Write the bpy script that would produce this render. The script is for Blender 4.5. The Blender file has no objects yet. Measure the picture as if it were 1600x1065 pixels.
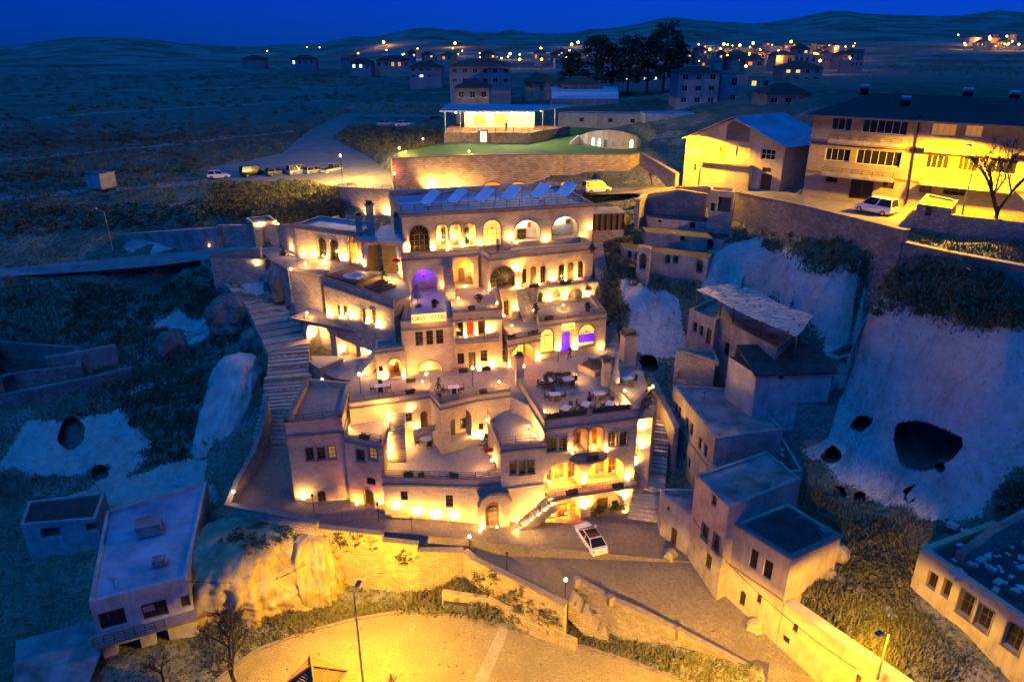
import bpy, bmesh, math, random
import numpy as np
from mathutils import Vector, Matrix
from mathutils.geometry import tessellate_polygon
from mathutils import noise as mnoise
random.seed(7); rng = np.random.default_rng(7)
sc = bpy.context.scene
R = math.radians
# ------------------------------------------------------------------ camera
H, TH, FPX = 48.5, R(22.4), 1120.0            # height of the drone, downward pitch, focal length in photo pixels
CT, ST = math.cos(TH), math.sin(TH)
cam = bpy.data.objects.new('camera', bpy.data.cameras.new('camera'))
sc.collection.objects.link(cam); sc.camera = cam
cam.data.sensor_width = 36.0; cam.data.lens = 36.0 * FPX / 1600.0
cam.data.clip_start = 0.5; cam.data.clip_end = 9000
cam.location = (0, 0, H); cam.rotation_euler = (math.pi / 2 - TH, 0, 0)
# ------------------------------------------------------------------ sky, dusk light, exposure
w = bpy.data.worlds.new('World'); sc.world = w; w.use_nodes = True
nt = w.node_tree; nt.nodes.clear()
wo = nt.nodes.new('ShaderNodeOutputWorld'); bg = nt.nodes.new('ShaderNodeBackground')
sky = nt.nodes.new('ShaderNodeTexSky'); sky.sky_type = 'NISHITA'; sky.sun_disc = False
sky.sun_elevation = R(11.0); sky.sun_rotation = R(205); sky.altitude = 1200; sky.ozone_density = 6.0; sky.dust_density = 0.3
tint = nt.nodes.new('ShaderNodeMixRGB'); tint.blend_type = 'MULTIPLY'; tint.inputs[0].default_value = 1.0
tint.inputs[2].default_value = (0.004, 0.13, 1.0, 1)
nt.links.new(sky.outputs[0], tint.inputs[1]); nt.links.new(tint.outputs[0], bg.inputs[0]); nt.links.new(bg.outputs[0], wo.inputs[0])
bg.inputs[1].default_value = 0.026
sun = bpy.data.objects.new('dusk_sun', bpy.data.lights.new('dusk_sun', 'SUN')); sc.collection.objects.link(sun)
sun.data.energy = 0.52; sun.data.angle = R(60); sun.data.color = (0.01, 0.27, 1.0)
sun.rotation_euler = (R(22), 0, R(-20))
vs = sc.view_settings; vs.view_transform = 'Standard'; vs.look = 'None'; vs.gamma = 1; vs.use_curve_mapping = False; vs.exposure = 1.7
sc.cycles.use_denoising = True; sc.cycles.max_bounces = 5; sc.cycles.diffuse_bounces = 3; sc.cycles.glossy_bounces = 2
sc.cycles.transmission_bounces = 2; sc.cycles.sample_clamp_indirect = 4.0; sc.cycles.use_light_tree = True
sc.cycles.caustics_reflective = False; sc.cycles.caustics_refractive = False
# ------------------------------------------------------------------ geometry of the view
def ray(px, py):
    u, v = (px - 800) / FPX, (532.5 - py) / FPX
    return Vector((u, CT + v * ST, -ST + v * CT))
def U(px, py, z):                              # the place at height z seen at that spot of the photograph
    r = ray(px, py); t = (z - H) / r.z
    return Vector((r.x * t, r.y * t, z))
def UY(px, py, y):
    r = ray(px, py); t = y / r.y
    return Vector((r.x * t, y, H + r.z * t))
def proj(p):
    dx, dy, dz = p[0], p[1], p[2] - H
    zc = dy * CT - dz * ST
    if zc < 1: return (-9999, -9999)
    return (800 + FPX * dx / zc, 532.5 - FPX * (dy * ST + dz * CT) / zc)
def U2(px, py, z): p = U(px, py, z); return Vector((p.x, p.y))
class Fac:                                     # an upright plane from A (left) to B (right)
    def __init__(s, A, B):
        s.A = Vector((A[0], A[1])); s.B = Vector((B[0], B[1])); s.L = (s.B - s.A).length
        s.d = (s.B - s.A) / s.L; s.n = Vector((s.d.y, -s.d.x))
    def P(s, a, z, o=0.0):
        q = s.A + s.d * a + s.n * o
        return Vector((q.x, q.y, z))
    def pix(s, px, py, o=0.0):
        r = ray(px, py); a = s.A + s.n * o
        t = a.dot(s.n) / (r.x * s.n.x + r.y * s.n.y)
        q = Vector((r.x * t, r.y * t)) - a
        return q.dot(s.d), H + r.z * t
    def at(s, px, py, o=0.0):
        a, z = s.pix(px, py); return s.P(a, z, o)
    def rect(s, x0, y0, x1, y1):
        xc, yc = (x0 + x1) / 2, (y0 + y1) / 2
        return s.pix(x0, yc)[0], s.pix(xc, y1)[1], s.pix(x1, yc)[0], s.pix(xc, y0)[1]
def inpoly(x, y, poly):
    c = False; j = len(poly) - 1
    for i in range(len(poly)):
        xi, yi = poly[i][0], poly[i][1]; xj, yj = poly[j][0], poly[j][1]
        if (yi > y) != (yj > y) and x < (xj - xi) * (y - yi) / (yj - yi) + xi: c = not c
        j = i
    return c
# ------------------------------------------------------------------ object helpers
ORG = {}; LABELS = {}
def tag(o, label=None, cat=None, group=None, kind=None):
    if label: o['label'] = label
    if cat: o['category'] = cat
    if group: o['group'] = group
    if kind: o['kind'] = kind
    if label and not group: LABELS[label] = LABELS.get(label, 0) + 1
    return o
def thing(name, label, cat, loc=(0, 0, 0), group=None):
    o = bpy.data.objects.new(name, None); sc.collection.objects.link(o)
    o.location = loc; o.empty_display_size = .3; ORG[o.name] = Vector(loc); tag(o, label, cat, group); return o
def org(o):
    while o is not None:
        if o.name in ORG: return ORG[o.name]
        o = o.parent
    return Vector((0, 0, 0))
class MB:
    def __init__(s): s.v = []; s.f = []; s.m = []; s.mi = 0
    def add(s, vs, fs):
        b = len(s.v); s.v += [tuple(p) for p in vs]; s.f += [tuple(b + i for i in f) for f in fs]; s.m += [s.mi] * len(fs); return s
    def poly(s, *pts): return s.add(pts, [tuple(range(len(pts)))])
    def hexa(s, p):                            # 8 points: 4 bottom ccw, 4 top ccw
        return s.add(p, [(3, 2, 1, 0), (4, 5, 6, 7), (0, 1, 5, 4), (1, 2, 6, 5), (2, 3, 7, 6), (3, 0, 4, 7)])
    def box(s, c, d, rz=0.0):
        cx, cy, cz = c; a, b, h = d[0] / 2, d[1] / 2, d[2] / 2; co, si = math.cos(rz), math.sin(rz)
        return s.hexa([(cx + x * co - y * si, cy + x * si + y * co, cz + z) for z in (-h, h) for x, y in ((-a, -b), (a, -b), (a, b), (-a, b))])
    def fbox(s, F, s0, s1, z0, z1, o0, o1):    # box on a facade: along, height, outwards
        return s.hexa([F.P(a, z, o) for z in (z0, z1) for a, o in ((s0, o1), (s1, o1), (s1, o0), (s0, o0))])
    def prism(s, pts, z0, z1, top=True, bot=True):
        n = len(pts); p = [(q[0], q[1], z0) for q in pts] + [(q[0], q[1], z1) for q in pts]
        f = [(i, (i + 1) % n, n + (i + 1) % n, n + i) for i in range(n)]
        s.add(p, f)
        tr = tessellate_polygon([[Vector((q[0], q[1], 0)) for q in pts]])
        b = len(s.v) - 2 * n
        for t in tr:
            a = [Vector((pts[i][0], pts[i][1])) for i in t]
            if (a[1] - a[0]).cross(a[2] - a[0]) < 0: t = t[::-1]
            if top: s.f.append(tuple(b + n + i for i in t)); s.m.append(s.mi)
            if bot: s.f.append(tuple(b + i for i in t[::-1])); s.m.append(s.mi)
        return s
    def tube(s, p0, p1, r0, r1=None, n=6, cap=True):
        p0, p1 = Vector(p0), Vector(p1); r1 = r0 if r1 is None else r1
        d = p1 - p0
        if d.length < 1e-6: return s
        d.normalize(); a = d.orthogonal().normalized(); b = d.cross(a)
        vs = []
        for p, r in ((p0, r0), (p1, r1)):
            for i in range(n):
                t = 2 * math.pi * i / n; vs.append(p + (a * math.cos(t) + b * math.sin(t)) * r)
        fs = [(i, (i + 1) % n, n + (i + 1) % n, n + i) for i in range(n)]
        if cap: fs += [tuple(range(n))[::-1], tuple(range(n, 2 * n))]
        return s.add(vs, fs)
    def lathe(s, c, prof, n=12):               # prof: (radius, z)
        c = Vector(c); vs = []
        for r, z in prof:
            for i in range(n):
                t = 2 * math.pi * i / n; vs.append((c.x + r * math.cos(t), c.y + r * math.sin(t), c.z + z))
        fs = []
        for k in range(len(prof) - 1):
            for i in range(n):
                j = (i + 1) % n; fs.append((k * n + i, k * n + j, (k + 1) * n + j, (k + 1) * n + i))
        fs.append(tuple(range(n))[::-1]); fs.append(tuple(range((len(prof) - 1) * n, len(prof) * n)))
        return s.add(vs, fs)
    def build(s, name, mat, parent=None, label=None, cat=None, group=None, kind=None, smooth=False):
        o0 = org(parent) if parent is not None else None
        if o0 is None:
            a = np.array(s.v); o0 = Vector((a[:, 0].mean(), a[:, 1].mean(), a[:, 2].min()))
        me = bpy.data.meshes.new(name); me.from_pydata([(p[0] - o0.x, p[1] - o0.y, p[2] - o0.z) for p in s.v], [], s.f)
        for mm in (mat if isinstance(mat, (list, tuple)) else [mat]): me.materials.append(mm)
        if max(s.m, default=0) > 0: me.polygons.foreach_set('material_index', s.m)
        if smooth: me.polygons.foreach_set('use_smooth', [True] * len(me.polygons))
        me.update()
        o = bpy.data.objects.new(name, me); sc.collection.objects.link(o)
        if parent is not None: o.parent = parent
        else: o.location = o0; ORG[o.name] = o0
        tag(o, label, cat, group, kind); return o
def copy_tree(o, parent=None, loc=None, rz=None, label=None, group=None):
    c = o.copy(); sc.collection.objects.link(c); c.parent = parent
    if parent is not None: c.matrix_parent_inverse = o.matrix_parent_inverse.copy()
    if loc is not None: c.location = loc
    if rz is not None: c.rotation_euler = (0, 0, rz)
    if label: tag(c, label, None, group)
    for ch in list(o.children): copy_tree(ch, c)
    return c
def put(o, loc, rz=0.0, sc_=None):
    o.location = loc; o.rotation_euler = (0, 0, rz)
    if sc_: o.scale = (sc_,) * 3
    ORG[o.name] = Vector(loc); return o
# ------------------------------------------------------------------ materials
def walluv():
    g = bpy.data.node_groups.new('wall_coordinates', 'ShaderNodeTree')
    g.interface.new_socket('Vector', in_out='OUTPUT', socket_type='NodeSocketVector')
    n, l = g.nodes, g.links
    ge = n.new('ShaderNodeNewGeometry'); cr = n.new('ShaderNodeVectorMath'); cr.operation = 'CROSS_PRODUCT'; cr.inputs[0].default_value = (0, 0, 1)
    no = n.new('ShaderNodeVectorMath'); no.operation = 'NORMALIZE'; dt = n.new('ShaderNodeVectorMath'); dt.operation = 'DOT_PRODUCT'
    se = n.new('ShaderNodeSeparateXYZ'); co = n.new('ShaderNodeCombineXYZ'); out = n.new('NodeGroupOutput')
    l.new(ge.outputs['True Normal'], cr.inputs[1]); l.new(cr.outputs[0], no.inputs[0]); l.new(no.outputs[0], dt.inputs[0]); l.new(ge.outputs['Position'], dt.inputs[1])
    l.new(ge.outputs['Position'], se.inputs[0]); l.new(dt.outputs['Value'], co.inputs[0]); l.new(se.outputs['Z'], co.inputs[1]); l.new(co.outputs[0], out.inputs[0])
    return g
WUV = walluv(); MATS = {}
def newmat(name):
    m = bpy.data.materials.new(name); m.use_nodes = True; MATS[name] = m
    return m, m.node_tree.nodes, m.node_tree.links, m.node_tree.nodes['Principled BSDF']
def noise(n, l, scale, vec=None, det=4, rough=.6):
    t = n.new('ShaderNodeTexNoise'); t.inputs['Scale'].default_value = scale; t.inputs['Detail'].default_value = det; t.inputs['Roughness'].default_value = rough
    if vec is not None: l.new(vec, t.inputs['Vector'])
    return t
def mixc(n, l, fac, a, b):
    m = n.new('ShaderNodeMixRGB')
    for i, x in ((0, fac), (1, a), (2, b)):
        if hasattr(x, 'is_linked'): l.new(x, m.inputs[i])
        else: m.inputs[i].default_value = x if i == 0 else (*x, 1)
    return m.outputs[0]
def ramp(n, l, x, a, b):
    r = n.new('ShaderNodeMapRange'); l.new(x, r.inputs[0]); r.inputs[1].default_value = a; r.inputs[2].default_value = b; return r.outputs[0]
def bump(n, l, bs, h, st=.3, dist=.05):
    b = n.new('ShaderNodeBump'); b.inputs['Strength'].default_value = st; b.inputs['Distance'].default_value = dist
    l.new(h, b.inputs['Height']); l.new(b.outputs[0], bs.inputs['Normal'])
def plain(name, col, rough=.7, var=.25, sc1=1.3, metal=0, bst=.25, bscale=9.0, col2=None, streak=0):
    m, n, l, bs = newmat(name); ge = n.new('ShaderNodeNewGeometry'); P = ge.outputs['Position']
    c2 = col2 or tuple(c * (1 - var) for c in col)
    t = noise(n, l, sc1, P); cc = mixc(n, l, ramp(n, l, t.outputs[0], .35, .68), col, c2)
    if streak:
        mp = n.new('ShaderNodeMapping'); mp.inputs['Scale'].default_value = (2.2, 2.2, .22); l.new(P, mp.inputs[0]); ns = noise(n, l, 1.0, mp.outputs[0], 6, .65)
        ms_ = n.new('ShaderNodeMath'); ms_.operation = 'MULTIPLY'; l.new(ramp(n, l, ns.outputs[0], .48, .75), ms_.inputs[0]); ms_.inputs[1].default_value = streak; cc = mixc(n, l, ms_.outputs[0], cc, tuple(c * .35 for c in col))
        nb = noise(n, l, .55, P, 6, .7); ms2 = n.new('ShaderNodeMath'); ms2.operation = 'MULTIPLY'; l.new(ramp(n, l, nb.outputs[0], .54, .6), ms2.inputs[0]); ms2.inputs[1].default_value = streak * .6; cc = mixc(n, l, ms2.outputs[0], cc, tuple(c * .55 for c in c2))
    l.new(cc, bs.inputs['Base Color'])
    bs.inputs['Roughness'].default_value = rough; bs.inputs['Metallic'].default_value = metal
    if bst: bump(n, l, bs, noise(n, l, bscale, P).outputs[0], bst, .06)
    return m
def stone(name, c1, c2, mortar, bw=.6, rh=.3, ms=.018, stain=(.2, .17, .14), stf=.45, bst=.4, dist=0.0, rough=.85):
    m, n, l, bs = newmat(name); g = n.new('ShaderNodeGroup'); g.node_tree = WUV; V = g.outputs[0]
    ge = n.new('ShaderNodeNewGeometry'); P = ge.outputs['Position']
    if dist:
        nz = noise(n, l, 1.7, P); ad = n.new('ShaderNodeVectorMath'); ad.operation = 'MULTIPLY_ADD'; ad.inputs[1].default_value = (dist, dist, 0)
        l.new(nz.outputs['Color'], ad.inputs[0]); l.new(V, ad.inputs[2]); V = ad.outputs[0]
    b = n.new('ShaderNodeTexBrick'); l.new(V, b.inputs['Vector']); b.inputs['Scale'].default_value = 1
    b.inputs['Color1'].default_value = (*c1, 1); b.inputs['Color2'].default_value = (*c2, 1); b.inputs['Mortar'].default_value = (*mortar, 1)
    b.inputs['Mortar Size'].default_value = ms; b.inputs['Brick Width'].default_value = bw; b.inputs['Row Height'].default_value = rh; b.inputs['Bias'].default_value = 0
    nz = noise(n, l, .45, P, 5, .65); nf = noise(n, l, 7, P, 3)
    c = mixc(n, l, ramp(n, l, nz.outputs[0], .48, .8), b.outputs['Color'], stain)
    mm = n.new('ShaderNodeMixRGB'); mm.inputs[0].default_value = stf; l.new(b.outputs['Color'], mm.inputs[1]); l.new(c, mm.inputs[2])
    l.new(mm.outputs[0], bs.inputs['Base Color']); bs.inputs['Roughness'].default_value = rough
    ma = n.new('ShaderNodeMath'); ma.operation = 'MULTIPLY_ADD'; l.new(b.outputs['Fac'], ma.inputs[0]); ma.inputs[1].default_value = -1; l.new(nf.outputs[0], ma.inputs[2])
    bump(n, l, bs, ma.outputs[0], bst, .05); return m
def glow(name, col, st, rough=.4):
    m, n, l, bs = newmat(name); bs.inputs['Base Color'].default_value = (*[min(1, c) for c in col], 1)
    bs.inputs['Emission Color'].default_value = (*col, 1); bs.inputs['Emission Strength'].default_value = st; bs.inputs['Roughness'].default_value = rough
    m.cycles.emission_sampling = 'NONE'; return m
def glass(name, col, rough=.12):
    m, n, l, bs = newmat(name); bs.inputs['Base Color'].default_value = (*col, 1); bs.inputs['Roughness'].default_value = rough
    bs.inputs['Specular IOR Level'].default_value = .6; return m
def cells(name, c1, c2, joint, scale, rough=.85, jw=.06, bst=.5, patch=None):
    m, n, l, bs = newmat(name); ge = n.new('ShaderNodeNewGeometry'); P = ge.outputs['Position']
    v = n.new('ShaderNodeTexVoronoi'); v.feature = 'DISTANCE_TO_EDGE'; v.inputs['Scale'].default_value = scale; l.new(P, v.inputs['Vector'])
    v2 = n.new('ShaderNodeTexVoronoi'); v2.inputs['Scale'].default_value = scale; l.new(P, v2.inputs['Vector'])
    se = n.new('ShaderNodeSeparateXYZ'); l.new(v2.outputs['Color'], se.inputs[0])
    c = mixc(n, l, se.outputs[0], c1, c2); f = ramp(n, l, v.outputs['Distance'], 0, jw); c = mixc(n, l, f, joint, c)
    nz = noise(n, l, .35, P, 5); c = mixc(n, l, ramp(n, l, nz.outputs[0], .45, .8), c, patch or tuple(x * .6 for x in c1))
    l.new(c, bs.inputs['Base Color']); bs.inputs['Roughness'].default_value = rough; bump(n, l, bs, f, bst, .03); return m
def planks(name, c1, c2, scale=7, rough=.6):
    m, n, l, bs = newmat(name); g = n.new('ShaderNodeGroup'); g.node_tree = WUV
    wv = n.new('ShaderNodeTexWave'); wv.inputs['Scale'].default_value = scale; wv.inputs['Distortion'].default_value = .6; l.new(g.outputs[0], wv.inputs['Vector'])
    l.new(mixc(n, l, wv.outputs[1], c1, c2), bs.inputs['Base Color']); bs.inputs['Roughness'].default_value = rough; return m
limestone = stone('limestone_ashlar', (.57, .44, .31), (.45, .34, .235), (.34, .25, .17), .62, .28, .014, (.24, .175, .12), .75, .45)
goldstone = stone('weathered_ashlar', (.56, .45, .33), (.36, .28, .2), (.17, .13, .095), .65, .3, .02, (.2, .155, .115), .65, .6, .1)
rubble = 0
yellowwall = stone('old_block_wall', (.5, .4, .23), (.34, .265, .145), (.17, .13, .075), .6, .3, .016, (.17, .135, .09), .7, .55, .12)
coping = plain('coping_stone', (.25, .2, .175), .8, .35, 2.2)
plaster = plain('cream_plaster', (.54, .44, .3), .85, .25, .8, streak=.5)
oldplaster = plain('stained_plaster', (.43, .37, .32), .9, .4, .6, bst=.5, bscale=4, streak=.7)
whiteplaster = plain('white_plaster', (.5, .48, .45), .9, .35, .7, streak=.6)
greyplaster = plain('grey_render', (.36, .34, .32), .9, .35, .9, streak=.6)
terrfloor = cells('terrace_flagstones', (.34, .265, .235), (.27, .21, .185), (.17, .13, .115), 2.0, .75, .04, .3, (.22, .17, .15))
cobble = cells('cobblestones', (.24, .19, .14), (.15, .12, .095), (.08, .065, .05), 5.0, .8, .07, .7, (.13, .105, .08))
roadmat = cells('road_setts', (.34, .275, .15), (.26, .205, .11), (.15, .12, .065), 6, .8, .08, .7, (.2, .155, .085))
stripmat = cells('paler_setts', (.38, .33, .25), (.32, .27, .2), (.2, .17, .12), 3, .8, .06, .4)
roofblue = plain('roof_membrane', (.3, .4, .5), .75, .5, .35, bscale=3, bst=.4, col2=(.17, .23, .29))
bluedust = plain('dusty_blue_roof', (.3, .44, .55), .9, .4, .4, bst=.5, bscale=4, col2=(.15, .22, .28))
roofdark = plain('old_earth_roof', (.07, .065, .06), .95, .5, .9, bst=.8, bscale=5, col2=(.03, .03, .027))
roofgrey = plain('screed_roof', (.32, .3, .28), .9, .55, .5, bst=.6, bscale=3, col2=(.12, .11, .1))
def reedm():
    m, n, l, bs = newmat('reed_roof'); ge = n.new('ShaderNodeNewGeometry'); mp = n.new('ShaderNodeMapping'); mp.inputs['Rotation'].default_value = (0, 0, R(58)); mp.inputs['Scale'].default_value = (.35, 3.2, 1); l.new(ge.outputs['Position'], mp.inputs[0])
    a = noise(n, l, 1.6, mp.outputs[0], 5, .7); b = noise(n, l, .5, ge.outputs['Position'], 4); c = mixc(n, l, ramp(n, l, a.outputs[0], .38, .62), (.75, .66, .56), (.2, .16, .13)); c = mixc(n, l, ramp(n, l, b.outputs[0], .55, .75), c, (.4, .37, .34))
    l.new(c, bs.inputs['Base Color']); bs.inputs['Roughness'].default_value = .95; bump(n, l, bs, a.outputs[0], .9, .1); return m
reed = reedm()
wood = planks('dark_oak', (.075, .04, .02), (.03, .017, .01), 9)
warmwood = planks('honey_wood', (.26, .13, .05), (.15, .07, .03), 6)
deck = planks('deck_boards', (.11, .055, .035), (.06, .03, .02), 8)
iron = plain('black_iron', (.02, .02, .022), .5, .2, 3, .6, 0)
steel = plain('galvanised_steel', (.3, .31, .32), .45, .25, 2, .7, 0)
winglass = glass('window_glass', (.018, .016, .015)); winframe = plain('window_frame', (.09, .05, .03), .6, .3, 4, 0, 0)
whiteframe = plain('white_frame', (.55, .52, .48), .6, .2, 4, 0, 0)
warmglass = glow('lit_window_warm', (1.0, .55, .1), .42); amberglass = glow('lit_window_amber', (1.0, .34, .03), .3)
dimglass = glow('lit_window_dim', (1.0, .5, .1), .07)
coolglass = glow('lit_window_cool', (.75, 1.0, .9), .5); violet = glow('violet_glow', (.1, .015, 1.0), .35)  # violet light put into the surface itself, not a neon tube
bulbm = glow('warm_bulb', (1.0, .66, .25), 6); sodm = glow('sodium_bulb', (1.0, .5, .05), 6); whitebulb = glow('white_bulb', (.8, 1.0, .85), 6)
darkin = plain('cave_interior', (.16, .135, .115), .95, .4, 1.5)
amberplaster = plain('ochre_niche_plaster', (.5, .33, .17), .85, .3, 1.1)
redcloth = plain('red_cloth', (.55, .02, .012), .7, .2, 2, 0, 0)
greycloth = plain('grey_canvas', (.25, .26, .29), .9, .2, 3, 0, 0)
whitecloth = plain('white_tablecloth', (.6, .6, .62), .8, .12, 3, 0, 0)
def rubstone(name, c1, c2, joint, sx=1.9, sz=3.3, patch=(.12, .1, .09)):
    m = cells(name, c1, c2, joint, 1.0, .9, .07, .8, patch); n, l = m.node_tree.nodes, m.node_tree.links; g = n.new('ShaderNodeGroup'); g.node_tree = WUV
    v = n.new('ShaderNodeVectorMath'); v.operation = 'MULTIPLY'; v.inputs[1].default_value = (sx, sz, 1); l.new(g.outputs[0], v.inputs[0])
    for t in list(n):
        if t.bl_idname == 'ShaderNodeTexVoronoi': l.new(v.outputs[0], t.inputs['Vector'])
    return m
rubble = rubstone('rubble_masonry', (.36, .3, .25), (.23, .185, .16), (.14, .11, .095))
leafm = plain('evergreen_leaves', (.045, .075, .03), .7, .4, 5, 0, 0); bushm = plain('scrub_leaves', (.135, .115, .06), .85, .5, .6, 0, 0, col2=(.06, .065, .035))
drym = plain('dry_grass', (.17, .145, .07), .9, .4, .4, 0, 0, col2=(.085, .09, .04))
bark = plain('bare_bark', (.05, .035, .025), .95, .4, 4); plantm = plain('potted_plant_leaves', (.03, .06, .02), .7, .5, 6, 0, 0)
soil = plain('terracotta', (.2, .085, .045), .8, .3, 4); blackbox = plain('dark_planter', (.03, .028, .03), .7, .3, 4, 0, 0)
tuffm = plain('white_tuff', (.6, .56, .5), .95, .3, .35, bst=1.0, bscale=1.6, col2=(.4, .36, .31), streak=.5)
tuffgold = plain('ochre_tuff', (.48, .38, .22), .95, .4, .45, bst=1.0, bscale=1.8, streak=.8, col2=(.26, .2, .11))
tuffbrown = plain('brown_tuff', (.27, .225, .18), .95, .4, .5, bst=1.0, bscale=1.8, col2=(.11, .095, .075), streak=.6)
lawn = plain('mown_lawn', (.08, .2, .03), .95, .35, .5, bst=.5, bscale=20)
tilered = plain('clay_tiles', (.22, .09, .05), .85, .4, 3, bst=.5); tiledark = plain('dark_roof_tiles', (.085, .055, .045), .9, .35, 2, bst=.6, bscale=12)
paint = {k: plain('car_paint_' + k, c, .25, .08, 1, .1, 0) for k, c in dict(white=(.75, .75, .75), silver=(.35, .37, .38), black=(.015, .015, .018), red=(.18, .01, .012), grey=(.12, .14, .15)).items()}
rubber = plain('tyre_rubber', (.012, .012, .012), .9, .2, 4, 0, 0); chrome = plain('alloy', (.4, .4, .42), .3, .1, 4, .9, 0)
taillight = glow('tail_light', (.5, .01, .01), .08); headlight = glass('headlight_lens', (.5, .5, .5), .1)
# ------------------------------------------------------------------ building kit
CAPS = []                                       # triangles the ground must stay under
def cap(p3, drop=.25):
    tr = tessellate_polygon([[Vector((q[0], q[1], 0)) for q in p3]])
    for t in tr: CAPS.append(np.array([(p3[i][0], p3[i][1], p3[i][2] - drop) for i in t]))
def inset(poly, d):
    n = len(poly); out = []
    for i in range(n):
        a, b, c = Vector(poly[i - 1][:2]), Vector(poly[i][:2]), Vector(poly[(i + 1) % n][:2])
        e1, e2 = (b - a).normalized(), (c - b).normalized()
        n1, n2 = Vector((-e1.y, e1.x)), Vector((-e2.y, e2.x))
        m = (n1 + n2); k = 1 + n1.dot(n2)
        out.append(b + m * (d / max(k, .35)))
    return out
def outline(s0, zb, s1, zt, rise, n=10):
    if rise <= 0: return [(s0, zb), (s1, zb), (s1, zt), (s0, zt)]
    c, r = (s0 + s1) / 2, (s1 - s0) / 2; zs = zt - rise
    return [(s0, zb), (s1, zb)] + [(c + r * math.cos(math.pi * i / n), zs + rise * math.sin(math.pi * i / n)) for i in range(n + 1)]
def ring(mb, F, o1, o2, off0, off1):
    n = len(o1)
    for i in range(n):
        j = (i + 1) % n
        mb.poly(F.P(*o1[i], off1), F.P(*o1[j], off1), F.P(*o2[j], off1), F.P(*o2[i], off1))
        mb.poly(F.P(*o2[i], off1), F.P(*o2[j], off1), F.P(*o2[j], off0), F.P(*o2[i], off0))
        mb.poly(F.P(*o1[j], off1), F.P(*o1[i], off1), F.P(*o1[i], off0), F.P(*o1[j], off0))
def shrink(o, d):
    xs = [p[0] for p in o]; zs = [p[1] for p in o]; cx, cz = (min(xs) + max(xs)) / 2, (min(zs) + max(zs)) / 2
    hx, hz = (max(xs) - min(xs)) / 2, (max(zs) - min(zs)) / 2
    kx, kz = max(.05, (hx - d) / hx), max(.05, (hz - d) / hz)
    return [(cx + (p[0] - cx) * kx, cz + (p[1] - cz) * kz) for p in o]
def glazing(root, F, o, off, rise, pane=None, frame=None, name='window', mull=1, bars=1, door=False):
    pane = pane or winglass; frame = frame or winframe
    xs = [p[0] for p in o]; zs = [p[1] for p in o]; s0, s1, zb, zt = min(xs), max(xs), min(zs), max(zs)
    wd, ht = s1 - s0, zt - zb; fw = min(.09, wd * .09); mb = MB()
    ring(mb, F, o, shrink(o, fw), off, off + .06)
    zs_ = zt - rise; b = fw * .3
    for k in range(1, mull + 1):
        s = s0 + wd * k / (mull + 1); top = zs_ if rise > 0 and mull > 1 else zt - fw * .5
        mb.fbox(F, s - b, s + b, zb, top, off, off + .05)
    if rise > .25:
        mb.fbox(F, s0 + fw * .5, s1 - fw * .5, zs_ - b, zs_ + b, off, off + .052); c = (s0 + s1) / 2
        if wd > 1.5:
            for a in (30, 60, 90, 120, 150):
                mb.tube(F.P(c, zs_, off + .03), F.P(c + wd * .48 * math.cos(R(a)), zs_ + rise * .96 * math.sin(R(a)), off + .03), b, n=4)
    for k in range(1, bars + 1):
        z = zb + (zs_ - zb) * k / (bars + 1); mb.fbox(F, s0 + fw * .5, s1 - fw * .5, z - b, z + b, off, off + .048)
    ob = mb.build(name, frame, root)
    MB().poly(*[F.P(*p, off + .015) for p in o]).build('door_panel' if door else 'pane', pane, ob)
    return ob
def opening(root, F, op, wallmat, wmb):
    s0, zb, s1, zt = F.rect(*op['r']) if 'r' in op else op['q']
    s0, s1 = max(.06, s0), min(F.L - .06, s1); zb, zt = max(op['_z0'] + .03, zb), min(op['_z1'] - .06, zt)
    rise = min((s1 - s0) / 2, (zt - zb) * .6) * op.get('arch', 0); k = op.get('k', 'win'); dep = op.get('d', .22)
    o = outline(s0, zb, s1, zt, rise)
    n = len(o)
    for i in range(n):
        j = (i + 1) % n; wmb.poly(F.P(*o[i], 0), F.P(*o[i], -dep), F.P(*o[j], -dep), F.P(*o[j], 0))
    if op.get('trim', 0):
        t = MB(); big = shrink(o, -op['trim']); ring(t, F, big, o, 0, .07); t.build('window_surround', op.get('tm', coping), root)
        if k == 'win': MB().fbox(F, s0 - .12, s1 + .12, zb - .1, zb - .002, .002, .13).build('sill', op.get('tm', coping), root)
    if k == 'win': glazing(root, F, o, -dep, rise, op.get('pane'), op.get('frame'), 'window', op.get('mull', 1), op.get('bars', 1))
    elif k == 'door': glazing(root, F, o, -dep, rise, op.get('pane', wood), op.get('frame'), 'door', op.get('mull', 1), op.get('bars', 0), True)
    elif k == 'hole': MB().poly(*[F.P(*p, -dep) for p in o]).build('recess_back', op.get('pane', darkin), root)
    elif k == 'niche':
        MB().poly(*[F.P(*p, -dep) for p in o]).build('niche_back_wall', op.get('pane', wallmat), root)
        G = Fac(F.P(0, 0, -dep), F.P(F.L, 0, -dep))
        for it in op.get('in', []):
            a0, b0, a1, b1 = G.rect(*it['r']); b0 = max(b0, zb + .02); rs = min((a1 - a0) / 2, .5 * (b1 - b0)) * it.get('arch', 0)
            glazing(root, G, outline(a0, b0, a1, b1, rs), .02, rs, it.get('pane', wood if it.get('k') == 'door' else None), it.get('frame'),
                    it.get('k', 'win').replace('win', 'window'), it.get('mull', 1), it.get('bars', 1), it.get('k') == 'door')
    return o
class Block: pass
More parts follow.
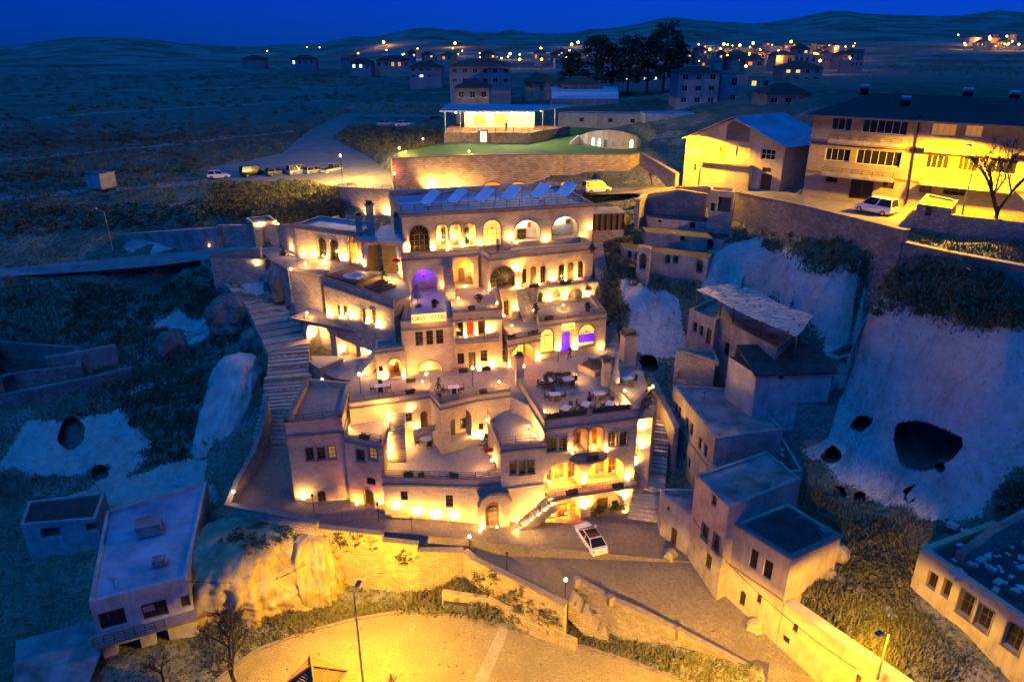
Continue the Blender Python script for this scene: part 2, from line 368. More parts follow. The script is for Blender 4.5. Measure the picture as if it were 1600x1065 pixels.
def block(name, label, cat, foot, z0, z1, wm, rm, ops=None, par=.7, pt=.3, cor=(), corz=None, drop=.3, roof=True, group=None, pe=None):
    zpar, full = z1, pe is None
    if pe is not None: z1 = z1 - par; par = 0
    foot = [Vector(p[:2]) for p in foot]; n = len(foot); ops = ops or {}
    cx = sum((p.x for p in foot)) / n; cy = sum((p.y for p in foot)) / n
    root = thing(name, label, cat, (cx, cy, z0), group); wmb = MB(); Fs = []
    for i in range(n):
        F = Fac(foot[i], foot[(i + 1) % n]); Fs.append(F)
        loops = [[Vector((0, z0, 0)), Vector((F.L, z0, 0)), Vector((F.L, z1, 0)), Vector((0, z1, 0))]]
        for op in ops.get(i, []):
            op['_z0'], op['_z1'] = z0, z1; loops.append([Vector((a, b, 0)) for a, b in opening(root, F, op, wm, wmb)])
        flat = [p for L in loops for p in L]
        for t in tessellate_polygon(loops):
            a, b, c = (flat[k] for k in t)
            if (b - a).cross(c - a).z < 0: b, c = c, b
            wmb.poly(*[F.P(p.x, p.y, 0) for p in (a, b, c)])
    zf = z1 - par; ins = inset(foot, pt)
    if par > 0:
        for i in range(n):
            j = (i + 1) % n; a, b, c, d = foot[i], foot[j], ins[j], ins[i]
            wmb.poly((a.x, a.y, z1), (b.x, b.y, z1), (c.x, c.y, z1), (d.x, d.y, z1))
            wmb.poly((c.x, c.y, zf), (d.x, d.y, zf), (d.x, d.y, z1), (c.x, c.y, z1))
    for i in (pe or ()):
        F = Fs[i]; wmb.fbox(F, 0, F.L, z1 - .02, zpar, -pt, 0)
    wmb.build('wall', wm, root)
    if roof:
        rmb = MB(); tr = tessellate_polygon([[Vector((p.x, p.y, 0)) for p in (ins if par > 0 else foot)]]); src = ins if par > 0 else foot
        for t in tr:
            q = [src[k] for k in t]
            if (q[1] - q[0]).cross(q[2] - q[0]) < 0: q = q[::-1]
            rmb.poly(*[(p.x, p.y, zf) for p in q])
        rmb.build('roof_terrace', rm, root)
    for i in cor:
        F = Fs[i]; zz = corz if corz is not None else zf
        MB().fbox(F, -.1, F.L + .1, zz - .12, zz + .08, .003, .14).build('string_course', coping, root)
        if par > 0 or (pe and i in pe): MB().fbox(F, -.06, F.L + .06, zpar + .002, zpar + .1, -pt - .05, .08).build('coping', coping, root)
    cap([(p.x, p.y, zf) for p in foot], drop)
    b = Block(); b.root, b.F, b.zf, b.z1, b.foot, b.ins = root, Fs, zf, z1, foot, ins
    return b
def fbk(A, B, dep, skew=0.0):                   # footprint behind a front line
    F = Fac(A, B); bk = -F.n * dep
    return [F.A, F.B, F.B + bk + F.d * skew, F.A + bk + F.d * skew]
def railing(pts, parent, h=.95, step=1.6, name='railing', m=None):
    mb = MB()
    for a, b in zip(pts, pts[1:]):
        a, b = Vector(a), Vector(b); k = max(1, round((b - a).length / step))
        for i in range(k + 1):
            p = a.lerp(b, i / k); mb.tube(p, p + Vector((0, 0, h)), .03, n=4)
        for hh in (h, h * .66, h * .33): mb.tube(a + Vector((0, 0, hh)), b + Vector((0, 0, hh)), .022, n=4)
    return mb.build(name, m or iron, parent)
def balustrade(pts, parent, h=.95, step=.16):
    mb = MB()
    for a, b in zip(pts, pts[1:]):
        a, b = Vector(a), Vector(b); k = max(1, round((b - a).length / step))
        for i in range(k + 1):
            p = a.lerp(b, i / k); mb.tube(p, p + Vector((0, 0, h)), .014, n=4)
        for hh in (h, .08): mb.tube(a + Vector((0, 0, hh)), b + Vector((0, 0, hh)), .03, n=4)
    return mb.build('railing', iron, parent)
def stairs(name, label, p0, p1, wd, n, mat, cat='stairs', parent=None, sol=1.2):
    p0, p1 = Vector(p0), Vector(p1); d = Vector((p1.x - p0.x, p1.y - p0.y)); run = d.length / n; rise = (p1.z - p0.z) / n
    rz = math.atan2(d.y, d.x); root = parent or thing(name, label, cat, p0)
    me = None
    for i in range(n):
        q = p0 + (p1 - p0) * ((i + .5) / n); q.z = p0.z + rise * (i + 1)
        if me is None:
            mb = MB(); mb.box((0, 0, -sol / 2), (run + .03, wd, sol)); mb.box((-.02, 0, -.03), (run + .07, wd + .03, .05)); mb.v = [(a + org(root).x, b + org(root).y, c + org(root).z) for a, b, c in mb.v]
            o = mb.build('step', mat, root); me = o.data
        else:
            o = bpy.data.objects.new('step', me); sc.collection.objects.link(o); o.parent = root
        o.location = q - org(root); o.rotation_euler = (0, 0, rz)
    return root
WARM = (1.0, .52, .1); AMBER = (1.0, .31, .03); SOD = (1.0, .5, .0)
ORD = ['first', 'second', 'third', 'fourth', 'fifth', 'sixth', 'seventh', 'eighth', 'ninth', 'tenth', 'eleventh', 'twelfth', 'thirteenth', 'fourteenth']
_UP = {}
def pointlight(name, parent, off, p, col, r=.1):
    L = bpy.data.lights.new(name, 'POINT'); L.energy = p; L.color = col; L.shadow_soft_size = r
    o = bpy.data.objects.new(name, L); sc.collection.objects.link(o); o.parent = parent; o.location = off; return o
GAIN = 4.2; LR = random.Random(21)
def lamp(loc, p, label, name='uplight', cat='lamp', col=WARM, group='warm garden and wall lamps of the hotel', bm=None, size=.13, stem=.12, aim=None):
    p = p * LR.uniform(.6, 1.45); key = (name, size, stem, bm.name if bm else 0)
    t = bpy.data.objects.new(name, None); sc.collection.objects.link(t); t.location = loc; ORG[t.name] = Vector(loc); t.empty_display_size = .1
    tag(t, label, cat, group); LABELS[label] = LABELS.get(label, 0) + 1
    if key not in _UP:
        a = MB().lathe((0, 0, -stem - .02), [(size * .75, 0), (size * .75, .05), (size * .3, .08), (size * .3, stem)], 8)
        b = MB().lathe((0, 0, 0), [(size * .5, 0), (size * .95, size * .5), (size, size), (size * .7, size * 1.7), (size * .1, size * 2)], 8)
        for mb in (a, b): mb.v = [(x + loc[0], y + loc[1], z + loc[2]) for x, y, z in mb.v]
        _UP[key] = (a.build('lamp_base', iron, t).data, b.build('bulb', bm or bulbm, t).data)
    else:
        for nm, me in zip(('lamp_base', 'bulb'), _UP[key]):
            o = bpy.data.objects.new(nm, me); sc.collection.objects.link(o); o.parent = t
    lo = pointlight('light', t, (0, 0, size * 2 + .05), p * GAIN, col, .08)
    if aim is not None:                          # uplights wash the wall behind them
        L = bpy.data.lights.new('light', 'SPOT'); L.energy = p * GAIN; L.color = col; L.shadow_soft_size = .08; L.spot_size = R(176); L.spot_blend = .35
        bpy.data.lights.remove(lo.data); lo = bpy.data.objects.new('light', L); sc.collection.objects.link(lo); lo.parent = t; lo.location = (0, 0, size * 2 + .05); lo.rotation_euler = Vector(aim).to_track_quat('-Z', 'Y').to_euler()
    return t
def lamprow(F, spots, desc, off=.32, p=42, what='warm uplight below', side='left', **k):
    for i, s in enumerate(spots):
        loc = F.at(s[0], s[1], off); loc.z -= .1
        lab = f'{what} {desc}' if len(spots) == 1 else f'{what} {desc}, {ORD[i]} from {side}'
        lamp(loc, s[2] if len(s) > 2 else p, lab, aim=(-F.n.x * .75, -F.n.y * .75, .35) if off > 0 else None, **k)
def sheet(name, pts, mat, kind='structure', drop=.2, lift=0.0, docap=True):
    p3 = [U(*p) if not isinstance(p, Vector) else p for p in pts]; mb = MB()
    for t in tessellate_polygon([[Vector((q.x, q.y, 0)) for q in p3]]):
        q = [p3[i] + Vector((0, 0, lift)) for i in t]
        if (q[1] - q[0]).xy.cross((q[2] - q[0]).xy) < 0: q = q[::-1]
        mb.poly(*q)
    if docap: cap(p3, drop)
    return mb.build(name, mat, None, kind=kind)
def wallrun(name, label, pts, th, mat, cat='wall', copm=None, group=None):      # pts: (Vector top point, z_base); a wall that follows a line
    root = thing(name, label, cat, pts[0][0], group); mb = MB(); cm = MB()
    for (a, za), (b, zb) in zip(pts, pts[1:]):
        F = Fac(a, b); o = -th
        mb.hexa([F.P(0, za, 0), F.P(F.L, zb, 0), F.P(F.L, zb, o), F.P(0, za, o), F.P(0, a.z, 0), F.P(F.L, b.z, 0), F.P(F.L, b.z, o), F.P(0, a.z, o)])
        if copm:
            cm.hexa([F.P(-.05, a.z + .003, .07), F.P(F.L + .05, b.z + .003, .07), F.P(F.L + .05, b.z + .003, o - .07), F.P(-.05, a.z + .003, o - .07),
                     F.P(-.05, a.z + .12, .07), F.P(F.L + .05, b.z + .12, .07), F.P(F.L + .05, b.z + .12, o - .07), F.P(-.05, a.z + .12, o - .07)])
    mb.build('masonry', mat, root)
    if copm: cm.build('coping', copm, root)
    return root
# ------------------------------------------------------------------ the lower road and the cobbled forecourt
ROADTOP = [(330, 1072), (400, 1018), (480, 988), (560, 968), (640, 955), (720, 958), (790, 978), (870, 1000), (960, 1028), (1060, 1062), (1110, 1080)]
sheet('road', [(x, y, 0.0) for x, y in ROADTOP] + [(1500, 1300, 0), (1500, 1700, 0), (100, 1700, 0), (100, 1250, 0)][0:4], roadmat)
sheet('paved_strip', [(735, 1075, .004), (782, 976, .004), (797, 979, .004), (757, 1075, .004)], stripmat, docap=False)
kb = MB()
for a, b in zip(ROADTOP, ROADTOP[1:]):
    F = Fac(U2(*a, 0), U2(*b, 0)); kb.fbox(F, 0, F.L, -.2, .13, -.3, 0)
kb.build('kerb', coping, None, kind='structure')
COURT = [(735, 866, 4.2), (800, 905, 4.05), (885, 945, 3.9), (902, 912, 3.85), (1000, 962, 3.0), (1090, 1008, 2.0), (1178, 1056, 1.0), (1215, 1090, .7), (1420, 1150, .7),
         (1300, 1065, 1.3), (1235, 995, 2.0), (1180, 945, 2.8), (1110, 880, 3.7), (1055, 820, 4.15), (1040, 765, 5.3), (985, 785, 4.5), (850, 815, 4.0), (790, 820, 4.1), (740, 800, 4.4),
         (640, 770, 6.1), (600, 745, 6.4), (470, 760, 6.6), (482, 808, 6.6), (500, 820, 6.6), (597, 834, 6.4), (602, 843, 5.9), (650, 850, 5.6), (662, 862, 5.0), (700, 862, 4.6)]
sheet('forecourt', COURT, cobble)
# ------------------------------------------------------------------ the hotel, block by block
TZ = 15.0
def W(x0, y0, x1, y1, **k): return dict(r=(x0, y0, x1, y1), **k)
# front house with the loggias (right)
A, B = U(848, 822, 4), U(986, 800, 4)
log = dict(k='niche', arch=1, pane=amberplaster)
front = block('front_house', 'three storey stone front house with amber loggias above the white car', 'building', fbk(A, B, 9.5), 2.5, 16.0, limestone, terrfloor, {
    0: [W(855, 682, 869, 705, d=.18, trim=.1, bars=3), W(873, 683, 886, 704, d=.18, trim=.1, bars=3), W(950, 675, 962, 697, d=.18, trim=.1, bars=3), W(968, 674, 980, 695, d=.18, trim=.1, bars=3),
        dict(r=(896, 668, 918, 708), d=1.8, **log, trim=.1, **{'in': [dict(k='door', r=(896, 676, 905, 704), bars=2)]}),
        dict(r=(920.5, 666, 942.5, 706), d=1.8, **log, trim=.1, **{'in': [dict(k='door', r=(924, 672, 934, 700), bars=2)]}),
        dict(r=(852, 721, 909, 770), d=2.2, **log, **{'in': [dict(k='door', r=(866, 724, 880, 746), bars=2), W(887, 722, 898, 744), W(854, 730, 861, 750)]}),
        dict(r=(918, 714, 976, 764), d=2.2, **log, **{'in': [dict(k='door', r=(930, 718, 943, 738), bars=2), W(950, 715, 961, 737)]}),
        dict(r=(853, 781, 907, 821), d=1.6, **log, **{'in': [dict(k='door', r=(871, 787, 885, 808)), W(856, 792, 865, 808, pane=amberglass), W(891, 789, 900, 806, pane=amberglass)]}),
        dict(r=(923, 771, 979, 811), d=1.6, k='niche', arch=1, **{'in': [dict(k='door', r=(933, 777, 949, 799), bars=0), W(956, 781, 964, 793)]})]},
    par=.95, cor=(0, 3), corz=15.0, pe=(0, 1, 3))
F1 = front.F[0]
def slab(root, F, x0, y0, x1, out, th=.22, zz=None, round_=False, mat=None):
    a, z = F.pix(x0, y0); b, _ = F.pix(x1, y0); z = zz or z
    mb = MB()
    if round_:
        c, r = (a + b) / 2, (b - a) / 2
        pts = [F.P(c - r * math.cos(math.pi * i / 12), 0, .003 + out * math.sin(math.pi * i / 12) ** .6) for i in range(13)]
        mb.prism(pts, z - th, z)
    else: mb.fbox(F, a, b, z - th, z, .003, out)
    mb.build('balcony_slab', mat or coping, root); return a, b, z
a, b, z = slab(front.root, F1, 889, 716, 947, 1.0, round_=True, zz=11.45)
c, r = (a + b) / 2, (b - a) / 2 - .1
balustrade([F1.P(c - r * math.cos(math.pi * i / 10), z, .05 + .9 * math.sin(math.pi * i / 10) ** .6) for i in range(11)], front.root)
a, b, z = slab(front.root, F1, 852, 775, 990, 1.15, zz=8.0)
balustrade([F1.P(a + .05, z, .05), F1.P(a + .05, z, 1.08), F1.P(b - .05, z, 1.08), F1.P(b - .05, z, .05)], front.root)
cb = MB()
for i in range(15): q = a + .3 + (b - a - .6) * i / 14; cb.fbox(F1, q - .08, q + .08, z - .5, z - .225, .01, .8)
cb.build('balcony_brackets', coping, front.root)
MB().fbox(F1, *[F1.pix(871, 808)[0], F1.pix(886, 808)[0]], 3.95, 4.14, .05, 1.3).build('door_mat', plain('straw_mat', (.45, .28, .06)), None, 'straw coloured ramp mat at the ground floor amber door', 'mat')
# block with the three small windows and pink terrace
A2, B2 = U(783, 832, 4.1), U(849.5, 823, 4.1)
mid = block('middle_house', 'narrow stone house with three small windows under a pink terrace', 'building',
    [A2, B2, B2 + Vector((.4, 9, 0)), U(798, 632, 13.6), U(762, 655, 13.6)], 2.5, 13.75, limestone, terrfloor,
    {0: [W(797, 721, 807, 741, d=.2, trim=.07, mull=1, bars=2), W(811, 721, 821, 740.5, d=.2, trim=.07, bars=2), W(824, 719, 835, 739, d=.2, trim=.07, bars=2)]}, par=.4, cor=(0,), corz=13.3, pe=(0, 4))
MB().fbox(mid.F[0], .1, mid.F[0].L - .1, 9.15, 9.3, .003, .12).build('ledge', coping, mid.root)
F2 = mid.F[0]; F2s = mid.F[4]
railing([Vector((*(mid.foot[i]), 13.85)) for i in (4, 0, 1)], mid.root)
stairs('outer_stairs', 'lit outside stairs climbing from the forecourt to the long balcony', F2.P(.2, 4.2, .85), F2.P(F2.L + .9, 7.95, .85), 1.1, 18, coping)
# curved retaining house round the sunken court
C0, C1, C2, C3 = U(602, 803, 6.3), U(664, 816, 5.4), U(745, 832, 4.4), U(786, 828, 4.2)
CZ = 9.7
court = block('court_house', 'curved stone retaining house carrying the sunken courtyard', 'building',
    [C0, C1, C2, C3, U(800, 690, CZ), U(770, 660, CZ), U(625, 680, CZ), U(605, 715, CZ)], 2.5, 10.5, limestone, terrfloor,
    {0: [W(626, 767, 637, 781, d=.25, bars=2)], 1: [W(696, 773, 708, 792, d=.25, bars=2)], 2: []}, par=.75, cor=(0, 1, 2), pe=(0, 1, 2))
FC = court.F
railing([Vector((*p, 10.6)) for p in court.foot[0:4]], court.root, .7)
# entrance portal with its hood
PF = Fac(U2(747, 833, 4.35), U2(792, 827, 4.2))
PA = PF.P(0, 0, .9); PB = PF.P(PF.L, 0, .9)
portal = block('entrance_portal', 'projecting stone entrance with lit wooden door under a curved hood', 'building', [PA, PB, PB - Vector((*PF.n, 0)) * 1.2, PA - Vector((*PF.n, 0)) * 1.2], 2.5, 9.1, limestone, coping,
    {0: [W(758, 784, 782, 829, k='niche', arch=1, d=.7, pane=warmwood, **{'in': [dict(k='door', r=(761, 790, 778, 826), arch=1, pane=warmwood, bars=2)]})]}, par=0, drop=.2)
hd = MB(); G = portal.F[0]; c = G.L / 2
for i in range(10):
    a0, a1 = math.pi * i / 10, math.pi * (i + 1) / 10
    p = [(c + (r_ * math.cos(t)), 8.3 + r_ * .75 * math.sin(t)) for r_, t in ((1.5, a0), (1.72, a0), (1.72, a1), (1.5, a1))]
    hd.hexa([G.P(*q, .003) for q in p] + [G.P(*q, .35) for q in p])
hd.build('hood', coping, portal.root)
for k, (dd, zz) in enumerate(((1.15, 4.62), (.75, 4.85))): MB().fbox(G, .4, G.L - .1, 4.0, zz, .003, dd).build('doorstep', coping, portal.root)
# left end block
A3, B3 = U(462, 788, 6.5), U(547, 778, 6.5)
B3 = Fac(A3, B3).P(Fac(A3, B3).L, 0)
lefth = block('left_corner_house', 'plain stone corner house with three square windows beside the long stairway', 'building', [A3, B3, U(548, 606, 15), U(480, 600, 15)], 4.5, 15.7, limestone, terrfloor,
    {0: [W(478, 699, 490, 719, d=.2, trim=.06, bars=2), W(495.5, 698, 508, 718, d=.2, trim=.06, bars=2), W(513, 696.5, 525, 716.5, d=.2, trim=.06, bars=2, pane=dimglass), W(497, 767, 509, 784.5, arch=.6, d=.2, trim=.05, bars=1)]},
    par=.75, cor=(0, 1, 3), corz=14.2)
F3 = lefth.F[0]
railing([Vector((*p, 15.8)) for p in lefth.foot[0:2]], lefth.root, .6)
# block with the arched street door
A4 = F3.P(F3.L + .02, 0, .35); B4 = U(604, 794, 6.3)
leftb = block('street_door_house', 'stone house with arched street door and lit stairs on its side', 'building', [A4, B4, U(612, 655, 13.2), U(549, 640, 13.2)], 4.5, 13.75, limestone, terrfloor,
    {0: [W(557, 702, 570, 720, d=.2, trim=.06, bars=2), W(576, 700, 589, 718, d=.2, trim=.06, bars=2, pane=dimglass), W(573, 746, 586.5, 757, arch=.4, d=.2, bars=1), W(569.5, 765, 584, 792, k='door', arch=1, d=.3, trim=.08)]},
    par=.55, cor=(0, 1))
F4 = leftb.F[0]
railing([Vector((*p, 13.85)) for p in leftb.foot[0:2]], leftb.root, .7)
dp = MB(); dp.tube(F4.at(599, 690, .12), F4.at(602, 790, .12), .07, n=6); dp.build('drainpipe', steel, leftb.root)
stairs('lit_garden_stairs', 'narrow flight of strongly lit steps between street door house and sunken court', U(622, 723, CZ), U(619, 645, 14.6), 1.6, 20, limestone, sol=1.2)
stairs('short_terrace_steps', 'short lit steps from the cafe terrace down to the left roof', U(556, 648, 13.2), U(553, 622, TZ), 1.3, 7, limestone, sol=1.2)
# substructure of the long cafe terrace
pts = [(545, 628), (615, 619), (672, 610), (688, 629), (744, 616), (797, 609)]
ft = [U(x, y, 15.7) for x, y in pts]
terr = block('cafe_terrace', 'long flagstone cafe terrace wrapping round the sunken courtyard', 'terrace',
    ft + [U(838, 640, TZ), U(978, 628, TZ), U(1002, 570, TZ), U(962, 533, TZ), U(780, 555, TZ), U(560, 560, TZ), U(548, 596, TZ)], 5, 15.55, limestone, terrfloor,
    {1: [W(634, 645, 644, 659, d=.2, bars=1), W(657, 642, 669, 671, k='door', arch=1, d=.25)], 2: [],
     3: [W(704, 640, 737, 687, k='niche', arch=1, d=1.4, **{'in': [W(719, 652, 733, 668, mull=1), dict(k='door', r=(704, 655, 711, 684))]}), ],
     4: [W(748, 661, 756, 671, d=.15, mull=0, bars=0), W(762, 663, 769, 686, k='door', d=.2)]}, par=.55, cor=(0, 1, 2, 3, 4), pe=(0, 1, 2, 3, 4))
FT = terr.F
railing([Vector((*p, 15.65)) for p in terr.foot[0:3]], terr.root, .55); railing([Vector((*p, 15.65)) for p in terr.foot[3:6]], terr.root, .55)
cn = MB(); q = U(672, 690, CZ); cn.hexa([U(646, 683, 11.3), U(684, 672, 11.3), U(684, 663, 12.4), U(646, 672, 12.4), U(646, 682, 11.4), U(684, 671, 11.4), U(684, 662, 12.5), U(646, 671, 12.5)])
cn.build('reed_awning', reed, None, 'tilted brown reed awning over a table in the sunken court', 'awning')
stairs('pink_terrace_steps', 'lit steps from the cafe terrace down to the pink terrace', U(812, 645, 13.35), U(806, 611, TZ), 1.5, 8, limestone, sol=1.6)
# right annex of the front terrace (over the side passage)
annex = block('terrace_annex', 'low stone annex beside the roof terrace over the side alley', 'building', [U(984, 664, 14.2), U(1019, 606, 15.9), U(1000, 570, TZ), U(935, 560, TZ), U(925, 600, TZ), U(972, 640, TZ)], 5, 15.85, limestone, terrfloor, {}, par=.83, cor=(0,), pe=(0,))
brace = block('alley_house', 'tall lit stone wall at the mouth of the side alley', 'building', [U(983, 744, 8.0), U(1013, 737, 8.2), U(1022, 690, 9.5), U(990, 680, 9.5)], 3, 14.5, limestone, coping, {0: [W(989, 693, 997, 712, k='door', d=.2, pane=amberglass)]}, par=0)
# sign house
A5, B5 = U(631, 587, TZ), U(710, 579, TZ)
signh = block('sign_house', 'stone house with three windows and the lit name board', 'building', [A5, B5, U(697, 452, 21), U(640, 460, 21)], 13, 21.35, limestone, plain('violet_grey_paving', (.3, .27, .3), .7), {
    0: [W(649, 518, 661, 540, d=.2, bars=2), W(666, 516.5, 677, 538.5, d=.2, bars=2), W(681.5, 515, 693, 537, d=.2, bars=2),
        W(654, 563, 690, 586, k='niche', arch=1, d=.8, trim=.08)]}, par=.5, cor=(0,), corz=20.4, pe=(0, 3))
F5 = signh.F[0]
railing([Vector((*signh.foot[3], 21.4)), Vector((*signh.foot[0], 21.4)), Vector((*signh.foot[1], 21.4))], signh.root, .6)
# arched-window house with balcony
A6, B6 = U(710.5, 580, TZ), U(785, 573, TZ)
archh = block('arcade_house', 'stone house with three arched openings over a small balcony', 'building', [A6, B6, U(772, 440, 21.2), U(700, 448, 21.2)], 13, 21.9, limestone, terrfloor, {
    0: [W(711.5, 494, 724, 528, k='niche', arch=1, d=.9, pane=amberplaster, **{'in': [W(712, 500, 722, 526)]}), W(729, 492, 741.5, 527, k='niche', arch=1, d=.9, pane=redcloth), W(747, 490, 759, 525, k='niche', arch=1, d=.9, pane=wood),
        W(715, 552, 725.5, 568.5, d=.2, bars=2), W(732, 550, 743.5, 578, k='door', d=.2), W(751, 547, 762, 564, d=.2, bars=2)]}, par=.7, cor=(0,), corz=20.9, pe=(0, 1))
F6 = archh.F[0]
a, b, z = slab(archh.root, F6, 710, 531, 777, .9)
railing([F6.P(a + .05, z, .85), F6.P(b - .05, z, .85)], archh.root, .7)
railing([Vector((*archh.foot[0], 21.95)), Vector((*archh.foot[1], 21.95)), Vector((*archh.foot[2], 21.95))], archh.root, .6)
# porch block
A7, B7 = U(794, 573, TZ), U(843, 563, TZ)
porch = block('porch_house', 'stone porch block with a warm arched passage beside the shop', 'building', [A7, B7, U(846, 494, 17.6), U(770, 498, 17.6)], 13, 18.2, limestone, terrfloor,
    {0: [W(798, 534, 836, 569, k='niche', arch=1, d=2.4, pane=amberplaster, trim=.1, **{'in': [dict(k='door', r=(820, 536, 834, 566), arch=1), W(808, 538, 818, 552, pane=warmglass)]})]}, par=.65, cor=(0, 3), pe=(0, 3))
F7 = porch.F[0]
railing([Vector((*porch.foot[i], 18.25)) for i in (3, 0, 1)], porch.root, .6)
stairs('porch_stairs', 'lit side stairs going up between arcade house and porch block', U(789, 571, TZ), U(775, 527, 17.4), 1.3, 12, limestone, sol=1.8)
# shop
A8, B8 = U(843, 561.5, TZ), U(945, 546, TZ)
shop = block('shop_house', 'stone shop front with two glowing arched windows and small sign', 'building', [A8, B8, U(925, 468, 19.05), U(838, 480, 19.05)], 13, 19.6, limestone, terrfloor, {
    0: [W(843.5, 514, 866, 551, arch=1, d=.2, pane=warmglass, trim=.09, mull=2, bars=1), W(877, 518, 891.5, 551, k='door', arch=1, d=.25, pane=violet, trim=.09, mull=1), W(904, 506.5, 930, 540, arch=1, d=.2, pane=warmglass, trim=.09, mull=2, bars=1)]},
    par=.55, cor=(0, 1), pe=(0, 1))
F8 = shop.F[0]
railing([Vector((*shop.foot[i], 19.65)) for i in (0, 1)], shop.root, .6)
s0, zb, s1, zt = F8.rect(904.5, 522, 929.5, 537); MB().fbox(F8, s0, s1, zb + .15, zt, -.175, -.15).build('violet_display', violet, shop.root)
# upper right wing: projecting block + twin arches + lit niche wall beneath
A9, B9 = U(765, 458, 21.3), U(811, 452, 21.3)
proj_ = block('projecting_house', 'projecting stone block with one big arched dark window', 'building', [A9, B9, U(812, 388, 25.4), U(746, 392, 25.4)], 15, 26.0, limestone, terrfloor, {
    0: [W(765.5, 415, 804.5, 449, arch=1, d=.25, trim=.12, mull=3, bars=1), W(770, 464, 799, 502, k='niche', arch=1, d=.9, pane=amberplaster, **{'in': [dict(k='door', r=(773, 468, 783, 499), arch=1), W(787, 470, 794, 492)]})],
    3: []}, par=.7, cor=(0, 3), corz=25.3, pe=(0, 3))
F9 = proj_.F[0]
A10, B10 = U(811.5, 451, 21.3), U(925, 437.5, 21.3)
wing = block('twin_arch_house', 'upper stone wing with two shallow arches framing dark doors', 'building', fbk(A10, B10, 9), 17, 26.05, limestone, terrfloor, {
    0: [W(814.5, 407, 856, 447, k='niche', arch=1, d=.35, **{'in': [dict(k='door', r=(828.5, 416, 837.5, 443), arch=1), W(844, 416, 851, 441), W(816, 420, 822, 442)]}),
        W(872, 399, 913, 440, k='niche', arch=1, d=.35, **{'in': [dict(k='door', r=(886.5, 409.5, 896, 437), arch=1), W(873, 413.5, 881, 437), W(902.5, 408, 911, 433)]})]}, par=.65, cor=(0, 1), corz=25.3, pe=(0, 1))
F10 = wing.F[0]
LN = Fac(F10.P(2.0, 0, 1.0), F10.P(F10.L + .3, 0, 1.0))
nich = block('niche_wall', 'low stone wall with lit round niches under the upper balcony', 'wall', [LN.A, LN.B, LN.B - LN.n * .98, LN.A - LN.n * .98], 17.5, 21.35, goldstone, terrfloor, {
    0: [W(834, 457, 848, 473, k='hole', arch=1, d=.4), W(862, 453, 877, 465, k='hole', arch=1, d=.4), W(888, 450, 910, 468, k='hole', arch=1, d=.4)]}, par=0, cor=())
railing([LN.P(0, 21.36, -.1), LN.P(LN.L, 21.36, -.1)], nich.root, .7)
stairs('dark_upper_stairs', 'dark flight of steps down from the twin arch balcony', U(829, 490, 18.6), U(814, 452, 21.3), 1.25, 14, oldplaster, sol=2)
# top house under the solar roof
A11, B11 = U(631, 399, 25.35), U(925, 378, 25.35)
top = block('top_house', 'long uppermost stone house with arched windows under the solar roof', 'building', fbk(A11, B11, 13), 20, 30.25, limestone, roofblue, {
    0: [W(640, 352, 671, 394, arch=1, d=.25, trim=.12, mull=3, bars=2), W(681.5, 350, 699.5, 388, k='niche', arch=1, d=1.4, pane=plaster, trim=.1, **{'in': [W(689, 356, 698, 380)]}), W(703, 349, 720, 386, k='niche', arch=1, d=1.4, pane=plaster, trim=.1),
        W(725, 348, 743, 385, k='niche', arch=1, d=1.4, pane=plaster, trim=.1, **{'in': [W(726, 356, 733, 380)]}),
        W(755, 343, 784, 384, arch=1, d=.25, trim=.1, pane=warmglass, mull=3, bars=2), W(802, 344, 844, 377, k='niche', arch=1, d=1.6, trim=.1, pane=whiteplaster, **{'in': [W(824, 347, 829, 355, pane=redcloth, mull=0, bars=0), W(808, 357, 822, 372, mull=2)]}),
        W(862, 338, 903, 372, k='niche', arch=1, d=1.6, trim=.1, pane=whiteplaster, **{'in': [W(884, 342, 890, 349, pane=wood, mull=0, bars=0)]})]}, par=.25, pt=.35, cor=(0, 1, 3), corz=30.0)
F11 = top.F[0]
railing([F11.P(0, 30.35, -.2), F11.P(F11.L, 30.35, -.2), Vector((*top.foot[2], 30.35))], top.root, .9)
MB().fbox(top.F[2], 0, top.F[2].L, 30.26, 30.75, -.5, -.1).build('back_parapet', greyplaster, top.root)
# violet arch house below its left end
A12, B12 = U(631, 461, 21), U(748, 452, 21)
vio = block('violet_arch_house', 'stone house front with violet lit arch and orange arched recess', 'building', fbk(A12, B12, 5), 17, 25.95, limestone, terrfloor, {
    0: [W(644, 420, 684, 459, k='niche', arch=1, d=2.2, pane=violet, **{'in': [dict(k='door', r=(657, 432, 669, 456), bars=2), W(647, 430, 653, 452, pane=whiteplaster, mull=0)]}),  # the arch's back wall glows by itself to give the violet light
        W(706, 402, 740, 446, k='niche', arch=1, d=1.8, pane=amberplaster, **{'in': [dict(k='door', r=(716, 418, 726, 443), arch=1)]})]}, par=.6, cor=(0,), corz=25.3, pe=(0,))
F12 = vio.F[0]
stairs('central_stairs', 'straight flight of pale steps between violet arch and orange recess', F12.at(697, 446, 3.2), F12.P(F12.pix(698, 400)[0], 25.2, .1), 1.1, 20, limestone, sol=1.6)
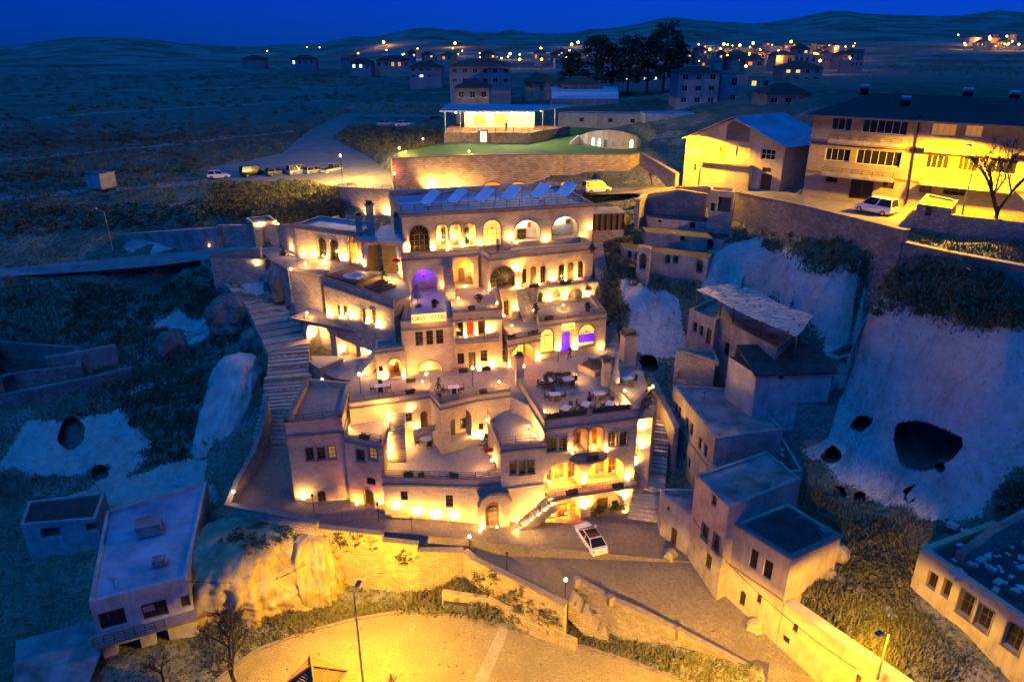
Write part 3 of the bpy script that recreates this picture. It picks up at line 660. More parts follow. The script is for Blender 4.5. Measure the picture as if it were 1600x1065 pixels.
# left wing
A13, B13 = U(466, 404, 23), U(567, 421, 23)
lw = block('left_wing', 'upper left stone wing with three uplit arched windows', 'building', [A13, B13, U(590, 375, 25), U(580, 352, 27.0), U(500, 343, 27.0)], 19, 27.5, limestone, roofblue, {
    0: [W(496.5, 371, 510.5, 404, arch=1, d=.3, trim=.1, mull=1, bars=1), W(515, 373.5, 529, 407, arch=1, d=.3, trim=.1, mull=1, bars=1), W(544, 370, 559.5, 414, arch=1, d=.3, trim=.1, mull=1, pane=dimglass)]}, par=.3, cor=(0,), corz=27.1)
F13 = lw.F[0]
A14, B14 = U(567, 422, 22.8), U(633, 432, 22.8)
FP = Fac(A14, B14)
pav = thing('lounge_porch', 'open columned porch with blue flat roof beside the jacuzzi deck', 'porch', (*FP.A, 22.8))
MB().prism([FP.P(-.4, 0, .5), FP.P(FP.L + .2, 0, .5), FP.P(FP.L + .2, 0, -6.5), FP.P(-.4, 0, -6.5)], 26.75, 27.1).build('roof', [roofblue], pav)
MB().fbox(FP, -.45, FP.L + .25, 26.6, 27.12, .503, .65).build('fascia', limestone, pav)
for s in (.25, FP.L - .35): MB().fbox(FP, s - .3, s + .3, 19, 26.75, -.5, .1).build('column', limestone, pav)
pb = MB(); pb.fbox(FP, 0, FP.L, 19, 26.7, -4.5, -4.2); pb.build('back_wall', limestone, pav)
G14 = Fac(FP.P(0, 0, -4.2), FP.P(FP.L, 0, -4.2)); glazing(pav, G14, outline(FP.L * .35, 22.9, FP.L * .62, 25.6, 0), .02, 0, wood, None, 'door', 1, 1, True)
for sx, ex in ((FP.P(.8, 26.7, .02), -.35), (FP.P(FP.L - .9, 26.7, .02), .35)):
    mb = MB(); 
    for i in range(7): a = i * .09 - .27; mb.hexa([Vector((sx.x + a * .6 + ex, sx.y - .1, 22.9)), Vector((sx.x + a * .6 + ex + .06, sx.y - .06, 22.9)), Vector((sx.x + a * .6 + ex + .06, sx.y + .06, 22.9)), Vector((sx.x + a * .6 + ex, sx.y + .02, 22.9)),
                                                Vector((sx.x + a, sx.y - .1, 26.6)), Vector((sx.x + a + .06, sx.y - .06, 26.6)), Vector((sx.x + a + .06, sx.y + .06, 26.6)), Vector((sx.x + a, sx.y + .02, 26.6))])
    mb.build('curtain', whitecloth, pav)
A15, B15 = U(504, 433, 23.2), U(614, 469, 23.2)
poolh = block('jacuzzi_house', 'stone house with uplit rough wall carrying the jacuzzi deck', 'building', [A15, B15, U(640, 458, 22.7), U(634, 430, 22.7), U(566, 420, 22.7), U(520, 416, 22.7)], 16, 23.2, goldstone, terrfloor, {
    0: [W(526, 476, 532, 493, d=.2), W(536, 478, 543, 495, d=.2), W(565.5, 482, 572.5, 505, d=.2, trim=.06), W(580, 484, 588, 506, d=.2, trim=.06)]}, par=.5, cor=(0,), corz=22.3, pe=(0,))
F15 = poolh.F[0]
gal_f = [U(455, 496, 17.8), U(585, 521, 17.8)]; FG = Fac(*gal_f)
gal = block('gallery_house', 'vaulted gallery house with glowing yellow arches under a long balcony', 'building', [FG.P(.9, 0, -.7), FG.P(FG.L, 0, -.7), U(606, 500, 17.8), U(520, 470, 17.8)], 9, 17.55, goldstone, terrfloor, {
    0: [W(480, 505, 517, 562, k='niche', arch=1, d=2.5, pane=plaster, **{'in': [W(488, 513, 494, 520, mull=0)]}), W(526, 513, 556, 566, k='niche', arch=1, d=2.2, pane=amberplaster, **{'in': [dict(k='door', r=(548, 516, 556, 540), arch=1)]}), W(563, 521, 581, 566, k='niche', arch=1, d=1.2, pane=amberplaster)]}, par=0)
GA = gal.F[0]
MB().fbox(FG, -.3, FG.L + .6, 17.55, 17.8, -5.2, .1).build('balcony_slab', terrfloor, gal.root)
MB().fbox(FG, -.35, FG.L + .6, 17.42, 17.83, .103, .22).build('slab_edge', coping, gal.root)
railing([FG.P(0, 17.8, 0), FG.P(FG.L, 17.8, 0)], gal.root, .6, 2.2)
red = block('red_door_house', 'small stone house with glowing orange arched doorway', 'building', [U(590, 596, TZ), U(634, 590, TZ), U(632, 540, 17.5), U(588, 546, 17.5)], 13, 18.6, limestone, terrfloor, {
    0: [W(607, 560, 627, 591, k='niche', arch=1, d=1.6, pane=amberplaster, trim=.1, **{'in': [dict(k='door', r=(616, 566, 625, 590), pane=warmwood)]}), W(592, 572, 598, 580, d=.2)]}, par=.3, cor=(0,))
F16 = red.F[0]
sheet('gallery_court', [(492, 572, 13.2), (520, 590, 13.2), (560, 596, 14.6), (596, 592, 14.8), (590, 556, 14.6), (560, 556, 13.8), (486, 556, 13.2)], terrfloor)
wallrun('gallery_parapet', 'sloping whitewashed parapet in front of the glowing gallery', [(U(474, 560, 13.9), 10), (U(500, 577, 13.8), 10), (U(536, 562, 14.2), 12)], .35, limestone, copm=coping)
stairs('gallery_stairs', 'pale side stairs rising along the gallery to the jacuzzi house', U(556, 590, 14.6), U(590, 545, 17.4), 1.1, 14, goldstone, sol=1.5)
stairs('left_garden_stairs', 'lit garden steps zigzagging down the rocky left edge', U(492, 474, 18), U(470, 437, 21), 1.4, 14, goldstone, sol=1.2)
gateF = Fac(U2(400, 388, 22), U2(437, 383, 22))
gate = block('gate_house', 'pink stone gatehouse with wooden door at the upper left entrance', 'building', fbk(gateF.P(0, 0), gateF.P(gateF.L, 0), 4), 18, 25.6, goldstone, roofgrey, {0: [W(412, 354, 432, 386, k='door', d=.3, arch=.4, pane=warmwood, trim=.1, bars=2)]}, par=.3)
Fg = gate.F[0]
stw = wallrun('stair_wall', 'lit golden rubble wall between gatehouse and uplit wing', [(U(436, 352, 25.4), 18), (U(467, 352, 27.0), 18)], .5, goldstone, copm=coping)
stairs('gate_steps', 'short yellow lit steps in front of the gatehouse', U(428, 398, 21.6), U(422, 387, 22.2), 2.4, 5, goldstone, sol=1.5)
sheet('garden_floor', [(402, 388, 22.1), (437, 384, 22.1), (470, 402, 22.6), (520, 420, 22.6), (500, 432, 22.2), (455, 425, 22), (418, 402, 21.8)], terrfloor)
wallrun('garden_retaining', 'rough stone edge holding the upper left garden', [(U(400, 389, 22.2), 15), (U(418, 403, 21.9), 15), (U(455, 426, 22.1), 15), (U(500, 433, 22.3), 15)], .4, goldstone, copm=coping)
lowl = block('garden_wall', 'low pink stone planter wall below the uplit arches', 'wall', [U(449, 419, 22.6), U(515, 424, 22.6), U(517, 412, 22.6), U(449, 408, 22.6)], 18, 22.7, goldstone, terrfloor, {}, par=0)
# chimneys
def chimney(px, py, z0, h, w, label, mat=limestone):
    p = U(px, py, z0); t = thing('chimney', label, 'chimney', p, 'stone chimneys of the hotel')
    MB().box((p.x, p.y, z0 + h / 2 - .6), (w, w, h + 1.2), R(12)).build('shaft', mat, t)
    MB().box((p.x, p.y, z0 + h + .06), (w + .25, w + .25, .12), R(12)).build('cap', coping, t)
    MB().box((p.x, p.y, z0 + h + .3), (w * .8, w * .8, .35), R(12)).build('hood', blackbox, t)
chimney(811, 601, TZ, 3.3, .75, 'slim pale chimney rising from the cafe terrace steps')
chimney(946, 602, TZ, 2.8, .8, 'lit square chimney beside the closed grey parasol')
chimney(980, 568, TZ, 3.6, 1.5, 'broad stone chimney with dark cap at the terrace corner')
chimney(562, 364, 27.2, 2.1, .8, 'warm lit chimney on the left wing roof')
chimney(580, 366, 27.2, 3.6, .9, 'tall blue grey chimney on the left wing roof')
chimney(622, 364, 27.1, 2.1, .9, 'stubby chimney next to the blue porch roof')
# sign boards
def textmesh(cu, mat):
    o = bpy.data.objects.new('tmp', cu); sc.collection.objects.link(o); dg = bpy.context.evaluated_depsgraph_get(); dg.update(); me = bpy.data.meshes.new_from_object(o.evaluated_get(dg)); bpy.data.objects.remove(o)
    me.materials.clear(); me.materials.append(mat); o = bpy.data.objects.new('lettering', me); sc.collection.objects.link(o); o['kind'] = 'stuff'; return o
def signboard(F, x0, y0, x1, y1, text, label, size):
    s0, zb, s1, zt = F.rect(x0, y0, x1, y1); t = thing('name_board', label, 'sign', F.P((s0 + s1) / 2, zb, .1))
    MB().fbox(F, s0, s1, zb, zt, .1, .2).build('board', glow('sign_light_' + text[:3], (1.0, .6, .16), .34), t)
    cu = bpy.data.curves.new('lettering', 'FONT'); cu.body = text; cu.size = size; cu.align_x = 'CENTER'; cu.align_y = 'CENTER'; cu.extrude = .01
    o = textmesh(cu, iron); o.parent = t
    o.location = F.P((s0 + s1) / 2, (zb + zt) / 2, .215) - org(t); o.rotation_euler = (R(90), 0, math.atan2(F.d.y, F.d.x))
    pointlight('light', t, Vector((F.n.x * .8, F.n.y * .8, .2)), 25, WARM)
signboard(F5, 642.5, 489, 697, 502, 'CAVE HOTEL', 'long lit name board under the violet terrace', .62)
signboard(F8, 877, 504, 897, 514, 'Cave', 'small lit sign above the violet shop door', .6)
# ------------------------------------------------------------------ old houses on the right
def roofpoly(pts, z): return [U(x, y, z) for x, y in pts]
# lean-to beside the alley stairs
leanto = block('lean_to', 'low dusty lean-to with dark door at the edge of the forecourt', 'building', [U(1031, 836, 4.1), U(1080, 874, 3.8), U(1090, 790, 7.7), U(1048, 752, 7.7)][:2] + [U(1088, 768, 8.2), U(1032, 764, 8.4)], 2.5, 8.5, oldplaster, roofgrey,
    {0: [W(1046.5, 824, 1057, 856, k='door', d=.25), W(1042, 791, 1046, 797, d=.2, mull=0, bars=0)]}, par=.4)
ft = [Vector((16.5, 54.9)), Vector((18.1, 50.0)), Vector((25.7, 54.3)), Vector((24.2, 59.0))]
tall = block('tall_plain_house', 'tall plain pink plaster house with flat dark roof by the forecourt', 'building', ft, 1.5, 12.9, oldplaster, roofgrey,
    {0: [W(1111, 773, 1120, 791, d=.2), W(1096, 817, 1107, 843, d=.2, trim=.07, bars=2), W(1114, 833, 1125, 862, d=.2, trim=.07, bars=2), W(1100.5, 863, 1112, 890, d=.25)]}, par=.15)
ft = [Vector((19.0, 50.6)), Vector((22.2, 46.1)), Vector((27.4, 49.0)), Vector((24.6, 53.6))]
cube = block('yellow_cube_house', 'sodium lit cube house with mossy dark roof and two dark windows', 'building', ft, 1.0, 10.8, plaster, roofdark,
    {0: [W(1171, 857, 1184, 889, d=.25), W(1192, 874, 1207, 905, d=.25), W(1155, 922, 1165, 946, d=.2, arch=1), W(1182, 928, 1190, 943, d=.2)]}, par=.2, cor=())
MB().fbox(cube.F[0], -.1, cube.F[0].L + .1, 10.8, 10.95, -.3, .2).build('eaves', coping, cube.root)
MB().fbox(cube.F[1], -.1, cube.F[1].L + .1, 10.803, 10.953, -.3, .2).build('eaves', coping, cube.root)
MB().fbox(cube.F[0], 0, cube.F[0].L, 6.5, 6.65, .003, .08).build('ledge', coping, cube.root)
yw0, yw1, yw2 = Vector((22.25, 46.05)), Vector((26.0, 40.5)), Vector((33.0, 30.0))
yard = block('yard_wall', 'thick sodium lit plaster yard wall with arched wooden gate', 'wall', [yw0, yw1, yw2, yw2 + Vector((.9, .5)), yw1 + Vector((.95, .5)), yw0 + Vector((.95, .5))], 0.2, 6.4, plaster, plaster,
    {0: [W(1238, 973, 1247, 988, d=.2), W(1222, 993, 1234, 1004, d=.2, mull=0, bars=0)], 1: [W(1308, 1042, 1345, 1085, k='door', arch=1, d=.25, pane=warmwood)]}, par=0)
long_ = block('long_house', 'long pink stone house with paired small windows above the alley', 'building', [U(1052, 601, 14.0), U(1118, 684, 14.0), U(1224, 670, 14.0), U(1189, 635, 14), U(1160, 607, 14)], 4, 14.0, oldplaster, roofgrey,
    {0: [W(1053.8, 628, 1058, 647, d=.2, mull=0), W(1059, 634, 1063.5, 657, d=.2, mull=0), W(1070.5, 651, 1075.5, 673, d=.2, mull=0), W(1077.5, 659, 1083, 682, d=.2, mull=0), W(1091, 682, 1096, 703, d=.2, mull=0), W(1099.5, 693, 1105, 716, d=.2, mull=0),
         W(1066, 705, 1071, 722, d=.2, mull=0), W(1074, 714, 1079, 733, d=.2, mull=0)]}, par=.25)
MB().fbox(long_.F[0], 0, long_.F[0].L, 10.2, 10.38, .003, .1).build('ledge', coping, long_.root)
ruin_roof = block('collapsed_house', 'roofless house full of rubble between the long and tall houses', 'building', [U(1105, 730, 10.5), U(1128, 752, 10.5), U(1253, 745, 10.5), U(1216, 682, 10.5), U(1124, 690, 10.5)], 3, 11.2, oldplaster, roofdark, {}, par=.8)
rb = MB()
for i in range(70):
    q = U(random.uniform(1130, 1225), random.uniform(695, 738), 10.5); s = random.uniform(.12, .5)
    rb.box((q.x, q.y, 10.45 + s * .3), (s * random.uniform(.6, 2), s, s * .7), random.uniform(0, 3))
rb.build('fallen_rubble', tuffm, None, 'broken stones lying inside the roofless house', 'rubble', kind='stuff')
arch_h = block('arch_hut', 'small stone hut with one wide arch above the alley', 'building', [U(1052, 590, 13.6), U(1108, 592, 13.6), U(1118, 565, 16.8), U(1062, 545, 16.8)], 11, 17.0, goldstone, roofgrey,
    {0: [W(1058, 571, 1092, 594, k='hole', arch=1, d=1.5)]}, par=.4)
RA, RB, RC = U(1077, 484, 20.4), U(1118, 502, 20.4), U(1214, 546, 20.4)
reedh = block('reed_terrace_house', 'pale stone house with a terrace under a ragged reed roof', 'building', [RA, RB, RB + Vector((.7, .9, 0)), RC, RC + Vector((3.0, 3.6, 0)), U(1250, 500, 20.4), U(1145, 452, 20.4)], 12, 20.5, oldplaster, roofgrey,
    {0: [W(1083, 503, 1089.5, 518, d=.2, trim=.05), W(1093, 509, 1099, 524, d=.2, trim=.05), W(1103, 513, 1111.5, 538, k='door', d=.25)], 2: [W(1131, 534, 1139, 556, d=.2), W(1148, 543, 1157, 570, k='door', arch=1, d=.25)]}, par=.7)
rr = [U(1087, 453, 23.3), U(1243, 526, 23.0), U(1278, 514, 23.0), U(1262, 477, 23.2), U(1144, 441, 23.4)]
rm = MB(); NX = 34
def bil(u, v):
    a = rr[0].lerp(rr[1], u); b = rr[4].lerp(rr[3].lerp(rr[2], .5), u); p = a.lerp(b, v); p.z += .22 * math.sin(u * 9 + v * 5) * .5 + random.uniform(-.05, .05); return p
for i in range(NX):
    for j in range(9):
        if random.random() < .04: continue
        u0, u1 = i / NX, (i + 1.12) / NX; v0, v1 = max(0, j / 9 + random.uniform(-.02, .02)), (j + 1) / 9 + random.uniform(0, .04)
        q = [bil(u0, v0), bil(u1, v0), bil(u1, v1), bil(u0, v1)]
        rm.hexa([p - Vector((0, 0, .06)) for p in q] + q)
rm.build('reed_roof', reed, reedh.root)
for px, py in ((1085, 481), (1121, 497), (1141, 505), (1184, 528), (1238, 554)):
    q = U(px, py, 19.9); MB().tube((q.x + .3, q.y + .2, 19.7), (q.x + .3, q.y + .2, 23.1), .1, n=6).build('post', warmwood, reedh.root)
SA, SB = U(1183, 584, 18.6), U(1302, 580, 18.6)
shed = block('white_shed', 'white block shed with mossy sloping roof below the reed terrace', 'building', [SA, SB, SB + Vector((.5, 4.5, 0)), SA + Vector((-1.5, 4.5, 0))], 12, 18.5, whiteplaster, roofdark, {0: [W(1216, 585, 1224, 592, d=.15, mull=0, bars=0)]}, par=0)
F = shed.F[0]; MB().hexa([F.P(-.4, 18.502, .4), F.P(F.L + .4, 18.502, .4), F.P(F.L + .3, 19.6, -4.6), F.P(-.5, 19.6, -4.6), F.P(-.4, 18.7, .4), F.P(F.L + .4, 18.7, .4), F.P(F.L + .3, 19.8, -4.6), F.P(-.5, 19.8, -4.6)]).build('roof', roofdark, shed.root)
vault = block('broken_vault', 'broken stone vault with a dark arched hole behind the white shed', 'ruin', [U(1300, 600, 16), U(1325, 578, 17), U(1365, 553, 18.5), U(1330, 530, 19), U(1285, 550, 19)], 11, 18.8, oldplaster, roofdark, {0: [W(1302, 560, 1320, 596, k='hole', arch=1, d=1.5)]}, par=.3)
terrace_r = block('rubble_terrace', 'low rubble retaining terrace under the white shed', 'wall', [U(1188, 628, 15.0), U(1302, 642, 14.6), U(1322, 606, 15.2), U(1180, 606, 15.2)], 7, 15.2, rubble, roofdark, {}, par=0)
HA, HB = Vector((32.8, 46.9)), Vector((37.2, 36.0))
gold = block('derelict_house', 'derelict sodium lit house with black paned window holes at the lower right', 'building', [HA, HB, HB + Vector((8, 3.5)), HA + Vector((8, 3.5))], 4, 11.3, plaster, roofdark,
    {0: [W(1447, 892, 1465, 921, d=.4, bars=0), W(1471, 903, 1486, 935, d=.4, bars=0), W(1496, 922, 1522, 965, d=.5, trim=.1), W(1523, 944, 1551, 986, d=.5, trim=.1), W(1567, 971, 1600, 1019, d=.5, arch=.5, trim=.1), W(1521, 1019, 1539, 1047, d=.3)]}, par=.35, pt=.5)  # black panes stand in for the shade inside the window openings
rb = MB()
for i in range(50):
    q = U(random.uniform(1480, 1600), random.uniform(820, 930), 10.9); s = random.uniform(.15, .55); rb.box((q.x, q.y, 10.95), (s * 1.6, s, s * .7), random.uniform(0, 3))
rb.build('roof_rubble', tuffm, None, 'loose stones on the roof of the derelict house', 'rubble', kind='stuff')
wallrun('ruined_yard_wall', 'broken pale stone wall slanting across the ruins at the right edge', [(U(1508, 868, 11.9), 9), (U(1560, 830, 13), 9), (U(1615, 800, 14), 9)], .7, rubble)
# the alley stairs between front house and right houses
ST0, ST1 = U(1008, 812, 4.3), U(1022, 655, 10.5)
stairs('alley_stairs', 'wide lit stone stairs climbing the alley beside the front house', ST0, ST1, 3.4, 26, goldstone, sol=1.4)
wallrun('alley_wall', 'tall golden stone wall along the upper alley', [(U(1012, 585, 13.5), 6), (U(1054, 668, 11.5), 5)], .5, goldstone, copm=coping)
# forecourt parapet, its lower stair and the wall down to the road
def pline(pts, zb, dz=.0): return [(U(x, y, z) + Vector((0, 0, dz)), zb_) for (x, y, z), zb_ in zip(pts, zb)]
wallrun('stepped_street_wall', 'tall golden block wall with stepped top below the hotel street', pline([(486, 824, 6.9), (597, 837, 6.9)], (-.5, -.5)), .5, yellowwall, copm=coping)
wallrun('stepped_street_wall', 'middle step of the golden block wall below the arched street door', pline([(598, 846, 6.3), (652, 852, 6.2)], (-.5, -.5)), .5, yellowwall, copm=coping)
wallrun('stepped_street_wall', 'lower golden block wall curving below the entrance', pline([(652, 862, 5.5), (690, 862, 5.2), (724, 862, 5.0), (737, 874, 4.9)], (-.5, -.5, -.5, -.5)), .5, yellowwall, copm=coping)
wallrun('forecourt_parapet', 'stone parapet of the forecourt above the weedy bank', pline([(737, 874, 4.9), (797, 903, 4.75), (882, 946, 4.6)], (0, 0, 0)), .45, yellowwall, copm=coping)
lowp = wallrun('ramp_parapet', 'rough stone parapet wall running down beside the forecourt ramp', pline([(902, 908, 4.7), (960, 940, 4.2), (1000, 957, 3.9), (1090, 1003, 2.9), (1178, 1050, 1.9)], (-.4,) * 5), .45, rubble, copm=coping)
PW = Fac(U2(902, 908, 4.7), U2(1000, 957, 3.9)); a0, zb0, a1, zt0 = PW.rect(958, 960, 974, 992)
MB().fbox(PW, a0, a1, max(.1, zb0), zt0, -.2, .05).build('cellar_door', wood, lowp)
stairs('lower_stairs', 'worn stone stairs from the road up to the forecourt parapet', U(958, 998, .1), U(892, 930, 3.9), 1.5, 20, yellowwall, sol=2)
for i, (x, y, z, d) in enumerate(((902, 910, 4.7, 'stair head'), (1178, 1050, 1.9, 'lower end of the ramp'), (955, 938, 4.3, 'cellar door'), (1062, 990, 3.2, 'bend in the ramp'))):
    p = U(x, y, z); MB().box((p.x, p.y + .2, z - .1), (.55, .55, .9), R(20)).build('gate_pillar', coping, None, f'short stone parapet pillar at the {d}', 'pillar')
# wide weedy retaining terrace between road and parapet
wallrun('bank_wall', 'low broken block wall on the weedy bank behind the bins', pline([(690, 925, 2.2), (760, 935, 2.0), (840, 975, 1.5), (900, 1003, .9)], (-.5,) * 4), .5, yellowwall)
# ------------------------------------------------------------------ upper right: road, walls, flats
UR = [(930, 304, 28), (1060, 300, 28.5), (1145, 302, 29.6), (1255, 327, 30.6), (1412, 366, 31), (1440, 345, 31.1), (1445, 322, 31.3), (1255, 305, 31), (1230, 300, 30.4), (1120, 290, 29.6), (1060, 292, 29), (930, 294, 28), (640, 294, 28), (536, 300, 27), (536, 290, 27), (470, 280, 26.6), (330, 287, 26), (330, 268, 26), (500, 262, 26.8), (640, 299, 27.6)]
sheet('upper_street', UR[:12], plain('dusty_asphalt', (.2, .17, .14), .9, .3, .5))
wallrun('cliff_wall', 'long stone retaining wall on the cliff edge below the parked van', pline([(1100, 292, 30.2), (1145, 300, 30.3), (1255, 322, 31.3), (1413, 361, 31.8)], (20, 20, 21, 23)), .6, rubble, copm=coping)
wallrun('cliff_wall', 'nearer stone retaining wall below the bare tree at the right edge', pline([(1386, 374, 30.6), (1480, 395, 30.6), (1640, 425, 30.6)], (22, 23, 23)), .7, rubble, copm=coping)
wallrun('stepped_slope_wall', 'stepped dark wall climbing to the yellow house above the ruins', [(U(1000, 305, 28.6), 23), (U(1055, 292, 29.4), 23), (U(1100, 291, 30.2), 23)], .5, rubble)
# yellow floodlit house
YA, YB = U(1066, 290, 29.2), U(1217, 301, 30.1)
FY = Fac(YA, YB)
yh = block('yellow_house', 'brightly lit yellow gabled house by the upper street lamp', 'building', fbk(YA, YB, 11, 2), 26, FY.pix(1140, 222)[1], plaster, roofblue,
    {0: [W(1075, 228, 1092, 245, d=.15, frame=whiteframe, mull=2, pane=warmglass), W(1124, 228, 1134, 246, k='door', d=.15, pane=warmwood), W(1150, 230, 1172, 246, d=.15, frame=whiteframe, mull=2, pane=dimglass), W(1189, 233, 1212, 250, d=.15, frame=whiteframe, mull=2),
         W(1140, 261, 1147, 272, d=.15, mull=0), W(1191, 262, 1205, 269, d=.15, mull=1), W(1084, 256, 1088, 266, d=.15, mull=0), W(1188, 272, 1205, 297, k='door', d=.2, pane=wood)]}, par=0)
Fy = yh.F[0]; zt = yh.z1
gz = Fy.pix(1145, 185)[1]; c = Fy.L * .48
gm = MB(); bk = -11
gm.poly(Fy.P(0, zt, .02), Fy.P(Fy.L, zt, .02), Fy.P(c, gz, .02)); gm.build('gable', plaster, yh.root)
dm = MB().poly(Fy.P(c - .9, zt + .25, .05), Fy.P(c + 2.6, zt + .2, .05), Fy.P(c + 2.6, zt + (gz - zt) * .62, .05), Fy.P(c, gz - .25, .05), Fy.P(c - .9, zt + (gz - zt) * .7, .05)); dm.build('attic_shade_sheet', darkin, yh.root)  # flat dark sheet over the gable, painting the shade of an open attic
for x0, z0_, x1, z1_ in ((-.5, zt - .1, c, gz + .15), (Fy.L + .5, zt - .1, c, gz + .15)):
    p = [Fy.P(x0, z0_, .5), Fy.P(x1, z1_, .5), Fy.P(x1 + 2, z1_, bk), Fy.P(x0 + 2, z0_, bk)]
    if x0 > 0: p = p[::-1]
    MB().hexa([q for q in p] + [q + Vector((0, 0, .12)) for q in p]).build('roof', roofblue, yh.root)
MB().fbox(Fy, Fy.pix(1098, 250)[0], Fy.pix(1178, 250)[0], Fy.pix(1140, 254)[1] - .15, Fy.pix(1140, 254)[1], .003, 1.3).build('porch_roof', coping, yh.root)
MB().fbox(Fy, Fy.pix(1100, 270)[0], Fy.pix(1176, 270)[0], 26, Fy.pix(1140, 255)[1] - .16, .004, .9).build('porch_wall', plaster, yh.root)
# three storey flats
BA, BB = U(1253, 307, 31), U(1430, 324, 31.3)
FB = Fac(BA, BB); BB = FB.P(FB.L * 2.35, 0); 
ftop = FB.pix(1262, 178)[1]
flat_ops = []
fb0 = Fac(BA, BB)
def fw(x0, y0, x1, y1, **k): flat_ops.append(W(x0, y0, x1, y1, frame=whiteframe, d=.25, bars=0, **k))
fw(1299, 184, 1331, 204, mull=2); fw(1347, 186, 1419, 210, mull=5); fw(1289, 232, 1328, 252, mull=3); fw(1337, 235, 1408, 259, mull=5)
fw(1455, 189, 1495, 213, mull=3, pane=dimglass); fw(1508, 191, 1536, 215, mull=2, pane=dimglass); fw(1446, 242, 1482, 264, mull=3); fw(1496, 245, 1530, 268, mull=3); fw(1545, 248, 1590, 272, mull=3)
flat_ops += [W(1290, 274, 1309, 285, d=.2, mull=0), W(1378, 283, 1397, 295, d=.2, mull=1), W(1327, 280, 1364, 312, k='door', d=.3, pane=iron), W(1436, 290, 1456, 301, d=.2), W(1473, 293, 1511, 305, d=.2, mull=2)]
flats = block('apartment_block', 'three storey brick apartment block with long balconies on the upper street', 'building', fbk(BA, BB, 12), 26, ftop, stone('pale_brick', (.34, .27, .2), (.27, .21, .16), (.2, .16, .12), .45, .16, .012, (.17, .13, .1), .6), roofdark, {0: flat_ops}, par=0)
Ff = flats.F[0]
for x0, x1, y0 in ((1298, 1412, 216), (1288, 1400, 266), (1448, 1585, 228), (1440, 1590, 278)):
    a, z = Ff.pix(x0, (y0 + y0 + (x1 - x0) * .07) / 2); b, _ = Ff.pix(x1, y0 + 4)
    MB().fbox(Ff, a, b, z - .2, z, .003, 1.2).build('balcony_slab', coping, flats.root)
    m = MB(); m.fbox(Ff, a, b, z + .002, z + .3, 1.05, 1.18); m.build('balcony_parapet', oldplaster, flats.root)
    railing([Ff.P(a, z + .3, 1.1), Ff.P(b, z + .3, 1.1)], flats.root, .55, 1.2)
MB().tube(Ff.at(1438, 180, .1), Ff.at(1416, 318, .1), .09, n=6).build('drainpipe', iron, flats.root)
for zz in (ftop - 3.4, ftop - 6.8): MB().fbox(Ff, 0, Ff.L, zz, zz + .25, .003, .06).build('string_course', tilered, flats.root)
rf = MB(); z = ftop; e = .9
p = [Ff.P(-e, z, e), Ff.P(Ff.L + e, z, e), Ff.P(Ff.L + e, z, -12 - e), Ff.P(-e, z, -12 - e)]; rg = [Ff.P(4.5, z + 2.3, -6), Ff.P(Ff.L - 4.5, z + 2.3, -6)]
rf.poly(p[0], p[1], rg[1], rg[0]); rf.poly(p[1], p[2], rg[1]); rf.poly(p[2], p[3], rg[0], rg[1]); rf.poly(p[3], p[0], rg[0])
rf.build('roof', tiledark, flats.root); MB().prism([Vector(q[:2]) for q in p], z - .22, z - .002).build('eaves', coping, flats.root)
for i in range(4):
    s = 3 + i * 5.3 + random.uniform(-.5, .5); o = -random.uniform(2, 8); h = z + 2.3 * (1 - abs(o + 6) / 7.5)
    q = Ff.P(s, h, o); t = thing('roof_tank', f'pale water tank on the apartment roof, {ORD[i]} along the ridge', 'tank', q)
    MB().tube(q + Vector((0, 0, .75)), q + Vector((.9, -.4, .75)), .33, n=10).build('tank', steel, t); m = MB(); m.box((q.x + .45, q.y - .2, q.z + .15), (.9, .5, .7)); m.build('stand', iron, t)
# garden shed by the bare tree
hut = block('ruined_hut', 'small ruined stone hut beside the bare tree', 'building', [U(1425, 358, 30.6), U(1478, 367, 30.6), U(1488, 352, 30.6), U(1440, 340, 30.6)], 28, 33.3, rubble, roofdark, {0: [W(1446, 323, 1456, 338, k='hole', d=.5)]}, par=.2)
wallrun('garden_wall', 'low shaded wall between hut and right edge', [(U(1480, 335, 32.6), 29), (U(1640, 352, 32.6), 29)], .5, rubble)
# ------------------------------------------------------------------ rock-cut ruins above the alley
def caverow(label, pts, z0, arches, dep=3, matl=None):
    ft = [UY(x, y, yy) for x, y, yy in pts]; zt_ = sum(p.z for p in ft) / len(ft)
    foot = [p.xy for p in ft] + [ft[-1].xy + Vector((1.5, dep)), ft[0].xy + Vector((0, dep))]
    return block('cave_row', label, 'ruin', foot, z0, zt_, matl or oldplaster, roofdark, arches, par=0)
caverow('upper ruined cave row with small arched doors', [(1010, 350, 92), (1075, 372, 90), (1130, 384, 88)], 20, {0: [W(1050, 359, 1055, 365, k='hole', d=.6), W(1063, 361, 1071, 377, k='hole', arch=1, d=1)], 1: [W(1104, 374, 1114, 394, k='hole', arch=1, d=1)]})
caverow('lower ruined cave row with dark arched doors', [(974, 382, 89), (1030, 395, 87), (1106, 412, 84)], 18, {0: [W(981, 392, 987, 404, k='hole', arch=1, d=1), W(992, 394, 1002, 407, k='hole', arch=1, d=1)], 1: [W(1039, 397, 1047, 413, k='hole', arch=1, d=1), W(1052, 399, 1060, 412, k='hole', d=1), W(1088, 407, 1098, 427, k='hole', arch=1, d=1)]})
wallrun('ruin_wall', 'tall broken back wall of the roofless ruin', [(UY(1012, 303, 99), 22), (UY(1060, 296, 98), 22), (UY(1104, 303, 96), 22)], .6, rubble)
wallrun('ruin_wall', 'crumbling side wall of the roofless ruin', [(UY(1000, 312, 96), 22), (UY(1012, 303, 99), 22)], .6, goldstone)
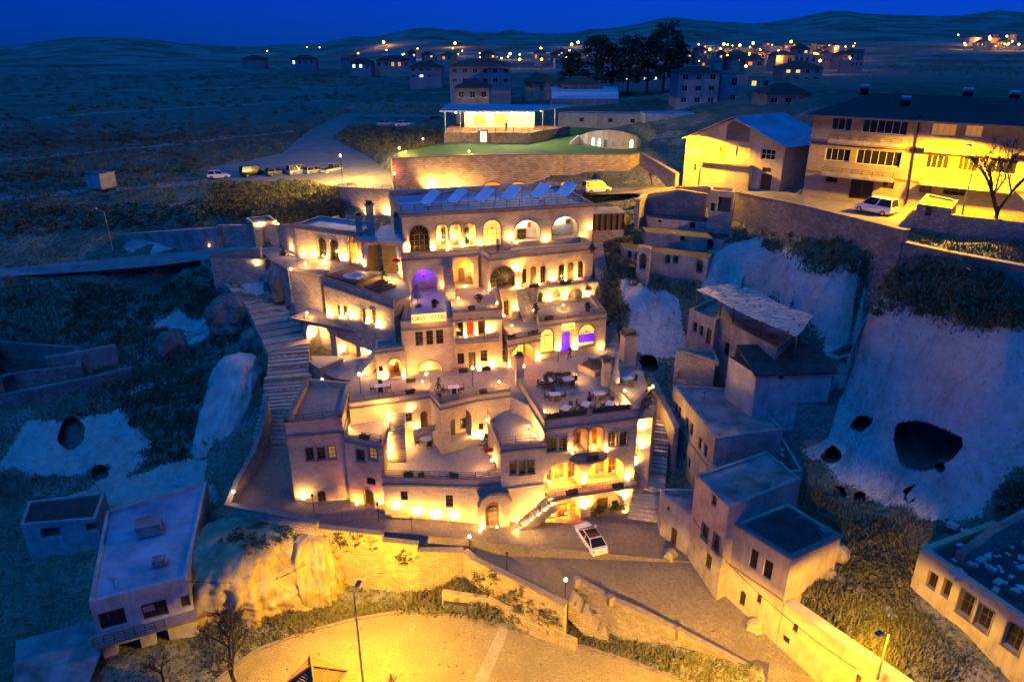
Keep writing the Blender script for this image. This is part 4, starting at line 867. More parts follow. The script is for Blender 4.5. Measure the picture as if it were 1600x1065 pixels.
caverow('topmost ruined ledge with two small openings', [(1014, 336, 95.5), (1060, 345, 94.5), (1108, 352, 93)], 21, {0: [W(1028, 339, 1034, 348, k='hole', arch=1, d=.8)], 1: [W(1078, 347, 1086, 358, k='hole', arch=1, d=.8)]})
fr = block('free_arch', 'free standing golden arch among the lower ruins', 'ruin', [UY(994, 418, 85.5), UY(1014, 424, 84.5), UY(1015, 422, 85.8), UY(995, 416, 86.8)], 17, UY(1004, 387, 85).z, goldstone, coping, {0: [W(999, 396, 1010, 422, k='hole', arch=1, d=.9)]}, par=0)
chap = block('arched_ruin', 'small arched ruin with a square doorway by the cliff wall', 'ruin', [UY(1106, 335, 92.5), UY(1143, 338, 91), UY(1146, 325, 94), UY(1108, 322, 95)], 24, UY(1125, 298, 92).z, goldstone, roofdark, {0: [W(1110, 317, 1117, 330, k='hole', d=.5), W(1121, 308, 1142, 332, k='hole', d=.7)]}, par=.2)
cage = thing('timber_kiosk', 'small timber framed kiosk with lattice walls at the top of the side stairs', 'kiosk', U(945, 355, 25.8)); q = org(cage)
MB().box((q.x, q.y, q.z - 1.5), (4.2, 3.5, 3), R(10)).build('base', goldstone, cage); MB().box((q.x, q.y, q.z + 2.25), (4.5, 3.8, .18), R(10)).build('roof', roofgrey, cage)
MB().box((q.x, q.y, q.z + 1.05), (3.9, 3.2, 2.1), R(10)).build('lattice_wall', warmwood, cage)
for i in range(6):
    a = -2 + .8 * i; MB().box((q.x + a * math.cos(R(10)) + 1.68 * math.sin(R(10)), q.y + a * math.sin(R(10)) - 1.68 * math.cos(R(10)), q.z + 1.05), (.12, .12, 2.2), R(10)).build('post', iron, cage)
stairs('cliff_side_stairs', 'long narrow dark stairs along the right flank of the hotel', U(958, 540, 15), U(932, 380, 25.3), 1.5, 46, oldplaster, sol=1.6)
# ------------------------------------------------------------------ lawn terrace, pavilion
wl = [(612, 249, 32.4), (660, 246, 32.4), (760, 243, 32.4), (880, 241, 32.4), (985, 243, 32.4), (1000, 240, 32.4), (1056, 272, 30.8)]
lawnwall = wallrun('lawn_wall', 'tall uplit stone retaining wall below the lawn', pline(wl, (26, 26, 26, 26, 26, 26, 26)), .6, goldstone, copm=coping)
FLW = Fac(U2(660, 246, 32.4), U2(985, 243, 32.4))
for x0, x1 in ((753, 787), (793, 827), (842, 874), (872, 890)):
    a, zb, b, zt = FLW.rect(x0, 284, x1, 302); o = outline(a, 27.6, b, zt, min((b - a) / 2, 1.3)); MB().poly(*[FLW.P(*p, .25) for p in o]).build('amber_niche_glow', amberglass, lawnwall)  # emissive sheet stands for the lamplight inside each niche
    m = MB(); ring(m, FLW, shrink(o, -.15), o, 0, .32); m.build('niche_surround', coping, lawnwall)
sheet('lawn', [(x, y, 32.1) for x, y, _ in wl[:6]] + [(1010, 218, 32.1), (990, 205, 32.3), (872, 196, 32.3), (700, 224, 32.3), (622, 238, 32.1)], lawn)
PA_, PB_ = U(694, 224, 32.2), U(828, 224, 32.2); FPV = Fac(PA_, PB_); PV = FPV.P(FPV.L + 6.5, 0, -11)
pv = thing('pavilion', 'open lit pavilion with white flat roof on the lawn', 'pavilion', (*FPV.A, 32.2))
base = [FPV.P(0, 0), FPV.P(FPV.L, 0), FPV.P(FPV.L + 8, 0, -12), FPV.P(0, 0, -14)]
MB().prism(base, 31, 34.0).build('plinth', rubble, pv)
MB().prism(inset(base, .3), 34.002, 34.05).build('floor', warmwood, pv)
rfz = 37.6; MB().prism(inset(base, -.6), rfz, rfz + .25).build('roof', plain('pale_canopy', (.5, .52, .54), .6), pv)
MB().fbox(FPV, 3.2, FPV.L + 1, 34.05, 37.55, -9, -8.7).build('back_wall', plaster, pv); Gp = Fac(FPV.P(0, 0, -8.7), FPV.P(FPV.L, 0, -8.7))
for a, b in ((.32, .47), (.58, .72)): glazing(pv, Gp, outline(Gp.L * a, 34.6, Gp.L * b, 36.6, .5), .03, .5, amberglass, None, 'window', 2, 1)
for s in (.3, 3.0, 6.0, 9.2, 12.5, FPV.L - .3):
    if s < FPV.L: MB().tube(FPV.P(s, 34, -.3), FPV.P(s, rfz, -.3), .07, n=6).build('column', steel, pv)
for s in (.3, .6): MB().tube(FPV.P(FPV.L, 34, 0).lerp(FPV.P(FPV.L + 8, 34, -12), s), FPV.P(FPV.L, rfz, 0).lerp(FPV.P(FPV.L + 8, rfz, -12), s), .07, n=6).build('column', steel, pv)
railing([FPV.P(0, 34.05, -.15), FPV.P(FPV.L, 34.05, -.15)], pv, .8)
MB().fbox(FPV, *[FPV.pix(748, 210)[0], FPV.pix(763, 210)[0]], 32.1, 34.6, .01, .35).build('lit_panel_frame', coping, pv)
MB().fbox(FPV, *[FPV.pix(751, 210)[0], FPV.pix(760, 210)[0]], 32.5, 34.3, .36, .4).build('lit_panel', coolglass, pv)
# crescent niche wall, barrel roof greenhouse and low outbuildings
cr = thing('crescent_wall', 'curved white garden wall with three small lit niches on the lawn', 'wall', U(945, 222, 32.1)); m = MB()
cp = [(893, 222, 32.6), (905, 212, 33.6), (925, 205, 34.6), (950, 203, 35.2), (975, 206, 35.0), (995, 212, 34.2), (1002, 220, 33)]
ps = [U(x, y, z) for x, y, z in cp]
for a, b in zip(ps, ps[1:]):
    Fq = Fac(a, b); m.hexa([Fq.P(0, 31.8, 0), Fq.P(Fq.L, 31.8, 0), Fq.P(Fq.L, 31.8, -.5), Fq.P(0, 31.8, -.5), Fq.P(0, a.z, 0), Fq.P(Fq.L, b.z, 0), Fq.P(Fq.L, b.z, -.5), Fq.P(0, a.z, -.5)])
m.build('masonry', whiteplaster, cr)
for x, mt in ((925, coolglass), (937, coolglass), (949, darkin), (987, coolglass)):
    i = max(k for k in range(6) if ps[k].x * FPX / max(1, ps[k].y * CT + (H - ps[k].z) * ST) + 800 <= x); Fq = Fac(ps[i], ps[i + 1]); a, _ = Fq.pix(x, 215)
    a = min(max(a, .5), Fq.L - .5); o = outline(a - .4, 32.25, a + .4, 33.6, .4); MB().poly(*[Fq.P(*p, .03) for p in o]).build('niche_fill', mt, cr)  # flat fills: the niches' glow and shade are put into the colour
p0, p1 = U(862, 166, 34.5), U(966, 166, 34.5); FB_ = Fac(p0, p1)
gh = thing('barrel_roof_hall', 'hall with pale blue barrel roof behind the pavilion', 'hall', (*FB_.A, 34)); m = MB(); nA = 10
for i in range(nA):
    a0, a1 = math.pi * i / nA, math.pi * (i + 1) / nA
    q = lambda s, t: FB_.P(s, 36.2 + 2.6 * math.sin(t), -6 + 6 * math.cos(t)); m.poly(q(0, a0), q(FB_.L, a0), q(FB_.L, a1), q(0, a1))
m.poly(*[FB_.P(FB_.L, 36.2 + 2.6 * math.sin(math.pi * i / nA), -6 + 6 * math.cos(math.pi * i / nA)) for i in range(nA + 1)]); m.poly(*[FB_.P(0, 36.2 + 2.6 * math.sin(math.pi * i / nA), -6 + 6 * math.cos(math.pi * i / nA)) for i in range(nA, -1, -1)])
m.build('barrel_roof', plain('pale_sheet_metal', (.45, .5, .55), .5, .15), gh); MB().fbox(FB_, 0, FB_.L, 30, 36.2, -12, 0).build('wall', greyplaster, gh)
for s in range(6): MB().fbox(FB_, s * FB_.L / 5 - .1, s * FB_.L / 5 + .1, 33, 36.2, .003, .12).build('post', steel, gh)
block('long_outbuilding', 'long low grey outbuilding behind the crescent wall', 'building', fbk(U(872, 196, 32.6), U(1006, 199, 32.6), 5), 29, 35.2, greyplaster, roofgrey, {0: [W(905, 184, 912, 190, d=.15), W(950, 185, 957, 191, d=.15), W(985, 186, 992, 192, d=.15)]}, par=.2)
block('white_outbuilding', 'white low house with red shutters and blue roof beyond the lawn', 'building', fbk(U(1007, 206, 32.6), U(1085, 206, 32.6), 7), 29, 36, whiteplaster, roofblue, {0: [W(1035, 187, 1043, 197, d=.15), W(1052, 187, 1061, 197, d=.15, pane=redcloth)]}, par=0)
# ------------------------------------------------------------------ left side: long stairway, platform, low house
steps_pts = [(432, 700, 9.0), (447, 640, 11.4), (450, 590, 13.2), (452, 545, 14.6), (420, 480, 16.6), (372, 432, 18.6), (336, 402, 20.3)]
lt = thing('long_stairway', 'long shallow stepped ramp climbing the left side of the hotel', 'stairs', U(*steps_pts[0]))
for (a, b, wd, n) in zip(steps_pts, steps_pts[1:], (5.6, 5.2, 4.6, 5.2, 5.0, 4.2), (10, 10, 8, 7, 6, 5)):
    stairs('', '', U(*a), U(*b) + (U(*b) - U(*a)).normalized() * .4, wd, n, goldstone, parent=lt, sol=1.6)
PLAT = [(355, 792, 7.2), (490, 812, 6.9), (468, 770, 6.8), (458, 700, 9.0), (402, 700, 9.0), (372, 745, 7.6)]
sheet('stair_platform', PLAT, cobble)
wallrun('platform_parapet', 'dark stone parapet at the foot of the long stairway', pline([(352, 790, 8.1), (420, 803, 7.9), (494, 818, 7.6)], (4.5, 4, 3)), .5, goldstone, copm=coping)
wallrun('stairway_parapet', 'low curved stone parapet along the outer side of the long stairway', [(U(414, 620, 13.6), 8), (U(408, 660, 12.2), 7), (U(393, 706, 10.2), 6), (U(366, 755, 8.6), 5), (U(352, 790, 8.1), 4.5)][::1], .4, goldstone, copm=coping)
wallrun('upper_ramp_wall', 'blue grey wall with one lamp at the top of the long stairway', [(U(328, 402, 22), 17), (U(413, 406, 22), 17)], .5, goldstone, copm=coping)
wallrun('upper_ramp_wall', 'dark stepped wall above the lamp lit ramp wall', [(U(330, 398, 22.3), 18), (U(375, 392, 22.9), 18), (U(405, 386, 23.6), 18)], .5, rubble)
sheet('upper_path', [(0, 420, 18.5), (140, 410, 19), (230, 402, 20), (330, 388, 21), (400, 382, 22), (412, 398, 21.6), (330, 404, 20.6), (240, 416, 19.6), (140, 424, 18.6), (0, 432, 18)], plain('pale_track', (.3, .26, .24), .95, .3, .6), drop=.1)
sheet('field_track', [(330, 282, 26.2), (480, 284, 26.9), (560, 298, 27.3), (640, 297, 27.9), (640, 286, 28), (600, 262, 28.2), (570, 240, 28.6), (520, 215, 29), (560, 185, 30), (700, 190, 31), (700, 178, 31), (540, 176, 30), (480, 205, 29), (440, 240, 28), (330, 262, 26.6)], plain('gravel_track', (.27, .24, .2), .95, .3, .4), drop=.1)
sheet('rear_street', [(560, 304, 27.3), (640, 306, 27.5), (760, 306, 27.7), (929, 305, 27.9), (929, 287.5, 27.9), (760, 287.5, 27.7), (612, 287.5, 27.5), (560, 292, 27.3)], plain('rear_asphalt', (.22, .18, .15), .9, .3, .5))
BEH = [U(532, 307, 27.6), U(640, 318, 27.6)]
bw = wallrun('wing_back_wall', 'speckled uplit rubble wall behind the left wing', [(U(530, 292, 28.6), 20), (U(640, 301, 28.6), 20)], .6, goldstone, copm=coping)
railing([U(530, 292, 28.6), U(640, 301, 28.6)], bw, .8)
wallrun('plain_field_wall', 'low pinkish wall between field and gatehouse', [(U(338, 352, 24.4), 17), (U(402, 352, 25), 17), (U(460, 352, 25.4), 18), (U(530, 338, 26.4), 18)], .6, goldstone)
wallrun('slope_wall', 'rough pink rock wall along the upper left path', [(U(190, 366, 21.6), 14), (U(270, 360, 23.2), 14), (U(338, 356, 24.3), 14)], .8, oldplaster)
# lower left flat roofed house
LA, LB = U(152, 988, 3.3), U(300, 943, 3.6)
lowh = block('flat_roof_house', 'flat roofed house with dusty blue roof and two wide dark windows', 'building', [LA, LB, U(324, 752, 6.4), U(166, 800, 6.4)], -.5, 6.5, whiteplaster, bluedust,
    {0: [W(154, 953, 198, 980, d=.25, frame=winframe, mull=2, bars=0), W(221, 940, 263, 965, d=.25, frame=winframe, mull=2, bars=0), W(282, 930, 297, 948, k='door', d=.25), W(243, 983, 264, 1004, k='hole', d=1.2), W(182, 1002, 222, 1022, k='hole', d=1.2)]}, par=.3)
FL = lowh.F[0]
MB().fbox(FL, -.3, FL.L + .3, 2.75, 2.95, .003, 1.3).build('balcony_slab', coping, lowh.root); railing([FL.P(-.2, 2.95, 1.2), FL.P(FL.L * .7, 2.95, 1.2)], lowh.root, .8, .8)
a0, b0, a1, b1 = FL.rect(223, 947, 242, 956)
sg = thing('sale_sign', 'red lettered for sale notice in the wide window', 'sign', FL.P((a0 + a1) / 2, b0, 0)); MB().fbox(FL, a0, a1, b0, b1, -.14, -.1).build('board', plain('pink_card', (.55, .3, .22)), sg)
cu = bpy.data.curves.new('lettering', 'FONT'); cu.body = 'SATILIK'; cu.size = .3; cu.align_x = 'CENTER'; cu.align_y = 'CENTER'; cu.extrude = .005
o = textmesh(cu, redcloth); o.parent = sg; o.location = FL.P((a0 + a1) / 2, (b0 + b1) / 2, -.08) - org(sg); o.rotation_euler = (R(90), 0, math.atan2(FL.d.y, FL.d.x))
sheet('lean_roof', [(25, 1000, 3), (150, 968, 3.4), (165, 1000, 2.2), (140, 1065, 1.5), (20, 1075, 1.5)], roofgrey, kind='structure')
lowa = block('side_annex', 'low blue annex with two dark window holes beside the flat roof', 'building', [U(32, 822, 5.2), U(150, 812, 5.2), U(165, 770, 5.2), U(45, 785, 5.2)], -.5, 5.4, whiteplaster, roofdark, {0: [W(64, 824, 95, 841, k='hole', d=.6), W(134, 816, 158, 830, k='hole', d=.6)]}, par=.2)
ruinl = block('arched_ruin', 'roofless blue ruin with a tall arch at the left edge', 'ruin', [U(-20, 622, 9), U(38, 610, 9), U(134, 598, 9), U(128, 556, 10), U(-10, 545, 10)], 3, 11.4, rubble, roofdark, {0: [W(2, 562, 24, 620, k='hole', arch=1, d=1)]}, par=2.4, pt=.6)
wallrun('terrace_wall', 'old mossy terrace wall crossing the left slope', [(U(-20, 622, 9), 5), (U(135, 592, 10), 6), (U(205, 575, 10.6), 7)], .8, rubble)
wallrun('terrace_wall', 'short brown terrace wall above the mossy one', [(U(70, 560, 12.2), 8), (U(180, 540, 12.6), 9)], .8, oldplaster)
# white tuff outcrops (solid rock bodies)
def rock(label, rings, mat, name='rock_outcrop', n=22, rough=.35, flute=.4):
    mb = MB(); vs = []; fs = []; fine = []; ks = 1 if n < 20 else 9; n = n if n < 20 else 96; sd = len(label) * 3.7
    for a, b in zip(rings, rings[1:]):
        for j in range(ks): f = j / ks; fine.append((a[0].lerp(b[0], f), a[1] + (b[1] - a[1]) * f, a[2] + (b[2] - a[2]) * f, a[3]))
    rings = fine + [rings[-1]]; rm_ = max(r[1] for r in rings)
    for k, (c, rx, ry, rot) in enumerate(rings):
        for i in range(n):
            t = 2 * math.pi * i / n; ca, sa = math.cos(t), math.sin(t)
            w_ = 1 + rough * (.55 * mnoise.fractal(Vector((ca * 1.3 + sd, sa * 1.3, c.z * .12)), 1, 2, 3) + flute * abs(mnoise.noise(Vector((ca * 4.5, sa * 4.5 + sd, c.z * .1)))) + .2 * mnoise.fractal(Vector((ca * rm_ * 1.1, sa * rm_ * 1.1, c.z * .7)), .8, 2, 5) - .1 * max(0, math.sin(c.z * 3.1 + 2 * mnoise.noise(Vector((ca * 2, sa * 2, c.z * .4))))) ** 6)
            x, y = rx * w_ * ca, ry * w_ * sa; co, si = math.cos(rot), math.sin(rot)
            vs.append((c.x + x * co - y * si, c.y + x * si + y * co, c.z + .25 * rough * mnoise.noise(Vector((x, y, c.z)))))
    for k in range(len(rings) - 1):
        for i in range(n): j = (i + 1) % n; fs.append((k * n + i, k * n + j, (k + 1) * n + j, (k + 1) * n + i))
    fs.append(tuple(range((len(rings) - 1) * n, len(rings) * n)))
    mb.add(vs, fs); return mb.build(name, mat, None, label, 'rock', smooth=True)
b0 = U(348, 715, 3.0); t0 = U(372, 562, 13.6)
rock('smooth white tuff cone standing left of the long stairway', [(b0 + Vector((0, 1, -4)), 4.6, 4.5, .2), (b0 + Vector((.1, 1.2, 0)), 3.9, 4.2, .2), (b0.lerp(t0, .3), 3.5, 4.2, .2), (b0.lerp(t0, .6), 3.1, 3.9, .2), (b0.lerp(t0, .85), 2.7, 3.2, .2), (t0, 1.9, 2.0, .2), (t0 + Vector((0, .3, .35)), .9, .9, .2)], tuffm, rough=.5, flute=.2)
b0 = U(385, 965, .2); t0 = U(375, 858, 6.3)
rock('bulging ochre rock mass under the stair platform', [(b0 + Vector((-1.5, 2.2, -1)), 6.4, 3.5, .1), (b0 + Vector((-1.5, 2.6, 1)), 6.0, 3.4, .1), (b0.lerp(t0, .35) + Vector((-1, 1.5, 0)), 5.6, 3.3, .1), (b0.lerp(t0, .7) + Vector((-.8, 1, 0)), 5.0, 3.2, .1), (t0 + Vector((-.5, 1.5, 0)), 4.4, 3.0, .1), (t0 + Vector((0, 2, .6)), 3.2, 2.0, .1)], tuffgold, rough=.75)
b0 = U(478, 948, .2)
rock('ochre rock buttress at the left end of the golden wall', [(b0 + Vector((.5, 2.4, -.5)), 2.9, 2.6, 0), (b0 + Vector((.5, 2.7, 2)), 2.6, 2.5, 0), (b0 + Vector((.2, 3.1, 4)), 2.4, 2.3, 0), (b0 + Vector((.2, 3.6, 6.0)), 2.0, 1.9, 0)], tuffgold, rough=.8)
# arched grotto in the golden wall
FGW = Fac(U2(486, 824, 6.9), U2(652, 852, 6.2)); FGW = Fac(FGW.P(0, 0, 0), FGW.P(FGW.L, 0, 0))
gr = thing('wall_grotto', 'low dark arched cellar mouth at the foot of the golden wall', 'cellar', FGW.P(4, .2, 0))
a0, zb, a1, zt = FGW.rect(575, 912, 621, 940); zt = max(zt, 2.3); o = outline(a0, .05, a1, zt, min(.9, (a1 - a0) / 2)); m = MB(); ring(m, FGW, shrink(o, -.35), o, 0, .18); m.build('arch_stones', yellowwall, gr)
MB().poly(*[FGW.P(*p, .03) for p in o]).build('opening', darkin, gr)  # flat dark sheet on the wall, painting the shade of the cellar mouth
# ------------------------------------------------------------------ the ground: one sheet from the road to the hills
CPZ = [(60,430,18.0),(140,420,18.6),(240,412,19.6),(290,406,20.1),(0,430,17.9),(400,1030,0),(700,1000,0),(960,1050,0),(600,1300,0),(1000,1300,0),(200,1300,0),(720,915,2.0),(800,945,1.9),(880,985,.9),(690,945,.3),(960,1010,.2),(500,958,.1),(600,948,.1),(1250,1200,.5),
 (200,1050,.2),(300,1010,.2),(60,1100,0),(0,1000,-.3),(60,900,1.2),(20,860,1.4),(0,800,2.2),(100,770,3.2),(200,742,4),(300,735,3.4),(60,725,4.6),(150,700,5.6),(250,690,5.8),(285,640,7.6),(300,560,10.2),(250,600,9),(60,640,7.2),(0,610,8.6),
 (30,500,13.6),(150,480,14.2),(250,460,15.2),(300,440,16.6),(380,520,13.6),(400,600,11),(0,440,17.6),(150,434,17.6),(330,410,20),(200,395,19.8),(0,395,19.4),(100,345,22),(300,335,24),(0,330,23),(200,300,25.2),(330,298,25.6),(450,305,26),(500,330,25.6),(535,300,27),(150,285,25.6),(0,290,25),
 (100,250,27),(300,262,26.5),(450,250,28),(600,230,30),(560,205,29.5),(300,210,29),(100,210,29),(0,200,30),(300,170,31),(600,180,31),(100,150,32),(500,140,33),(-200,300,24),(-200,500,14),(-200,700,5),(-200,900,0),(-300,200,30),
 (700,240,31.6),(950,240,31.6),(800,205,32),(950,200,32),(700,299,27.4),(900,299,27.7),(1050,297,28.3),(1120,295,29.2),(1240,310,30.3),(1400,345,30.9),(1500,330,31),(1500,385,30),(1600,400,30),(1580,300,31.3),(1700,350,31),
 (700,600,12),(700,500,14),(750,450,17),(800,400,20),(800,340,24.5),(550,450,17),(500,500,13),(520,400,20.5),(600,650,9),(900,650,9),(900,750,3.5),(700,780,4),(500,760,5),(440,430,20),(470,380,23),(440,500,15.5),(430,640,10.6),(430,740,6.8),
 (1340,850,8.2),(1380,900,7.6),(1290,890,7.2),(1400,1000,6.2),(1500,1055,5),(1270,770,8),(1260,900,6.9),(1330,1000,6.3),(1450,880,8.4),(1560,900,10),(1600,820,12),(1200,760,7),(1700,900,11),(1000,700,7.3),(1030,640,10),(1040,590,12.3),(1120,580,13.2),(1150,620,12)]
CPY = [(1150,352,94.5),(1255,380,80.3),(1330,398,73),(1400,418,66.5),(1440,440,64.8),(1500,455,61.5),(1590,480,57.2),(1200,420,81.5),(1160,400,87.5),(1120,440,84),(1040,480,81),(1020,530,79.5),(985,440,85),(960,400,88),(1050,340,97),(1000,345,98),(1040,385,93),(1060,425,87),(1000,420,88),(950,480,82),
 (1300,480,71.5),(1300,400,75.3),(1325,560,68.5),(1335,640,64.5),(1285,690,64),(1430,505,63.5),(1425,600,61.5),(1405,700,58.6),(1380,775,57.2),(1440,800,53.5),(1560,600,55),(1570,700,52.8),(1540,780,51),(1600,550,55.8),(1700,560,53),(1240,600,70),(1700,700,54),
 (1100,180,140),(1300,160,125),(1500,150,130),(1100,130,230),(1400,120,240),(960,150,200),(760,152,215),(620,150,230),(450,125,300),(200,120,380),(0,110,420),(300,105,520),(700,110,420),(1000,105,450),(1250,100,480),(1500,90,480),(-300,120,400),(1900,100,420),
 (100,98,800),(300,97,800),(500,96,800),(700,93,800),(900,90,800),(1100,85,800),(1300,80,800),(1500,72,800),(-500,100,800),(2100,80,800)]
SKYL = [(-900,70),(-400,80),(-150,80),(0,78),(60,70),(110,63),(190,57),(250,65),(290,73),(340,77),(420,77),(480,75),(530,66),(580,57),(640,45),(680,43),(720,49),(800,52),(860,53),(920,50),(960,48),(1010,38),(1060,30),(1110,36),(1170,38),(1240,33),(1280,24),(1300,16),(1340,17),(1370,23),(1450,25),(1510,28),(1535,20),(1555,16),(1580,24),(1650,30),(1900,36),(2400,40)]
for x, y in SKYL: CPY += [(x, y, 2300), (x, y + 14, 1750)]
pts = [U(*p) for p in CPZ] + [UY(*p) for p in CPY] + [Vector((x, 5200, 20)) for x in range(-5000, 5001, 1000)] + [Vector((x, -10, 0)) for x in (-60, -20, 20, 60)] + [Vector((-70, 20, 0)), Vector((75, 20, 8)), Vector((75, 45, 20)), Vector((80, 70, 30))]
P = np.array([tuple(p) for p in pts])
def warp(x, y):
    r = np.hypot(x, y) + 1e-6; k = np.where(r < 130, 1.0, 130 * (1 + np.log(np.maximum(r, 130) / 130)) / r); return x * k, y * k
wx, wy = warp(P[:, 0], P[:, 1]); n = len(P)
A = np.hypot(wx[:, None] - wx[None], wy[:, None] - wy[None]); A[np.diag_indices(n)] -= .25
A = np.block([[A, np.c_[np.ones(n), wx, wy]], [np.c_[np.ones(n), wx, wy].T, np.zeros((3, 3))]])
cf = np.linalg.solve(A, np.r_[P[:, 2], 0, 0, 0])
def axis(lo, hi, step, far0, far1, g=1.09):
    a = list(np.arange(lo, hi + .01, step)); s = step; b = a[0]; L = []
    while b > far0: s *= g; b -= s; L.append(b)
    s = step; b = a[-1]; Rr = []
    while b < far1: s *= g; b += s; Rr.append(b)
    return np.array(L[::-1] + a + Rr)
GX = axis(-52, 46, .62, -5000, 5000, 1.07); GY = axis(36, 112, .62, -12, 5200, 1.035)
X, Y = np.meshgrid(GX, GY); qx, qy = warp(X.ravel(), Y.ravel()); Z = np.zeros(X.size)
for i in range(0, X.size, 20000):
    s = slice(i, i + 20000); d = np.hypot(qx[s, None] - wx[None], qy[s, None] - wy[None]); Z[s] = d @ cf[:n] + cf[n] + cf[n + 1] * qx[s] + cf[n + 2] * qy[s]
Z = Z.reshape(X.shape)
def vnoise(x, y, s, seed):
    r = np.random.default_rng(seed); T = r.random((64, 64)); u, v = x / s, y / s; i, j = np.floor(u).astype(int), np.floor(v).astype(int); f, g = u - i, v - j; f = f * f * (3 - 2 * f); g = g * g * (3 - 2 * g)
    t = lambda a, b: T[a % 64, b % 64]
    return (t(i, j) * (1 - f) + t(i + 1, j) * f) * (1 - g) + (t(i, j + 1) * (1 - f) + t(i + 1, j + 1) * f) * g - .5
near = np.exp(-(np.hypot(X, Y - 70) / 160) ** 2)
Z += near * (vnoise(X, Y, 4.5, 1) * 1.0 + vnoise(X, Y, 1.7, 2) * .4) + (1 - near) * (vnoise(X, Y, 60, 3) * 3 * np.clip((Y - 150) / 300, 0, 1)) + np.clip((Y - 900) / 900, 0, 1) * (vnoise(X, Y, 130, 4) * 16 + vnoise(X, Y, 45, 5) * 6)
cq = (800 + FPX * X / np.maximum(1, Y * CT - (Z - H) * ST), 532.5 - FPX * (Y * ST + (Z - H) * CT) / np.maximum(1, Y * CT - (Z - H) * ST))
sa_ = X * .33 - Y * .94; ta_ = X * .94 + Y * .33; folds = abs(vnoise(sa_ + 200, ta_ * .25 + 50, 5.5, 21)) * 4.2 + abs(vnoise(sa_ + 200, ta_ * .15 + 50, 2.4, 22)) * 1.3 + vnoise(sa_ + 200, ta_ + 90, 9, 23) * 1.6
CLIFFP = [(1095,372),(1180,382),(1330,440),(1350,468),(1450,500),(1660,530),(1660,690),(1545,760),(1530,800),(1440,825),(1400,790),(1310,750),(1270,700),(1230,640),(1300,600),(1290,530),(1200,470),(1100,450)]
cm_ = np.zeros(X.shape, bool); j = len(CLIFFP) - 1
for i in range(len(CLIFFP)):
    (xi, yi), (xj, yj) = CLIFFP[i], CLIFFP[j]
    if yi != yj: cm_ ^= ((yi > cq[1]) != (yj > cq[1])) & (cq[0] < (xj - xi) * (cq[1] - yi) / (yj - yi) + xi)
    j = i
cm_ = cm_ & (X > 15) & (Y > 40) & (Y < 110); cm_ = cm_.astype(float)
for _ in range(4): cm_ = (cm_ + np.roll(cm_, 1, 0) + np.roll(cm_, -1, 0) + np.roll(cm_, 1, 1) + np.roll(cm_, -1, 1)) / 5
Z += cm_ * (folds - .9)
lf_ = np.exp(-((X + 38) / 22) ** 2 - ((Y - 75) / 26) ** 2); st_ = Z + vnoise(X, Y, 6, 31) * 3; Z += lf_ * (np.abs(((st_ / 2.2) % 1) - .5) * 2.2 - .5)      # ledges on the left slope
capd = np.zeros(X.shape, bool)
for T in CAPS:
    lo, hi = T.min(0) - .35, T.max(0) + .35
    ii = np.where((GY >= lo[1]) & (GY <= hi[1]))[0]; jj = np.where((GX >= lo[0]) & (GX <= hi[0]))[0]
    if len(ii) == 0 or len(jj) == 0: continue
    sl = np.s_[ii[0]:ii[-1] + 1, jj[0]:jj[-1] + 1]; x, y = X[sl], Y[sl]; (x0, y0, z0), (x1, y1, z1), (x2, y2, z2) = T
    dt = (y1 - y2) * (x0 - x2) + (x2 - x1) * (y0 - y2)
    if abs(dt) < 1e-6: continue
    a = ((y1 - y2) * (x - x2) + (x2 - x1) * (y - y2)) / dt; b = ((y2 - y0) * (x - x2) + (x0 - x2) * (y - y2)) / dt; c = 1 - a - b; e = -.06
    m = (a > e) & (b > e) & (c > e); zz = np.clip(a, 0, 1) * z0 + np.clip(b, 0, 1) * z1 + np.clip(c, 0, 1) * z2
    Zs = Z[sl]; Zs[m] = np.minimum(Zs[m], zz[m]); capd[sl] |= m
def hz(x, y):
    x, y = np.asarray(x, float), np.asarray(y, float); j = np.clip(np.searchsorted(GX, x) - 1, 0, len(GX) - 2); i = np.clip(np.searchsorted(GY, y) - 1, 0, len(GY) - 2)
    f = (x - GX[j]) / (GX[j + 1] - GX[j]); g = (y - GY[i]) / (GY[i + 1] - GY[i])
    return (Z[i, j] * (1 - f) + Z[i, j + 1] * f) * (1 - g) + (Z[i + 1, j] * (1 - f) + Z[i + 1, j + 1] * f) * g
def march(px, py, far=260.0):
    px, py = np.atleast_1d(np.asarray(px, float)), np.atleast_1d(np.asarray(py, float)); u, v = (px - 800) / FPX, (532.5 - py) / FPX
    dx, dy, dz = u, CT + v * ST, -ST + v * CT; ts = np.r_[np.arange(30, 130, .3), np.geomspace(130, far * 8, 260)]; out = np.full((len(px), 3), np.nan); done = np.zeros(len(px), bool)
    for t in ts:
        x, y, z = dx * t, dy * t, H + dz * t; hit = (~done) & (z <= hz(x, y))
        out[hit] = np.c_[x, y, hz(x, y)][hit]; done |= hit
        if done.all(): break
    return out
def ground(px, py): return Vector(march([px], [py])[0])
